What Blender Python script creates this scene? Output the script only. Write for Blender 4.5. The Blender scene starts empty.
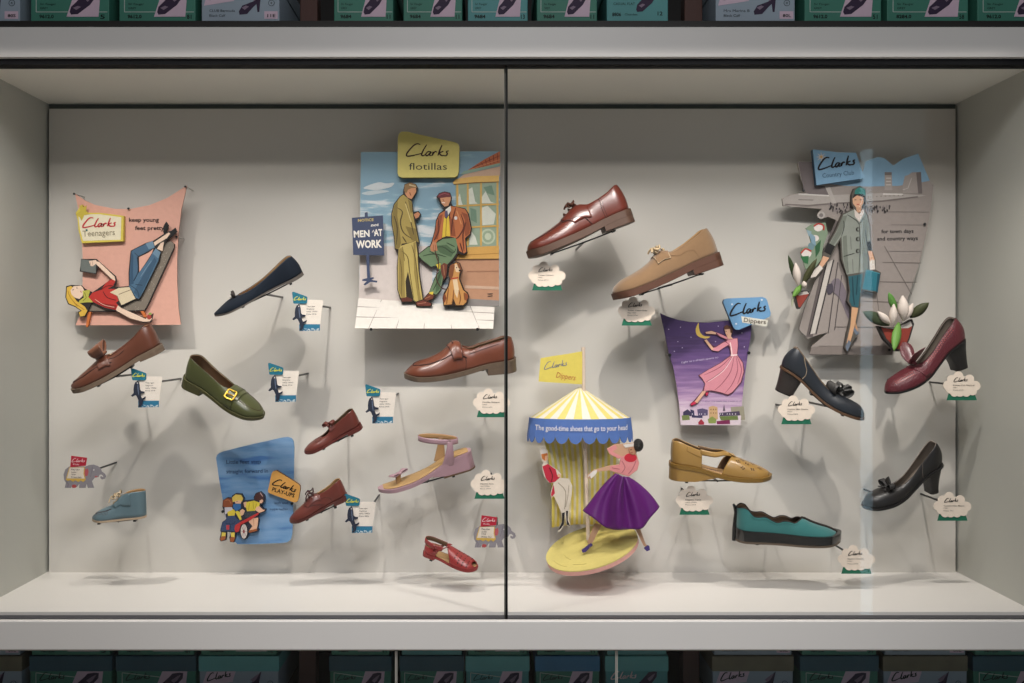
import bpy, bmesh, math, random
from mathutils import Vector, Matrix

random.seed(7)
scene = bpy.context.scene
COL = scene.collection
PI = math.pi

# ------------------------------------------------------------------ camera, world, lights, exposure
F, VX, VY, CZ = 1010.0, 490.0, 334.0, 1.55        # focal length in pixels, principal point, camera height


def P(px, py, Y):
    """A picture position at a chosen distance Y (metres) as a point of the place."""
    return Vector(((px - VX) * Y / F, Y, CZ + (VY - py) * Y / F))


cam_data = bpy.data.cameras.new('camera')
cam = bpy.data.objects.new('camera', cam_data)
COL.objects.link(cam)
cam.location = (0, 0, CZ)
cam.rotation_euler = (PI / 2, 0, 0)
cam_data.sensor_width = 36
cam_data.lens = 36 * F / 1024
cam_data.shift_x = (512 - VX) / 1024
cam_data.shift_y = (VY - 341.5) / 1024
cam_data.clip_start = 0.05
scene.camera = cam

world = bpy.data.worlds.new('world')
scene.world = world
world.use_nodes = True
bg = world.node_tree.nodes['Background']
bg.inputs[0].default_value = (0.62, 0.64, 0.68, 1)
bg.inputs[1].default_value = 0.17

vs = scene.view_settings
vs.view_transform = 'Standard'
vs.look = 'None'
vs.gamma = 1
vs.use_curve_mapping = False
vs.exposure = 0.0


def spot(name, loc, target, energy, size, blend, radius, colour):
    d = bpy.data.lights.new(name, 'SPOT')
    d.energy = energy
    d.spot_size = math.radians(size)
    d.spot_blend = blend
    d.shadow_soft_size = radius
    d.color = colour
    o = bpy.data.objects.new(name, d)
    COL.objects.link(o)
    o.location = loc
    o.rotation_euler = (Vector(target) - Vector(loc)).to_track_quat('-Z', 'Y').to_euler()
    return o


# row of spotlights on the rail that projects above the display case: four downlights, plus added washes and an added strip
def down(deg):
    a = math.radians(deg)
    return math.cos(a), -math.sin(a)


for sx in (-1.08, -0.40, 0.34, 0.99):
    p0 = Vector((sx, 2.08, CZ + 0.706))
    for nm, deg, size, blend, energy in (('added_wash_light', 62, 84, 0.55, 7.5), ('rail_spotlight', 73, 84, 1.0, 21.0)):  # wide wash added to each downlight to even out the back wall
        cy, cz = down(deg)
        spot(nm, p0, p0 + Vector((-0.02 * sx, cy, cz)), energy, size, blend, 0.014, (1.0, 0.95, 0.885))
sd = bpy.data.lights.new('added_strip_light', 'AREA')  # unseen strip added to fill the upper back wall
sd.shape = 'RECTANGLE'
sd.size, sd.size_y = 2.5, 0.014
sd.energy = 3.7
sd.spread = math.radians(78)
sd.color = (1.0, 0.95, 0.885)
so_ = bpy.data.objects.new('added_strip_light', sd)
COL.objects.link(so_)
so_.location = (-0.02, 2.08, CZ + 0.716)
so_.rotation_euler = (math.radians(40), 0, 0)

# gallery ceiling lamp behind the viewer
gd = bpy.data.lights.new('gallery_lamp', 'AREA')
gd.shape = 'RECTANGLE'
gd.size, gd.size_y = 0.9, 0.5
gd.energy = 3.0
gd.color = (1.0, 0.955, 0.91)
go = bpy.data.objects.new('gallery_lamp', gd)
COL.objects.link(go)
go.location = (0.15, 0.6, CZ + 1.6)
go.rotation_euler = (Vector((0.1, 2.4, CZ - 0.3)) - go.location).to_track_quat('-Z', 'Y').to_euler()

# added unseen lamp, bounced off the gallery floor to brighten the lower boxes
pd = bpy.data.lights.new('added_bounce_lamp', 'AREA')
pd.size = 1.2
pd.energy = 75.0
pd.color = (0.98, 0.98, 1.0)
po = bpy.data.objects.new('added_bounce_lamp', pd)
COL.objects.link(po)
po.location = (0.1, 0.0, CZ + 1.75)
po.rotation_euler = (math.radians(-12), 0, 0)

# track spotlight of the gallery aimed at the lower front of the case
spot('gallery_spotlight', (0.1, -2.5, CZ + 2.5), (0.1, 2.33, CZ - 0.75), 230.0, 22, 1.0, 0.03, (0.97, 0.97, 1.0))

# ------------------------------------------------------------------ materials
ILL = 1.15
MATS = {}


def lin(c):
    return c / 12.92 if c <= 0.04045 else ((c + 0.055) / 1.055) ** 2.4


def hexlin(h, k=1.0):
    h = h.lstrip('#')
    return [min(0.9, lin(int(h[i:i + 2], 16) / 255) / k) for i in (0, 2, 4)]


def mat(name, hexcol, rough=0.6, k=ILL, var=0.06, vscale=30, bump=0.0, bscale=200, metal=0.0, spec=0.5, coat=0.0,
        sheen=0.0, stretch=None):
    """Principled material; its colour carries a fine procedural mottling."""
    key = name
    if key in MATS:
        return MATS[key]
    m = bpy.data.materials.new(name)
    m.use_nodes = True
    nt = m.node_tree
    b = nt.nodes['Principled BSDF']
    col = hexlin(hexcol, k)
    tc = nt.nodes.new('ShaderNodeTexCoord')
    mp = nt.nodes.new('ShaderNodeMapping')
    nt.links.new(tc.outputs['Object'], mp.inputs['Vector'])
    if stretch:
        mp.inputs['Scale'].default_value = stretch
    nz = nt.nodes.new('ShaderNodeTexNoise')
    nz.inputs['Scale'].default_value = vscale
    nz.inputs['Detail'].default_value = 4
    nt.links.new(mp.outputs[0], nz.inputs['Vector'])
    mx = nt.nodes.new('ShaderNodeMix')
    mx.data_type = 'RGBA'
    lo = [max(0, c * (1 - var)) for c in col] + [1]
    hi = [min(1, c * (1 + var)) for c in col] + [1]
    mx.inputs[6].default_value = lo
    mx.inputs[7].default_value = hi
    nt.links.new(nz.outputs['Fac'], mx.inputs[0])
    nt.links.new(mx.outputs[2], b.inputs['Base Color'])
    b.inputs['Roughness'].default_value = rough
    b.inputs['Metallic'].default_value = metal
    b.inputs['Specular IOR Level'].default_value = spec
    b.inputs['Coat Weight'].default_value = coat
    b.inputs['Coat Roughness'].default_value = 0.25
    b.inputs['Sheen Weight'].default_value = sheen
    if bump:
        n2 = nt.nodes.new('ShaderNodeTexNoise')
        n2.inputs['Scale'].default_value = bscale
        n2.inputs['Detail'].default_value = 3
        nt.links.new(tc.outputs['Object'], n2.inputs['Vector'])
        bp = nt.nodes.new('ShaderNodeBump')
        bp.inputs['Strength'].default_value = bump
        bp.inputs['Distance'].default_value = 0.01
        nt.links.new(n2.outputs['Fac'], bp.inputs['Height'])
        nt.links.new(bp.outputs[0], b.inputs['Normal'])
    MATS[key] = m
    return m


def pc(hexcol, rough=0.55):
    """Printed card colour."""
    return mat('print_' + hexcol.lstrip('#'), hexcol, rough=rough, var=0.09, vscale=85, spec=0.3)


def glass_mat(name, tint=(1, 1, 1), ior=1.28):
    m = bpy.data.materials.new(name)
    m.use_nodes = True
    nt = m.node_tree
    nt.nodes.clear()
    out = nt.nodes.new('ShaderNodeOutputMaterial')
    tr = nt.nodes.new('ShaderNodeBsdfTransparent')
    tr.inputs[0].default_value = (*tint, 1)
    gl = nt.nodes.new('ShaderNodeBsdfGlossy')
    gl.inputs['Roughness'].default_value = 0.02
    fr = nt.nodes.new('ShaderNodeFresnel')
    fr.inputs[0].default_value = ior
    mx = nt.nodes.new('ShaderNodeMixShader')
    ge = nt.nodes.new('ShaderNodeNewGeometry')
    inv = nt.nodes.new('ShaderNodeMath')              # the inner faces of the thin pane pass light straight on
    inv.operation = 'SUBTRACT'
    inv.inputs[0].default_value = 1.0
    nt.links.new(ge.outputs['Backfacing'], inv.inputs[1])
    mu = nt.nodes.new('ShaderNodeMath')
    mu.operation = 'MULTIPLY'
    nt.links.new(fr.outputs[0], mu.inputs[0])
    nt.links.new(inv.outputs[0], mu.inputs[1])
    nt.links.new(mu.outputs[0], mx.inputs[0])
    nt.links.new(tr.outputs[0], mx.inputs[1])
    nt.links.new(gl.outputs[0], mx.inputs[2])
    nt.links.new(mx.outputs[0], out.inputs[0])
    return m


# ------------------------------------------------------------------ mesh helpers
def herm(pts):
    """Smooth curve through (x, value) knots."""
    xs = [p[0] for p in pts]
    ys = [p[1] for p in pts]
    n = len(xs)
    d = [(ys[i + 1] - ys[i]) / (xs[i + 1] - xs[i]) for i in range(n - 1)]
    t = [d[0]] + [0.0] * (n - 2) + [d[-1]] if n > 1 else [0]
    for i in range(1, n - 1):
        h0, h1 = xs[i] - xs[i - 1], xs[i + 1] - xs[i]
        t[i] = (d[i - 1] * h1 + d[i] * h0) / (h0 + h1)

    def f(x):
        if x <= xs[0]:
            return ys[0]
        if x >= xs[-1]:
            return ys[-1]
        i = 0
        while x > xs[i + 1]:
            i += 1
        h = xs[i + 1] - xs[i]
        s = (x - xs[i]) / h
        s2, s3 = s * s, s * s * s
        return ((2 * s3 - 3 * s2 + 1) * ys[i] + (s3 - 2 * s2 + s) * h * t[i]
                + (-2 * s3 + 3 * s2) * ys[i + 1] + (s3 - s2) * h * t[i + 1])
    return f


def catmull(pts, n=5, closed=False):
    pts = [Vector(p) for p in pts]
    m = len(pts)
    out = []
    rng = range(m) if closed else range(m - 1)
    for i in rng:
        if closed:
            a, b, c, d = pts[(i - 1) % m], pts[i], pts[(i + 1) % m], pts[(i + 2) % m]
        else:
            a, b, c, d = pts[max(i - 1, 0)], pts[i], pts[i + 1], pts[min(i + 2, m - 1)]
        for k in range(n):
            s = k / n
            out.append(0.5 * ((2 * b) + (c - a) * s + (2 * a - 5 * b + 4 * c - d) * s * s
                              + (3 * b - a - 3 * c + d) * s ** 3))
    if not closed:
        out.append(pts[-1])
    return out


class MB:
    """Collects geometry and links it as one mesh object."""

    def __init__(s):
        s.v, s.f, s.mi, s.mats = [], [], [], []

    def m(s, material):
        if material not in s.mats:
            s.mats.append(material)
        return s.mats.index(material)

    def add(s, verts, faces, material):
        o = len(s.v)
        k = s.m(material)
        s.v += [Vector(v) for v in verts]
        for f in faces:
            s.f.append([i + o for i in f])
            s.mi.append(k)
        return s

    def box(s, a, b, material):
        x0, y0, z0 = a
        x1, y1, z1 = b
        v = [(x0, y0, z0), (x1, y0, z0), (x1, y1, z0), (x0, y1, z0), (x0, y0, z1), (x1, y0, z1), (x1, y1, z1), (x0, y1, z1)]
        return s.add(v, [(0, 3, 2, 1), (4, 5, 6, 7), (0, 1, 5, 4), (1, 2, 6, 5), (2, 3, 7, 6), (3, 0, 4, 7)], material)

    def prism(s, pts, y0, y1, material, side=None):
        """Flat shape of (x, z) points, front face at y0 (towards the viewer), back at y1."""
        a = sum(pts[i][0] * pts[(i + 1) % len(pts)][1] - pts[(i + 1) % len(pts)][0] * pts[i][1] for i in range(len(pts)))
        if a < 0:
            pts = pts[::-1]
        n = len(pts)
        v = [(p[0], y0, p[1]) for p in pts] + [(p[0], y1, p[1]) for p in pts]
        s.add(v, [tuple(range(n)), tuple(range(2 * n - 1, n - 1, -1))], material)
        o = len(s.v) - 2 * n
        k = s.m(side or material)
        for i in range(n):
            j = (i + 1) % n
            s.f.append([o + i, o + n + i, o + n + j, o + j])
            s.mi.append(k)
        return s

    def tube(s, pts, r, material, n=8, closed=False, cap=True):
        pts = [Vector(p) for p in pts]
        m = len(pts)
        rr = r if isinstance(r, (list, tuple)) else [r] * m
        rings = []
        ref = None
        for i, p in enumerate(pts):
            if closed:
                t = pts[(i + 1) % m] - pts[(i - 1) % m]
            else:
                t = pts[min(i + 1, m - 1)] - pts[max(i - 1, 0)]
            if t.length < 1e-9:
                t = Vector((1, 0, 0))
            t.normalize()
            if ref is None:
                ref = Vector((0, 0, 1)) if abs(t.z) < 0.9 else Vector((1, 0, 0))
            a = ref - t * ref.dot(t)
            if a.length < 1e-6:
                a = t.orthogonal()
            a.normalize()
            ref = a
            b = t.cross(a)
            rings.append([p + (a * math.cos(2 * PI * k / n) + b * math.sin(2 * PI * k / n)) * rr[i] for k in range(n)])
        v = [q for ring in rings for q in ring]
        fs = []
        for i in range(m if closed else m - 1):
            j = (i + 1) % m
            for k in range(n):
                l = (k + 1) % n
                fs.append((i * n + k, i * n + l, j * n + l, j * n + k))
        if cap and not closed:
            fs.append(tuple(range(n - 1, -1, -1)))
            fs.append(tuple((m - 1) * n + k for k in range(n)))
        return s.add(v, fs, material)

    def grid(s, rows, material, closed_u=False):
        """rows: list of equally long lists of points."""
        n = len(rows[0])
        v = [p for r in rows for p in r]
        fs = []
        for i in range(len(rows) - 1):
            for j in range(n if closed_u else n - 1):
                k = (j + 1) % n
                fs.append((i * n + j, i * n + k, (i + 1) * n + k, (i + 1) * n + j))
        return s.add(v, fs, material)

    def stroke(s, pts, w, y0, y1, material):
        """Flat ribbon along (x, z) points, w wide (number or list)."""
        m = len(pts)
        ws = w if isinstance(w, (list, tuple)) else [w] * m
        L, R = [], []
        for i in range(m):
            a, b = pts[max(i - 1, 0)], pts[min(i + 1, m - 1)]
            dx, dz = b[0] - a[0], b[1] - a[1]
            l = math.hypot(dx, dz) or 1
            nx, nz = -dz / l * ws[i] / 2, dx / l * ws[i] / 2
            L.append((pts[i][0] + nx, pts[i][1] + nz))
            R.append((pts[i][0] - nx, pts[i][1] - nz))
        v, fs = [], []
        for i in range(m):
            v += [(L[i][0], y0, L[i][1]), (R[i][0], y0, R[i][1]), (R[i][0], y1, R[i][1]), (L[i][0], y1, L[i][1])]
        for i in range(m - 1):
            a, b = 4 * i, 4 * i + 4
            fs += [(a, a + 1, b + 1, b), (a + 1, a + 2, b + 2, b + 1), (a + 2, a + 3, b + 3, b + 2), (a + 3, a, b, b + 3)]
        fs += [(3, 2, 1, 0), (4 * m - 4, 4 * m - 3, 4 * m - 2, 4 * m - 1)]
        return s.add(v, fs, material)

    def build(s, name, parent=None, smooth=None, solid=None, bevel=None, recalc=True, merge=None, mats=None, subsurf=0):
        me = bpy.data.meshes.new(name)
        org = Vector(parent.get('_org', (0, 0, 0))) if parent is not None else Vector((0, 0, 0))
        me.from_pydata([tuple(v - org) for v in s.v], [], s.f)
        for q in (mats or s.mats):
            me.materials.append(q)
        me.polygons.foreach_set('material_index', s.mi)
        bm = bmesh.new()
        bm.from_mesh(me)
        if merge:
            bmesh.ops.remove_doubles(bm, verts=bm.verts, dist=merge)
        if recalc:
            bmesh.ops.recalc_face_normals(bm, faces=bm.faces)
        bm.to_mesh(me)
        bm.free()
        if smooth:
            me.polygons.foreach_set('use_smooth', [True] * len(me.polygons))
            me.set_sharp_from_angle(angle=math.radians(smooth))
        o = bpy.data.objects.new(name, me)
        COL.objects.link(o)
        if parent is not None:
            o.parent = parent
            o['_org'] = tuple(org)
        if solid:
            md = o.modifiers.new('thickness', 'SOLIDIFY')
            md.thickness = solid[0]
            md.offset = solid[1]
            if len(solid) > 2:
                md.material_offset = solid[2]
                md.material_offset_rim = solid[3]
        if bevel:
            md = o.modifiers.new('edges', 'BEVEL')
            md.width = bevel
            md.segments = 2
            md.limit_method = 'ANGLE'
        if subsurf:
            md = o.modifiers.new('smoothing', 'SUBSURF')
            md.levels = md.render_levels = subsurf
        return o


def tag(o, label=None, cat=None, group=None, kind=None):
    if label:
        o['label'] = label
    if cat:
        o['category'] = cat
    if group:
        o['group'] = group
    if kind:
        o['kind'] = kind
    return o


def thing(name, label, cat, loc=(0, 0, 0), group=None):
    """Empty at a thing's base; children built under it use place coordinates (its origin is subtracted)."""
    o = bpy.data.objects.new(name, None)
    o.empty_display_size = 0.02
    COL.objects.link(o)
    o.location = loc
    o['_org'] = tuple(loc)
    return tag(o, label, cat, group)


def copy_thing(src, loc, label, group=None):
    r = src.copy()
    COL.objects.link(r)
    r.location = loc
    r['label'] = label
    if group:
        r['group'] = group
    for ch in list(src.children):
        c = ch.copy()
        COL.objects.link(c)
        c.parent = r
        for g in list(ch.children):
            d = g.copy()
            COL.objects.link(d)
            d.parent = c
    return r


def struct(name, mb, bevel=None, smooth=None, label=None):
    o = mb.build(name, bevel=bevel, smooth=smooth)
    o['kind'] = 'structure'
    if label:
        o['label'] = label
    return o


# ------------------------------------------------------------------ lettering
def text_mesh(mb, s, x0, z0, width, cap, y0, material, angle=0.0, bold=0.0, shear=0.0, depth=0.0004, wrap=None):
    """Adds lettering to mb: left end and baseline (x0, z0), fitted to a width and a capital height, turned by angle."""
    cu = bpy.data.curves.new('lettering', 'FONT')
    cu.body = s
    cu.size = 1.0
    cu.offset = bold
    cu.shear = shear
    cu.resolution_u = 2
    to = bpy.data.objects.new('lettering', cu)
    me = bpy.data.meshes.new_from_object(to)
    xs = [v.co.x for v in me.vertices]
    if not xs:
        return
    a, b = min(xs), max(xs)
    kx = width / (b - a)
    kz = cap / 0.69
    ca, sa = math.cos(angle), math.sin(angle)
    vs_ = []
    for v in me.vertices:
        lx, lz = (v.co.x - a) * kx, v.co.y * kz
        if wrap:
            vs_.append(wrap(lx, lz))
        else:
            vs_.append((x0 + lx * ca - lz * sa, y0, z0 + lx * sa + lz * ca))
    fs = [tuple(p.vertices) for p in me.polygons]
    mb.add(vs_, fs, material)
    bpy.data.objects.remove(to)
    bpy.data.curves.remove(cu)
    bpy.data.meshes.remove(me)


SCRIPT = [
    [(468, 122), (450, 116), (428, 126), (400, 155), (383, 180), (386, 193), (420, 190), (478, 176)],
    [(508, 122), (490, 150), (476, 182), (484, 191), (502, 182)],
    [(534, 166), (516, 165), (502, 182), (510, 191), (530, 174), (535, 166), (526, 188), (538, 190)],
    [(548, 166), (541, 190), (552, 172), (564, 165), (572, 170)],
    [(603, 124), (588, 160), (577, 190)],
    [(612, 163), (586, 175), (602, 190), (614, 188)],
    [(645, 160), (630, 166), (636, 178), (628, 190), (612, 190)],
]


def script(mb, x0, z0, width, y0, material, angle=0.0, weight=0.035, tall=1.0):
    """The handwritten name on the cards, from (x0, z0) along its baseline."""
    k = width / 263.0
    ca, sa = math.cos(angle), math.sin(angle)
    for st in SCRIPT:
        pts = catmull([(u, v, 0) for u, v in st], 4)
        q = []
        for p in pts:
            lx, lz = (p.x - 382) * k, (192 - p.y) * k * tall
            q.append((x0 + lx * ca - lz * sa, z0 + lx * sa + lz * ca))
        n = len(q)
        ws = [width * weight * (0.55 + 0.45 * math.sin(PI * (i + 0.5) / n)) for i in range(n)]
        mb.stroke(q, ws, y0, y0 + 0.0004, material)


class Art(MB):
    """Printed shapes in thin layers on card; points in the coordinates of a reading (origin, scale) of the photo."""

    def __init__(s, ox, oy, sc, Y):
        super().__init__()
        s.ox, s.oy, s.sc, s.Y = ox, oy, sc, Y
        s.count = 0

    def at(s, u, v):
        p = P(s.ox + u / s.sc, s.oy + v / s.sc, s.Y)
        return (p.x, p.z)

    def unit(s, d):
        return d / s.sc * s.Y / F

    def shape(s, pts, col, layer=0, sm=0, back=None, side=None):
        q = [s.at(u, v) for u, v in pts]
        if sm:
            q = [(p.x, p.y) for p in catmull([(a, b, 0) for a, b in q], sm, True)]
        s.count += 1                                     # overlapping prints never share a plane
        y0 = s.Y - layer * 0.0004 - s.count * 0.000005
        s.prism(q, y0, y0 + 0.0004 if back is None else y0 + back, pc(col), pc(side) if side else None)
        return s

    def card(s, pts, col, thick=0.004, sm=0, side=None):
        return s.shape(pts, col, 0, sm, thick, side)

    def line(s, pts, w, col, layer=1, sm=0, taper=False):
        q = [s.at(u, v) for u, v in pts]
        if sm:
            q = [(p.x, p.y) for p in catmull([(a, b, 0) for a, b in q], sm)]
        n = len(q)
        ww = s.unit(w)
        ws = [ww * (0.35 + 0.65 * math.sin(PI * (i + 0.5) / n)) for i in range(n)] if taper else ww
        s.count += 1
        y0 = s.Y - layer * 0.0004 - s.count * 0.000005
        s.stroke(q, ws, y0, y0 + 0.0004, pc(col))
        return s

    def dot(s, u, v, ru, rv, col, layer=1, n=14):
        return s.shape([(u + ru * math.cos(2 * PI * k / n), v + rv * math.sin(2 * PI * k / n)) for k in range(n)], col, layer)

    def text(s, t, u0, v0, u1, cap, col, layer=1, angle=0.0, bold=0.0, shear=0.0):
        x, z = s.at(u0, v0)
        text_mesh(s, t, x, z, s.unit(u1 - u0), s.unit(cap), s.Y - layer * 0.0004 - 0.0004, pc(col), math.radians(angle), bold, shear)
        return s

    def logo(s, u0, v0, w, col, layer=1, angle=0.0, weight=0.035, tall=1.0):
        x, z = s.at(u0, v0)
        script(s, x, z, s.unit(w), s.Y - layer * 0.0004 - 0.0004, pc(col), math.radians(angle), weight, tall)
        return s

# ------------------------------------------------------------------ the setting: the display case and the shelving round it
white_panel = mat('white_lacquer_panel', 'b6b2ab', rough=0.45, k=0.85, var=0.02, vscale=3, spec=0.35)
side_panel = mat('white_lacquer_side', 'b0b0a8', rough=0.4, k=0.92, var=0.02, vscale=3, spec=0.4)
ceiling_panel = mat('white_lacquer_top', 'd2d0c8', rough=0.5, k=0.85, var=0.02, vscale=3, spec=0.3)
floor_panel = mat('white_lacquer_floor', 'c6c2bc', rough=0.42, k=0.85, var=0.02, vscale=3, spec=0.35)
gap_mat = mat('dark_joint', '4a504a', rough=0.8, k=0.8)
fascia_mat = mat('grey_lacquer_fascia', 'aaa7a4', rough=0.4, k=0.7, var=0.02, vscale=4)
track_mat = mat('black_track', '121316', rough=0.6, k=0.9, var=0.15, vscale=40, spec=0.12)
low_track = mat('grey_track', '3c3c40', rough=0.45, k=1.0, var=0.1, vscale=40, spec=0.3)
dark_wood = mat('dark_shelf', '17130f', rough=0.6, k=0.9)
post_mat = mat('brown_post', '3a2019', rough=0.6, k=0.55, var=0.25, vscale=14, stretch=(6, 6, 1))
seal_mat = mat('black_seal', '060607', rough=0.7, k=1, spec=0.15)
edge_mat = mat('pale_glass_edge', '9a968e', rough=0.3, k=0.9)
strip_mat = mat('grey_glass_edge', '5c5a54', rough=0.5, k=1.2, spec=0.2)

XL, XR = (46.5 - VX) * 2.8 / F, (958 - VX) * 2.8 / F
ZF, ZC = CZ - 0.661, CZ + 0.6404

mb = MB().box((XL + 0.007, 2.8, ZF), (XR - 0.007, 2.806, ZC - 0.016), white_panel)
struct('wall_back', mb, label='pale grey back panel of the display case')
mb = MB().box((XL - 0.03, 2.816, ZF - 0.02), (XR + 0.03, 2.84, ZC + 0.03), gap_mat)
struct('trim_1', mb, label='dark joint round the back panel')
mb = MB().box((XL - 0.02, 2.402, ZF - 0.02), (XL, 2.816, ZC), side_panel)
struct('wall_left', mb, label='pale left side panel of the display case')
mb = MB().box((XR, 2.402, ZF - 0.02), (XR + 0.02, 2.816, ZC), side_panel)
struct('wall_right', mb, label='pale right side panel of the display case')
mb = MB().box((XL, 2.402, ZF - 0.02), (XR, 2.816, ZF), floor_panel)
struct('floor', mb, label='white floor panel of the display case')
mb = MB().box((XL - 0.02, 2.386, ZC), (XR + 0.02, 2.816, ZC + 0.018), ceiling_panel)
struct('ceiling', mb, label='pale top panel of the display case')

X0, X1 = -1.5, 1.6
mb = MB().box((X0, 2.33, CZ + 0.639), (X1, 2.352, CZ + 0.7085), fascia_mat)
struct('trim_2', mb, bevel=0.0015, label='upper grey fascia board')
mb = MB().box((X0, 2.345, CZ + 0.626), (X1, 2.386, CZ + 0.6385), track_mat)
mb.box((X0, 2.352, CZ + 0.6385), (X1, 2.386, CZ + 0.7), track_mat)
struct('trim_3', mb, label='black upper glass track')
mb = MB().box((X0, 2.33, CZ - 0.729), (X1, 2.346, CZ - 0.6625), fascia_mat)
struct('trim_4', mb, bevel=0.002, label='lower grey fascia board')
mb = MB().box((X0, 2.3461, CZ - 0.70), (X1, 2.402, CZ - 0.6685), low_track)
mb.box((X0, 2.366, CZ - 0.6685), (X1, 2.369, CZ - 0.6670), low_track)
struct('trim_5', mb, label='black lower glass track')

glass = glass_mat('case_glass')
gx = lambda px, Y: (px - VX) * Y / F
mb = MB().box((X0, 2.372, CZ - 0.6685), (gx(504.2, 2.375), 2.378, CZ + 0.626), glass)
w1 = struct('window_1', mb, label='left sliding glass pane of the display case')
MB().box((gx(504.2, 2.375), 2.3725, CZ - 0.6685), (gx(505.2, 2.375), 2.3775, CZ + 0.626), strip_mat).build('edge_strip', w1)
mb = MB().box((gx(507.6, 2.362), 2.358, CZ - 0.6685), (X1, 2.364, CZ + 0.626), glass)
w2 = struct('window_2', mb, label='right sliding glass pane of the display case')
MB().box((gx(505.3, 2.362), 2.356, CZ - 0.6685), (gx(507.7, 2.362), 2.366, CZ + 0.626), seal_mat).build('edge_seal', w2)

# shelf above: dark board, back, posts
mb = MB().box((X0, 2.42, CZ + 0.722), (X1, 3.0, CZ + 0.7505), dark_wood)
mb.box((X0, 2.352, CZ + 0.7), (X1, 2.42, CZ + 0.7215), dark_wood)
struct('trim_6', mb, label='dark shelf board carrying the upper shoe boxes')
mb = MB().box((X0, 2.98, CZ + 0.7505), (X1, 3.0, CZ + 1.0), dark_wood)
struct('trim_7', mb, label='dark back of the upper shelving')
for i, (a, b) in enumerate(((300, 317.5), (684.5, 702.5))):
    mb = MB().box((gx(a, 2.5), 2.5, CZ + 0.7505), (gx(b, 2.5), 2.55, CZ + 1.0), post_mat)
    struct('trim_%d' % (8 + i), mb, bevel=0.002, label='brown post between the upper shoe boxes')
# cabinet below
mb = MB().box((X0, 2.346, CZ - 0.715), (X1, 3.0, CZ - 0.7005), dark_wood)
struct('trim_10', mb, label='dark top board of the lower cabinet')
mb = MB().box((X0, 2.98, CZ - 1.0), (X1, 3.0, CZ - 0.7155), dark_wood)
struct('trim_11', mb, label='dark back of the lower cabinet')
ZS = CZ - 0.829 - 0.112
mb = MB().box((X0, 2.45, ZS - 0.03), (X1, 2.98, ZS), dark_wood)
struct('trim_12', mb, label='dark shelf board of the lower cabinet')
for i, (a, b) in enumerate(((299, 316), (683, 699.5))):
    mb = MB().box((gx(a, 2.66), 2.66, ZS), (gx(b, 2.66), 2.71, CZ - 0.7155), post_mat)
    struct('trim_%d' % (13 + i), mb, bevel=0.002, label='brown post between the lower shoe boxes')
glass2 = glass_mat('cabinet_glass', (0.96, 0.97, 0.97))
for i, (a, b) in enumerate(((-120, 396), (396.4, 616.3), (616.7, 1150))):
    Y = 2.352
    xa, xb = gx(a, Y), gx(b, Y)
    zt = CZ - 0.7335
    mb = MB().box((xa, Y, CZ - 0.94), (xb, Y + 0.006, zt), glass2)
    w = struct('window_%d' % (3 + i), mb, label='glass pane of the lower cabinet')
    e = MB().box((xa, Y - 0.001, zt - 0.0035), (xb, Y + 0.0065, zt), edge_mat)
    if a > 0:
        e.box((xa, Y - 0.001, CZ - 0.94), (xa + 0.0022, Y + 0.0065, zt), edge_mat)
    if b < 1024:
        e.box((xb - 0.0022, Y - 0.001, CZ - 0.94), (xb, Y + 0.0065, zt), edge_mat)
    e.build('pane_edge', w)

for i, xx in enumerate((X0 - 0.02, X1)):
    mb = MB().box((xx, 2.335, 0.0), (xx + 0.02, 3.02, CZ + 1.0), side_panel)
    struct('trim_%d' % (15 + i), mb, label='end panel of the shelving')
mb = MB().box((X0, 2.42, 0.0), (X1, 2.44, ZS - 0.03), dark_wood)
struct('trim_17', mb, label='dark plinth of the lower cabinet')
carpet = mat('gallery_pale_floor', 'c4bcb0', rough=0.7, k=1.0, var=0.1, vscale=20)
mb = MB().box((-3.5, -4.0, -0.02), (3.5, 2.34, 0.0), carpet)
struct('floor_gallery', mb, label='gallery floor in front of the case')

# narrow daylight slot in the gallery, seen mirrored in the right-hand pane
slot = bpy.data.materials.new('daylight_slot')
slot.use_nodes = True
sb = slot.node_tree.nodes['Principled BSDF']
sb.inputs['Base Color'].default_value = (0.6, 0.8, 0.9, 1)
sb.inputs['Emission Color'].default_value = (0.55, 0.82, 1.0, 1)
sb.inputs['Emission Strength'].default_value = 7.0
mb = MB().box((1.935, -0.56, 0.05), (1.975, -0.5, 2.5), slot)
struct('window_6', mb, label='narrow daylight slot in the gallery opposite the case')

# ------------------------------------------------------------------ shoe boxes


def bpc(h):
    return mat('box_print_' + h, h, rough=0.6, k=1.0, var=0.08, vscale=60, spec=0.25)


box_body = {
    'green': mat('box_green', '35705f', rough=0.6, k=0.82, var=0.12, vscale=9),
    'teal': mat('box_teal', '4a8686', rough=0.6, k=0.82, var=0.12, vscale=9),
    'grey': mat('box_grey', '93a0ac', rough=0.6, k=0.95, var=0.10, vscale=9),
}
box_lid = {
    'navy': mat('lid_navy', '1c3c48', rough=0.6, k=0.55, var=0.2, vscale=12),
    'blue': mat('lid_blue', '285878', rough=0.6, k=0.55, var=0.2, vscale=12),
    'teal': mat('lid_teal', '4a8080', rough=0.6, k=0.55, var=0.2, vscale=12),
    'olive': mat('lid_olive', '6a6450', rough=0.6, k=0.85, var=0.35, vscale=22),
    'green': mat('lid_green', '2f6356', rough=0.6, k=0.85, var=0.15, vscale=12),
    'grey': mat('lid_grey', '7c8890', rough=0.6, k=0.85, var=0.15, vscale=12),
}
PINK, INK, PLUM = 'd6bccb', '14201e', '3a2c42'


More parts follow.
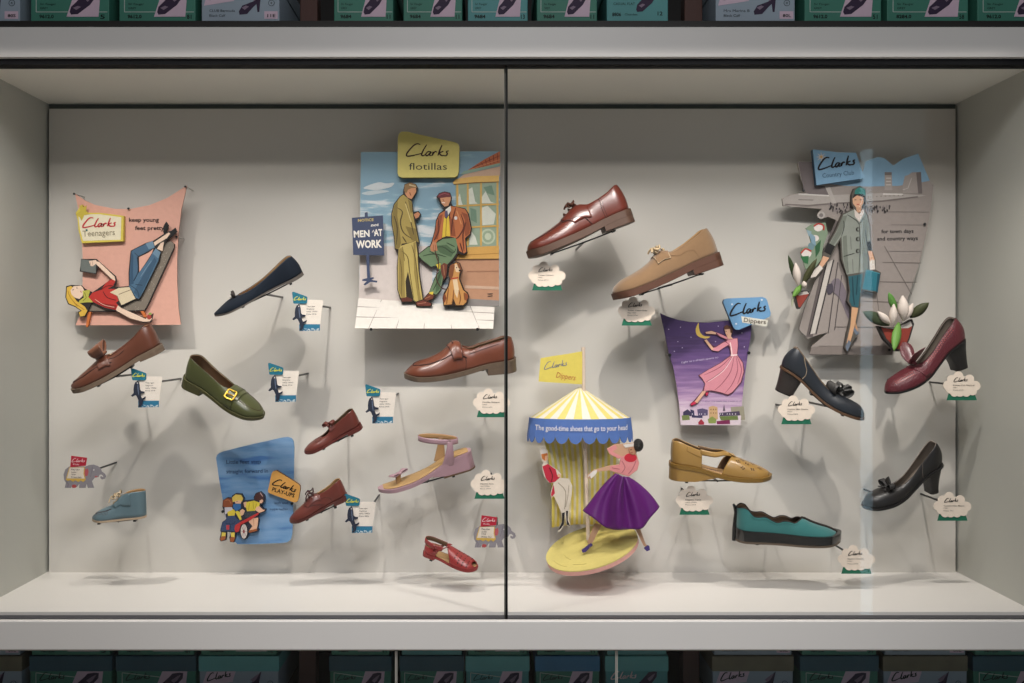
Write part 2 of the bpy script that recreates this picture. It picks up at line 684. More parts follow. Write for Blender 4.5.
def shoe_icon(mb, f, kind, y):
    """Small printed shoe; f maps (0..1, 0..1) on the box end to (x, z)."""
    if kind == 'pump':
        pts = [(0, .12), (.03, .0), (.35, .03), (.6, .28), (.74, .40), (.78, .10), (.86, .10), (.9, .5), (1.0, 1.0), (.86, .86),
               (.62, .5), (.4, .42), (.15, .34)]
    else:
        pts = [(0, .1), (.05, 0), (.3, .02), (.75, .38), (.98, .72), (1.0, .98), (.85, 1.0), (.6, .95), (.5, .8), (.25, .5), (.05, .3)]
    mb.prism([f(a, b) for a, b in pts], y, y + 0.0004, bpc(PLUM))
    hole = [(.55, .62), (.8, .84), (.92, .9), (.78, .62), (.66, .5)]
    mb.prism([f(a, b) for a, b in hole], y - 0.0004, y, bpc('8a7788'))
    mb.prism([f(a, b) for a, b in [(.12, .26), (.3, .34), (.42, .3), (.25, .18)]], y - 0.0004, y, bpc('8a7788'))


def shoe_box(px0, px1, z0, h, Y, style, lid, label, group, code='', pump=False):
    x0, x1 = gx(px0, Y), gx(px1, Y)
    w = x1 - x0
    cx = (x0 + x1) / 2
    t = thing('shoe_box', label, 'shoe box', (cx, Y + 0.14, z0), group)
    lh = 0.040 if h < 0.115 else 0.042
    MB().box((x0 + 0.002, Y + 0.002, z0), (x1 - 0.002, Y + 0.28, z0 + h - 0.002), box_body[style]).build('body', t, bevel=0.002)
    l = MB().box((x0, Y, z0 + h - lh), (x1, Y + 0.282, z0 + h), box_lid[lid]).build('lid', t, bevel=0.002)
    a = MB()
    y = Y + 0.0014
    H = h - lh
    f = lambda u, v: (x0 + u * w, z0 + v * H)
    if style == 'grey':
        q = [f(.04, .48), f(.42, .62), f(.46, 1.0), f(.10, .99)]
        a.prism(q, y, y + 0.0006, bpc(PINK))
        script(a, *f(.11, .66), w * .30, y - 0.0005, bpc(INK), 0.2, .05)
        text_mesh(a, code.split('|')[0], *f(.11, .3), w * .32, .006, y, bpc(INK))
        text_mesh(a, 'Black Calf', *f(.11, .16), w * .2, .006, y, bpc(INK))
        shoe_icon(a, lambda u, v: f(.48 + .30 * u, .22 + .78 * v), 'pump', y)
        a.prism([f(.80, .1), f(.97, .1), f(.97, .32), f(.80, .32)], y, y + .0006, bpc(PINK))
        text_mesh(a, code.split('|')[1], *f(.84, .15), w * .1, .007, y - .0005, bpc(INK), bold=.02)
        n = 20
        c = f(.89, .56)
        a.stroke([(c[0] + .007 * math.cos(2 * PI * k / n), c[1] + .007 * math.sin(2 * PI * k / n)) for k in range(n + 1)], .001,
                 y, y + .0006, bpc(INK))
        text_mesh(a, '4', c[0] - .003, c[1] - .003, .005, .006, y, bpc(INK))
    elif style == 'teal' and pump:
        script(a, *f(.1, .72), w * .4, y, bpc('e0c8c8'), 0.05, .045)
        text_mesh(a, 'CASUAL FLAT', *f(.12, .5), w * .34, .006, y, bpc(INK))
        text_mesh(a, '8806', *f(.1, .18), w * .14, .008, y, bpc(INK), bold=.03)
        text_mesh(a, 'Chocolate', *f(.3, .2), w * .2, .005, y, bpc(INK))
        shoe_icon(a, lambda u, v: f(.48 + .34 * u, .3 + .7 * v), 'flat', y)
        text_mesh(a, '12', *f(.82, .2), w * .08, .009, y, bpc(INK), bold=.02)
    else:
        wl = bpc('b8c4bc')
        q = [f(.34, 1.15 if lid == 'green' else .98), f(.08, .99), f(.08, .3), f(.97, .3)]
        if lid != 'green':
            q = [f(.6, .78), f(.08, .95), f(.08, .3), f(.97, .3)]
        else:
            q = [f(.62, .84), f(.08, .98), f(.08, .3), f(.97, .3)]
        a.stroke([q[0], q[1]], .0016, y, y + .0006, wl)
        a.stroke([q[1], q[2]], .0016, y, y + .0006, wl)
        a.stroke([q[2], q[3]], .0016, y, y + .0006, wl)
        script(a, *f(.13, .68), w * .30, y, bpc(INK), 0.08, .04)
        text_mesh(a, 'Sir Fauger', *f(.13, .5), w * .2, .005, y, bpc(INK))
        text_mesh(a, 'GREY', *f(.13, .38), w * .1, .005, y, bpc(INK))
        text_mesh(a, code.split('|')[0], *f(.12, .12), w * .18, .008, y, bpc(INK), bold=.03)
        text_mesh(a, code.split('|')[1], *f(.88, .1), w * .06, .010, y, bpc(INK), bold=.02)
        pk = [f(.46, .16), f(.86, .16), f(.89, 1.0), f(.58, 1.0)]
        pk = [(p.x, p.y) for p in catmull([(u, v, 0) for u, v in pk], 1, True)]
        a.prism(pk, y - .0004, y + .0004, bpc(PINK))
        shoe_icon(a, lambda u, v: f(.50 + .34 * u, .22 + .74 * v), 'flat', y - .0008)
    a.build('label_print', t)
    return t


YT = 2.43
zt0 = CZ + 0.7505
top_row = [
    (-60, 20.3, 'grey', 'grey', 'Black Calf|80S', 'grey shoe box at the far left end of the upper shelf', 0),
    (29.5, 109.5, 'green', 'green', '9612.0|5', 'dark green shoe box on upper shelf beside the leftmost grey box', 0),
    (118, 196, 'green', 'green', '9612.0|81', 'dark green shoe box on upper shelf touching left grey box with pump picture', 0),
    (200.5, 280, 'grey', 'grey', 'CLUB Bermuda|11E', 'grey shoe box with a pump picture and 11E tag left of upper left post', 0),
    (333, 394, 'green', 'green', '9684|11', 'narrow green shoe box just right of upper left brown post', 0),
    (402.5, 463, 'green', 'green', '9684|11', 'narrow green shoe box second right of upper left brown post', 0),
    (467, 528.5, 'teal', 'teal', '9684|13', 'worn teal shoe box above the middle glass joint, on the upper shelf', 0),
    (536, 598, 'green', 'green', '9684|11', 'narrow green shoe box between two teal boxes on upper shelf', 0),
    (606, 669, 'teal', 'teal', '8806|12', 'light teal shoe box with large shoe sketch left of upper right post', 1),
    (715, 796, 'grey', 'grey', 'Mrs Marina B|80L', 'grey shoe box with 80L tag right of upper right brown post', 0),
    (804, 882.5, 'green', 'green', '9612.0|51', 'green shoe box on upper shelf beside grey box with 80L tag', 0),
    (886.7, 969.5, 'green', 'green', '8284.0|58', 'green shoe box with loafer picture, second from right end of upper shelf', 0),
    (977, 1058, 'green', 'green', '9612.0|5', 'green shoe box cut by the photo edge at the upper right end', 0),
]
for (a, b, st, ld, code, lab, pm) in top_row:
    shoe_box(a, b, zt0, 0.125, YT, st, ld, lab, 'shoe boxes on the upper shelf', code, bool(pm))

YB = 2.6
bot_row = [
    (-58, 22, 'grey', 'olive', 'Black Calf|60L', 'grey shoe box with olive lid at lower left corner', 0),
    (29, 112, 'green', 'navy', '9612.0|5', 'green shoe box with navy lid beside the lower left corner box', 0),
    (115.5, 196, 'green', 'navy', '9612.0|81', 'green shoe box with chipped navy lid left of lower grey box with teal lid', 0),
    (198.5, 279, 'grey', 'teal', 'CLUB Bermuda|11E', 'grey shoe box with pale teal lid left of lower left post', 0),
    (329, 391.5, 'green', 'navy', '9684|11', 'green shoe box with navy lid between lower left post and glass joint', 0),
    (399.5, 464, 'green', 'navy', '9684|11', 'green shoe box with navy lid just right of left lower glass joint', 0),
    (465.5, 529.5, 'teal', 'teal', '9684|13', 'teal shoe box with pale teal lid in middle of lower cabinet', 0),
    (535, 600, 'green', 'blue', '9684|11', 'green shoe box with bright blue lid in the lower cabinet', 0),
    (605, 668.5, 'teal', 'teal', '8806|12', 'light teal shoe box behind the right lower glass joint', 1),
    (712, 794, 'grey', 'olive', 'Mrs Marina B|80L', 'grey shoe box with olive leaf-patterned lid right of lower right post', 0),
    (800, 879, 'green', 'navy', '9612.0|51', 'green shoe box with navy lid between two olive-lidded boxes', 0),
    (883, 968, 'grey', 'olive', 'Mrs Marina B|80L', 'grey shoe box with olive lid, second from lower right end', 0),
    (973, 1056, 'green', 'navy', '9612.0|5', 'green shoe box with navy lid at the lower right corner', 0),
]
HB = 0.112
below = ['olive lid at lower left corner', 'navy lid next to the corner box', 'chipped navy lid', 'pale teal lid of a grey box',
         'navy lid right of lower left post', 'navy lid right of left glass joint', 'pale teal lid in the middle',
         'bright blue lid', 'teal lid behind right glass joint', 'olive lid right of lower right post',
         'navy lid between two olive lids', 'olive lid second from lower right end', 'navy lid at lower right corner']
upper_style = ['grey', 'green', 'green', 'green', 'green', 'teal', 'green', 'green', 'teal', 'grey', 'green', 'grey', 'green']
for i, (a, b, st, ld, code, lab, pm) in enumerate(bot_row):
    shoe_box(a, b, ZS, HB, YB, st, ld, lab, 'shoe boxes in the lower cabinet', code, bool(pm))
    us = upper_style[i]
    ul = {'grey': 'grey', 'green': 'green', 'teal': 'teal'}[us]
    shoe_box(a + 1.5, b - 1.5, ZS + HB + 0.0005, 0.104, YB + 0.004, us, ul,
             'bottom edge of %s shoe box resting on the %s' % (us, below[i]), 'shoe boxes stacked under the lower fascia',
             code, us == 'teal')

# ------------------------------------------------------------------ advertising displays fixed to the back panel
pin_mat = mat('black_pin', '141414', rough=0.4, k=0.9)
pin_shaft = mat('pale_pin', 'a8a49c', rough=0.5, k=0.9)
YW = 2.8


def pin(parent, p, r=0.0025, head=0.0035, name='pin'):
    """Black pin from the back panel to a point of a card, with a small head showing."""
    m = MB()
    m.tube([(p.x, YW, p.z), (p.x, p.y - 0.004, p.z)], 0.0013, pin_shaft, 8)
    m.tube([(p.x, p.y - 0.004, p.z), (p.x, p.y - 0.0065, p.z)], head, pin_mat, 10)
    return m.build(name, parent, smooth=40)


def rough_edge(pts, n=1):
    return pts


# ---- pink card: girl reading on a chaise
Y = 2.735
root = thing('advertising_card', 'pink pillow-shaped card with a girl in jeans reading on a chaise', 'advertising card', P(127, 325, Y))
A = dict(ox=50, oy=170, sc=4.02)
a = Art(Y=Y, **A)
edge = [(100, 95)] + [(140, 122), (180, 140), (260, 156), (320, 157), (400, 141), (470, 113), (550, 62)] + \
       [(540, 110), (528, 160), (517, 250), (511, 350), (511, 450), (517, 560), (526, 622)] + \
       [(310, 624), (102, 624)] + [(118, 590), (127, 540), (131, 450), (131, 350), (127, 250), (117, 170)]
a.card(edge, 'dda896', 0.004, side='b08070')
a.text('keep young', 318, 208, 438, 16, '1c1212', 1, 0, 0.02)
a.text('feet pretty', 342, 241, 460, 16, '1c1212', 1, 0, 0.02)
a.build('backing_card', root)
for u, v in ((100, 97), (318, 156), (546, 68), (511, 269)):
    pin(root, P(50 + u / 4.02, 170 + v / 4.02, Y), head=0.003)
a = Art(Y=Y - 0.014, **A)
a.card([(103, 172), (128, 138), (135, 160), (150, 172), (200, 172), (296, 184), (294, 286), (128, 294), (114, 240), (112, 205)], 'd8c454', 0.013)
a.shape([(114, 184), (150, 178), (200, 178), (287, 190), (284, 280), (133, 285), (121, 240)], 'e6dcc0', 1)
a.shape([(103, 180), (122, 165), (118, 140), (133, 150), (148, 142), (146, 165), (160, 178), (138, 182), (128, 205), (120, 190)], 'c8b244', 2)
a.logo(133, 231, 133, 'c2303a', 2, 2, 0.045)
a.text('Teenagers', 133, 268, 262, 24, '8c8068', 2, 3, 0.0)
a.dot(148, 242, 4, 4, '3a6a6a', 3)
a.build('name_plate', root)
a = Art(60, 215, 740 / 130, Y - 0.010)
dark = '2a2626'
chaise = [(128, 492), (150, 548), (320, 548), (482, 543), (500, 512), (648, 190), (650, 165), (632, 150), (605, 154), (588, 172), (480, 428),
          (440, 478), (345, 516), (250, 520), (180, 500)]
a.card(chaise, '7e7468', 0.009, side='3a332e')
random.seed(3)
for k in range(60):
    t = random.random()
    if random.random() < .6:
        u, v = 470 + 150 * t + random.uniform(-20, 25), 500 - 320 * t + random.uniform(-20, 25)
    else:
        u, v = random.uniform(160, 470), random.uniform(522, 540)
    a.dot(u, v, 2, 2, 'b0a698', 1, 6)
a.line([(150, 548), (320, 548), (482, 543), (500, 512), (648, 190)], 5, dark, 1)
a.card([(160, 548), (179, 548), (160, 632), (151, 640), (148, 630)], 'c8703a', 0.008)
a.card([(455, 545), (475, 543), (492, 580), (479, 584)], 'c8703a', 0.008)
a.build('chaise_cutout', root)
a = Art(60, 215, 740 / 130, Y - 0.016)
a.card([(35, 405), (62, 398), (120, 400), (140, 420), (185, 440), (250, 395), (300, 358), (225, 270), (203, 336), (112, 322), (120, 250),
        (205, 250), (318, 350), (322, 380), (305, 412), (392, 404), (390, 330), (402, 203), (490, 158), (530, 147), (590, 108), (586, 70), (604, 38), (618, 58),
        (606, 97), (634, 90), (656, 72), (667, 95), (600, 155), (575, 212), (565, 262), (475, 442), (452, 482), (434, 478), (350, 520), (345, 528), (490, 588),
        (530, 560), (520, 608), (470, 613), (318, 548), (255, 535), (180, 498), (158, 550), (140, 580), (112, 582), (100, 552), (118, 545),
        (82, 522), (45, 508), (30, 468)], dark, 0.005)
# hair, face, scarf
a.shape([(40, 412), (62, 404), (75, 412), (62, 440), (78, 466), (95, 490), (140, 520), (156, 545), (140, 574), (115, 578), (107, 555), (124, 545),
         (86, 518), (50, 503), (36, 470)], 'd8b048', 1)
a.shape([(60, 430), (78, 405), (118, 402), (130, 412), (137, 428), (128, 462), (110, 478), (84, 470), (66, 452)], 'e8cbb4', 1)
a.line([(70, 428), (80, 424)], 3, dark, 2)
a.line([(92, 415), (102, 416)], 3, dark, 2)
a.line([(118, 432), (122, 442)], 4, 'b03838', 2)
a.line([(45, 430), (60, 470), (100, 520)], 3, 'a07828', 2, 3)
a.line([(60, 470), (90, 505), (140, 540)], 3, 'a07828', 2, 3)
a.shape([(128, 432), (172, 425), (162, 465), (188, 497), (150, 497), (105, 502), (112, 486), (136, 470)], 'b8b450', 1)
a.line([(140, 440), (150, 470), (130, 490)], 3, '6c6c28', 2)
# top
a.shape([(163, 470), (185, 442), (235, 425), (262, 386), (300, 362), (316, 376), (302, 404), (270, 420), (330, 422), (345, 480), (318, 500), (332, 514),
         (318, 540), (258, 528), (188, 494)], 'b8342e', 1)
a.shape([(190, 488), (230, 500), (300, 510), (322, 514), (316, 538), (258, 526)], '8e2622', 1.3)
a.line([(245, 435), (270, 470), (320, 485)], 4, '5a1414', 2, 3)
a.line([(200, 480), (250, 512), (310, 525)], 3, 'e0b0a0', 2, 3)
a.line([(235, 425), (265, 405), (300, 402)], 4, '5a1414', 2, 3)
# arms
a.shape([(204, 262), (225, 268), (312, 352), (316, 374), (300, 368), (288, 358), (208, 282)], 'e8cbb4', 1)
a.shape([(330, 515), (350, 530), (430, 565), (488, 592), (500, 575), (525, 590), (510, 606), (470, 607), (400, 588), (328, 548), (318, 540)], 'e8cbb4', 1)
a.dot(508, 580, 13, 15, 'a8443a', 2)
a.dot(514, 562, 9, 7, '8aa050', 3)
a.shape([(122, 252), (205, 262), (204, 332), (120, 318), (116, 290)], '6a706c', 1)
a.shape([(165, 262), (205, 256), (212, 272), (188, 292), (175, 290)], 'e8cbb4', 2)
a.line([(172, 266), (178, 288)], 2, 'a08070', 3)
a.line([(184, 264), (188, 290)], 2, 'a08070', 3)
a.shape([(450, 240), (505, 214), (532, 192), (524, 216), (500, 255), (452, 325)], 'dda896', 1)
# book
a.shape([(285, 440), (335, 415), (395, 410), (430, 476), (350, 514), (336, 490), (326, 460)], 'd8c8a8', 2)
a.line([(335, 452), (405, 425)], 3, '6a5a48', 3)
a.line([(326, 460), (338, 490), (350, 514)], 3, '6a5a48', 3)
# jeans
a.shape([(397, 400), (397, 330), (407, 207), (422, 196), (490, 165), (530, 152), (538, 186), (452, 232), (442, 236), (447, 330), (440, 400)], '46647e', 1)
a.shape([(392, 405), (412, 380), (500, 262), (528, 215), (570, 214), (560, 260), (472, 440), (450, 476), (432, 472), (415, 440)], '4a6a84', 1)
a.shape([(398, 398), (400, 330), (408, 215), (418, 230), (416, 330), (420, 392)], '33506a', 1.3)
a.shape([(420, 440), (440, 400), (500, 300), (540, 240), (550, 262), (470, 436), (450, 474)], '3a566e', 1.3)
a.line([(440, 240), (445, 320), (420, 375)], 4, '1e2c3c', 2, 3)
a.line([(400, 400), (440, 430), (450, 470)], 3, '1e2c3c', 2, 3)
a.line([(430, 395), (470, 400)], 3, '1e2c3c', 2)
a.line([(425, 215), (445, 235), (470, 225)], 3, '1e2c3c', 2)
a.line([(460, 350), (500, 290), (520, 262)], 3, '7890a4', 2)
a.shape([(488, 162), (528, 148), (540, 185), (506, 196)], '6c8aa0', 2)
a.shape([(526, 218), (545, 190), (573, 212), (560, 248)], '6c8aa0', 2)
a.shape([(534, 156), (618, 100), (640, 112), (562, 160), (540, 176)], 'e8cbb4', 1)
a.shape([(574, 160), (592, 152), (584, 206), (552, 192)], 'e8cbb4', 1)
a.shape([(590, 62), (604, 40), (615, 58), (602, 98), (588, 98)], '1a1818', 2)
a.shape([(635, 96), (655, 74), (664, 90), (646, 116), (596, 152), (610, 130)], '1a1818', 2)
a.build('girl_cutout', root)

# ---- flotilla card: two men in front of a bay window
Y = 2.715
root = thing('advertising_card', 'large blue-sky card with two suited men chatting beside a bay window', 'advertising card', P(427, 328, Y))
B = dict(ox=340, oy=125, sc=3.25)
C1 = dict(ox=385, oy=175, sc=4.875)
D1 = dict(ox=345, oy=125, sc=1024 / 165)
a = Art(Y=Y, **B)
sky = bpy.data.materials.new('cloudy_sky_print')
sky.use_nodes = True
nt = sky.node_tree
tc = nt.nodes.new('ShaderNodeTexCoord')
mp = nt.nodes.new('ShaderNodeMapping')
mp.inputs['Scale'].default_value = (1.6, 1, 9)
mp.inputs['Rotation'].default_value = (0, math.radians(-5), 0)
nt.links.new(tc.outputs['Generated'], mp.inputs[0])
nz = nt.nodes.new('ShaderNodeTexNoise')
nz.inputs['Scale'].default_value = 2.4
nz.inputs['Detail'].default_value = 7
nt.links.new(mp.outputs[0], nz.inputs[0])
sp = nt.nodes.new('ShaderNodeSeparateXYZ')
nt.links.new(tc.outputs['Generated'], sp.inputs[0])
ad = nt.nodes.new('ShaderNodeMath')
ad.operation = 'MULTIPLY_ADD'
ad.inputs[1].default_value = -0.34
nt.links.new(sp.outputs['Z'], ad.inputs[0])
nt.links.new(nz.outputs['Fac'], ad.inputs[2])
cr = nt.nodes.new('ShaderNodeValToRGB')
el = cr.color_ramp.elements
el[0].position, el[0].color = 0.25, (*hexlin('7c9eb0', ILL), 1)
el[1].position, el[1].color = 0.40, (*hexlin('ccd0d2', ILL), 1)
e_ = el.new(0.31)
e_.color = (*hexlin('86a8b8', ILL), 1)
nt.links.new(ad.outputs[0], cr.inputs[0])
nt.links.new(cr.outputs[0], nt.nodes['Principled BSDF'].inputs['Base Color'])
nt.nodes['Principled BSDF'].inputs['Roughness'].default_value = 0.55
a.prism([a.at(u, v) for u, v in [(68, 88), (520, 85), (518, 590), (200, 588), (62, 564)]], Y, Y + 0.006, sky)
a.shape([(66, 394), (300, 394), (300, 585), (200, 587), (62, 563)], 'd2c6c0', 1)
for q, c in (([(76, 205), (98, 194), (128, 186), (150, 190), (176, 188), (168, 200), (150, 206), (120, 212), (96, 210)], 'c6ccce'),
             ([(70, 222), (100, 214), (140, 212), (160, 216), (120, 224), (92, 228)], 'b8c4c8')):
    a.shape(q, c, 2, 3)
a.build('backing_card', root)
# building printed on a raised piece
a = Art(Y=Y - 0.0015, **C1)
a.card([(340, 395), (556, 395), (556, 640), (385, 640), (350, 600)], 'b88a6c', 0.0013)
a.shape([(342, 30), (440, 8), (556, 5), (556, 350), (398, 350), (352, 330)], '93a48e', 1)
for q in ([(352, 120), (365, 90), (372, 125), (380, 150), (356, 150)], [(408, 70), (425, 60), (440, 130), (452, 140), (410, 142)],
          [(470, 110), (490, 80), (515, 130), (535, 138), (470, 138)], [(470, 160), (500, 150), (540, 190), (530, 240), (475, 245)],
          [(410, 260), (440, 300), (452, 340), (412, 340)]):
    a.shape(q, 'd4d6c8', 2)
for q in ([(480, 60), (520, 50), (535, 100), (500, 90)], [(415, 160), (445, 170), (448, 235), (420, 220)]):
    a.shape(q, '6f8a74', 2)
a.dot(502, 300, 36, 38, 'b8c2a8', 2, 20)
a.dot(502, 300, 27, 29, '98a88e', 3, 20)
a.dot(502, 300, 16, 17, 'c2cab0', 4, 16)
for u in (352, 404, 468, 548):
    a.line([(u, 35), (u + (4 if u < 400 else 0), 345)], 9, 'd2a858', 3)
for v0, v1 in ((152, 142), (258, 248)):
    a.line([(345, v0), (430, v0 - 4), (556, v1)], 8, 'd2a858', 4)
a.shape([(330, 38), (345, 20), (440, 6), (556, 3), (556, 34), (440, 38), (338, 48)], 'd8ae60', 4)
a.line([(335, 46), (440, 38), (556, 34)], 4, '7a5a30', 5)
a.shape([(335, 388), (400, 352), (556, 345), (556, 410), (345, 412)], 'd0a054', 4)
a.line([(342, 412), (556, 410)], 5, '6a4a2c', 5)
a.line([(350, 392), (556, 382)], 3, 'a87838', 5)
a.line([(390, 545), (556, 552)], 14, 'c8a890', 2)
a.line([(400, 470), (556, 468)], 5, 'a87a5e', 2)
a.shape([(330, 600), (440, 605), (556, 612), (556, 640), (330, 640)], '8a8480', 3)
a.line([(500, 580), (525, 578)], 4, '5a4a40', 4)
a.line([(500, 592), (525, 588)], 4, '5a4a40', 4)
a.Y = Y - 0.0015
a.ox, a.oy, a.sc = D1['ox'], D1['oy'], D1['sc']
a.card([(685, 345), (740, 306), (962, 256), (962, 318), (800, 322), (690, 345)], 'c4a48c', 0.0013)
a.card([(765, 278), (862, 215), (962, 162), (962, 240), (850, 268), (768, 285)], 'c06a42', 0.0013)
for k in range(7):
    a.line([(795 + 25 * k, 262 - 15 * k), (815 + 22 * k, 272 - 7 * k)], 4, '7a3424', 2)
a.line([(800, 262), (962, 190)], 4, '8a3c28', 2)
a.line([(790, 272), (962, 214)], 4, 'd88a5c', 2)
a.shape([(718, 306), (738, 286), (860, 260), (962, 236), (962, 250), (860, 278), (738, 306)], '8ca694', 3)
a.build('bay_window_print', root)
# tiled pavement panel, leaning forward at its foot
m = MB()
t0 = [P(340 + 60 / 3.25, 125 + 563 / 3.25, Y - 0.002), P(340 + 502 / 3.25, 125 + 592 / 3.25, Y - 0.002)]
t1 = [P(340 + 498 / 3.25, 125 + 662 / 3.25, Y - 0.05), P(340 + 48 / 3.25, 125 + 661 / 3.25, Y - 0.05)]
q = t0 + t1
v = q + [p + Vector((0, 0.004, -0.001)) for p in q]
m.add(v, [(0, 1, 2, 3), (7, 6, 5, 4), (0, 4, 5, 1), (1, 5, 6, 2), (2, 6, 7, 3), (3, 7, 4, 0)], pc('d2ccc4'))
ln = pc('8a827a')


def on_panel(s, t):
    a_, b_ = q[0].lerp(q[1], s), q[3].lerp(q[2], s)
    return a_.lerp(b_, t) + Vector((0, -0.0006, 0))


for s0, s1 in ((.17, .10), (.34, .30), (.50, .50), (.66, .70), (.82, .90)):
    m.tube([on_panel(s0, 0), on_panel(s1, 1)], 0.0009, ln, 5)
for t in (.28, .62):
    m.tube([on_panel(0, t), on_panel(1, t)], 0.0009, ln, 5)
m.build('pavement_panel', root)
for u in (102, 447):
    pin(root, P(340 + u / 3.25, 125 + 664 / 3.25, Y - 0.046), head=0.004)
# name plate
a = Art(Y=Y - 0.022, **D1)
a.card([(328, 80), (334, 55), (352, 41), (385, 41), (520, 72), (685, 107), (703, 118), (710, 138), (706, 290), (698, 314), (678, 325), (355, 326), (334, 318),
        (326, 300)], 'd6c874', 0.02, side='9a8c3c')
a.logo(382, 192, 262, '3a2018', 1, 0, 0.035)
a.text('flotillas', 397, 278, 633, 42, '3c3a30', 1, 0, 0.0)
a.build('name_plate', root)


def man_one():
    a = Art(Y=Y - 0.020, **C1)
    ol, dk = 'a08c4a', '2a2014'
    a.card([(88, 80), (95, 45), (122, 35), (152, 44), (160, 62), (154, 85), (142, 105), (132, 122), (138, 180), (165, 175), (175, 190), (166, 210), (148, 220),
            (168, 330), (160, 345), (163, 380), (168, 470), (178, 540), (188, 606), (230, 625), (228, 640), (152, 642), (148, 620), (138, 612), (135, 618),
            (80, 622), (72, 602), (60, 560), (58, 450), (64, 368), (48, 364), (42, 300), (32, 240), (30, 190), (42, 142), (72, 103), (88, 92)], dk, 0.017)
    a.shape([(90, 96), (112, 115), (130, 130), (134, 180), (150, 260), (164, 328), (150, 320), (120, 330), (82, 335), (70, 362), (51, 358), (46, 300), (36, 240),
             (35, 190), (46, 146), (75, 106)], ol, 1)
    a.shape([(66, 362), (78, 345), (150, 322), (158, 380), (163, 470), (173, 540), (183, 606), (150, 617), (140, 610), (112, 470), (100, 520), (104, 596),
             (77, 599), (64, 560), (62, 450)], 'b8a45e', 1)
    for q in ([(36, 200), (46, 150), (62, 128), (60, 200), (70, 260), (78, 330), (70, 360), (52, 356), (46, 300)], [(112, 118), (132, 134), (134, 178), (126, 190), (118, 150)],
              [(100, 250), (150, 262), (160, 326), (130, 318)]):
        a.shape(q, '7c6a34', 1.5)
    for q in ([(66, 364), (82, 352), (92, 420), (96, 520), (98, 596), (80, 598), (66, 560)], [(138, 330), (150, 326), (150, 400), (162, 520), (176, 606), (162, 614), (142, 480)]):
        a.shape(q, '927e42', 1.5)
    a.shape([(97, 66), (112, 56), (150, 62), (152, 82), (141, 100), (130, 118), (110, 110), (98, 92)], 'c88c64', 1)
    a.shape([(93, 78), (96, 48), (122, 38), (148, 46), (156, 62), (130, 64), (112, 72), (104, 90)], '8a6a42', 2)
    a.line([(118, 48), (150, 56)], 6, 'c8b088', 3)
    a.shape([(140, 192), (160, 180), (171, 190), (163, 206), (150, 213)], 'b87c58', 1)
    a.line([(120, 85), (126, 100)], 5, '8a5434', 3)
    for q in ([(60, 160), (85, 180), (75, 230), (90, 280), (130, 310)], [(100, 130), (120, 200), (140, 290)], [(45, 200), (60, 260), (55, 340)],
              [(85, 300), (105, 330)]):
        a.line(q, 6, '4a3a18', 2, 4, True)
    for q in ([(80, 370), (110, 400), (120, 470), (140, 600)], [(72, 400), (82, 480), (80, 590)], [(130, 340), (150, 420), (165, 560)],
              [(85, 350), (95, 420)]):
        a.line(q, 5, '6a5828', 2, 4, True)
    a.line([(100, 140), (128, 230)], 7, 'c2b070', 2, 0, True)
    a.shape([(78, 601), (108, 594), (133, 606), (130, 616), (84, 617)], '5c2c20', 1)
    a.shape([(152, 622), (186, 610), (225, 626), (224, 637), (156, 638)], '6a3226', 1)
    a.line([(160, 628), (200, 622)], 3, 'a8705a', 2)
    return a


man_one().build('man_cutout', root)
a = Art(Y=Y - 0.016, **C1)
dk = '241a14'
a.card([(250, 106), (263, 88), (290, 80), (318, 86), (326, 108), (322, 130), (330, 150), (392, 163), (410, 190), (424, 260), (418, 292), (394, 312), (402, 378),
        (385, 390), (355, 382), (350, 400), (312, 440), (305, 470), (298, 505), (282, 520), (270, 565), (250, 590), (240, 605), (208, 618), (184, 614), (190, 598),
        (214, 572), (242, 500), (262, 470), (248, 440), (224, 454), (176, 418), (156, 390), (208, 348), (218, 345), (228, 320), (242, 270), (248, 220), (262, 188),
        (284, 172), (285, 156), (270, 140)], dk, 0.013)
a.shape([(222, 350), (282, 312), (345, 306), (354, 330), (349, 380), (330, 408), (300, 440), (287, 480), (270, 560), (250, 583), (217, 569), (246, 500), (265, 470),
         (252, 440), (225, 448), (182, 414), (162, 390), (210, 352)], '68805e', 1)
for q in ([(240, 345), (300, 340), (340, 372), (322, 400), (270, 380)], [(262, 470), (284, 470), (266, 556), (246, 576), (250, 520)]):
    a.shape(q, '4c6446', 1.3)
for q in ([(230, 360), (280, 350), (330, 380), (345, 360)], [(185, 395), (240, 385), (300, 400)], [(285, 430), (260, 510), (235, 560)], [(215, 370), (260, 400), (255, 440)],
          [(300, 330), (340, 350)]):
    a.line(q, 6, '34462e', 2, 4, True)
a.shape([(318, 152), (345, 155), (390, 167), (404, 190), (418, 260), (413, 288), (390, 308), (396, 374), (385, 383), (362, 370), (350, 332), (346, 308), (318, 300),
         (312, 240), (318, 190)], 'b4683c', 1)
a.shape([(296, 172), (306, 180), (286, 225), (276, 310), (258, 318), (250, 330), (232, 320), (246, 270), (252, 222), (266, 190)], 'b4683c', 1)
for q in ([(372, 180), (402, 192), (416, 262), (410, 286), (392, 300), (384, 260), (390, 220)], [(316, 200), (336, 230), (345, 300), (320, 296)], [(262, 200), (282, 190), (268, 260), (258, 312), (236, 318)]):
    a.shape(q, '8c4828', 1.3)
for q in ([(345, 160), (330, 220), (322, 290)], [(370, 190), (385, 250), (360, 300), (345, 310)], [(395, 230), (380, 290), (385, 370)], [(258, 210), (262, 270), (240, 320)],
          [(365, 330), (380, 380)]):
    a.line(q, 7, '5a2614', 2, 4, True)
a.line([(350, 175), (372, 240)], 6, 'd08c58', 2, 0, True)
a.shape([(288, 205), (300, 215), (311, 196), (318, 300), (300, 298), (278, 306), (284, 240)], 'd8b83c', 1)
a.line([(300, 215), (296, 300)], 3, '8a6a1c', 2)
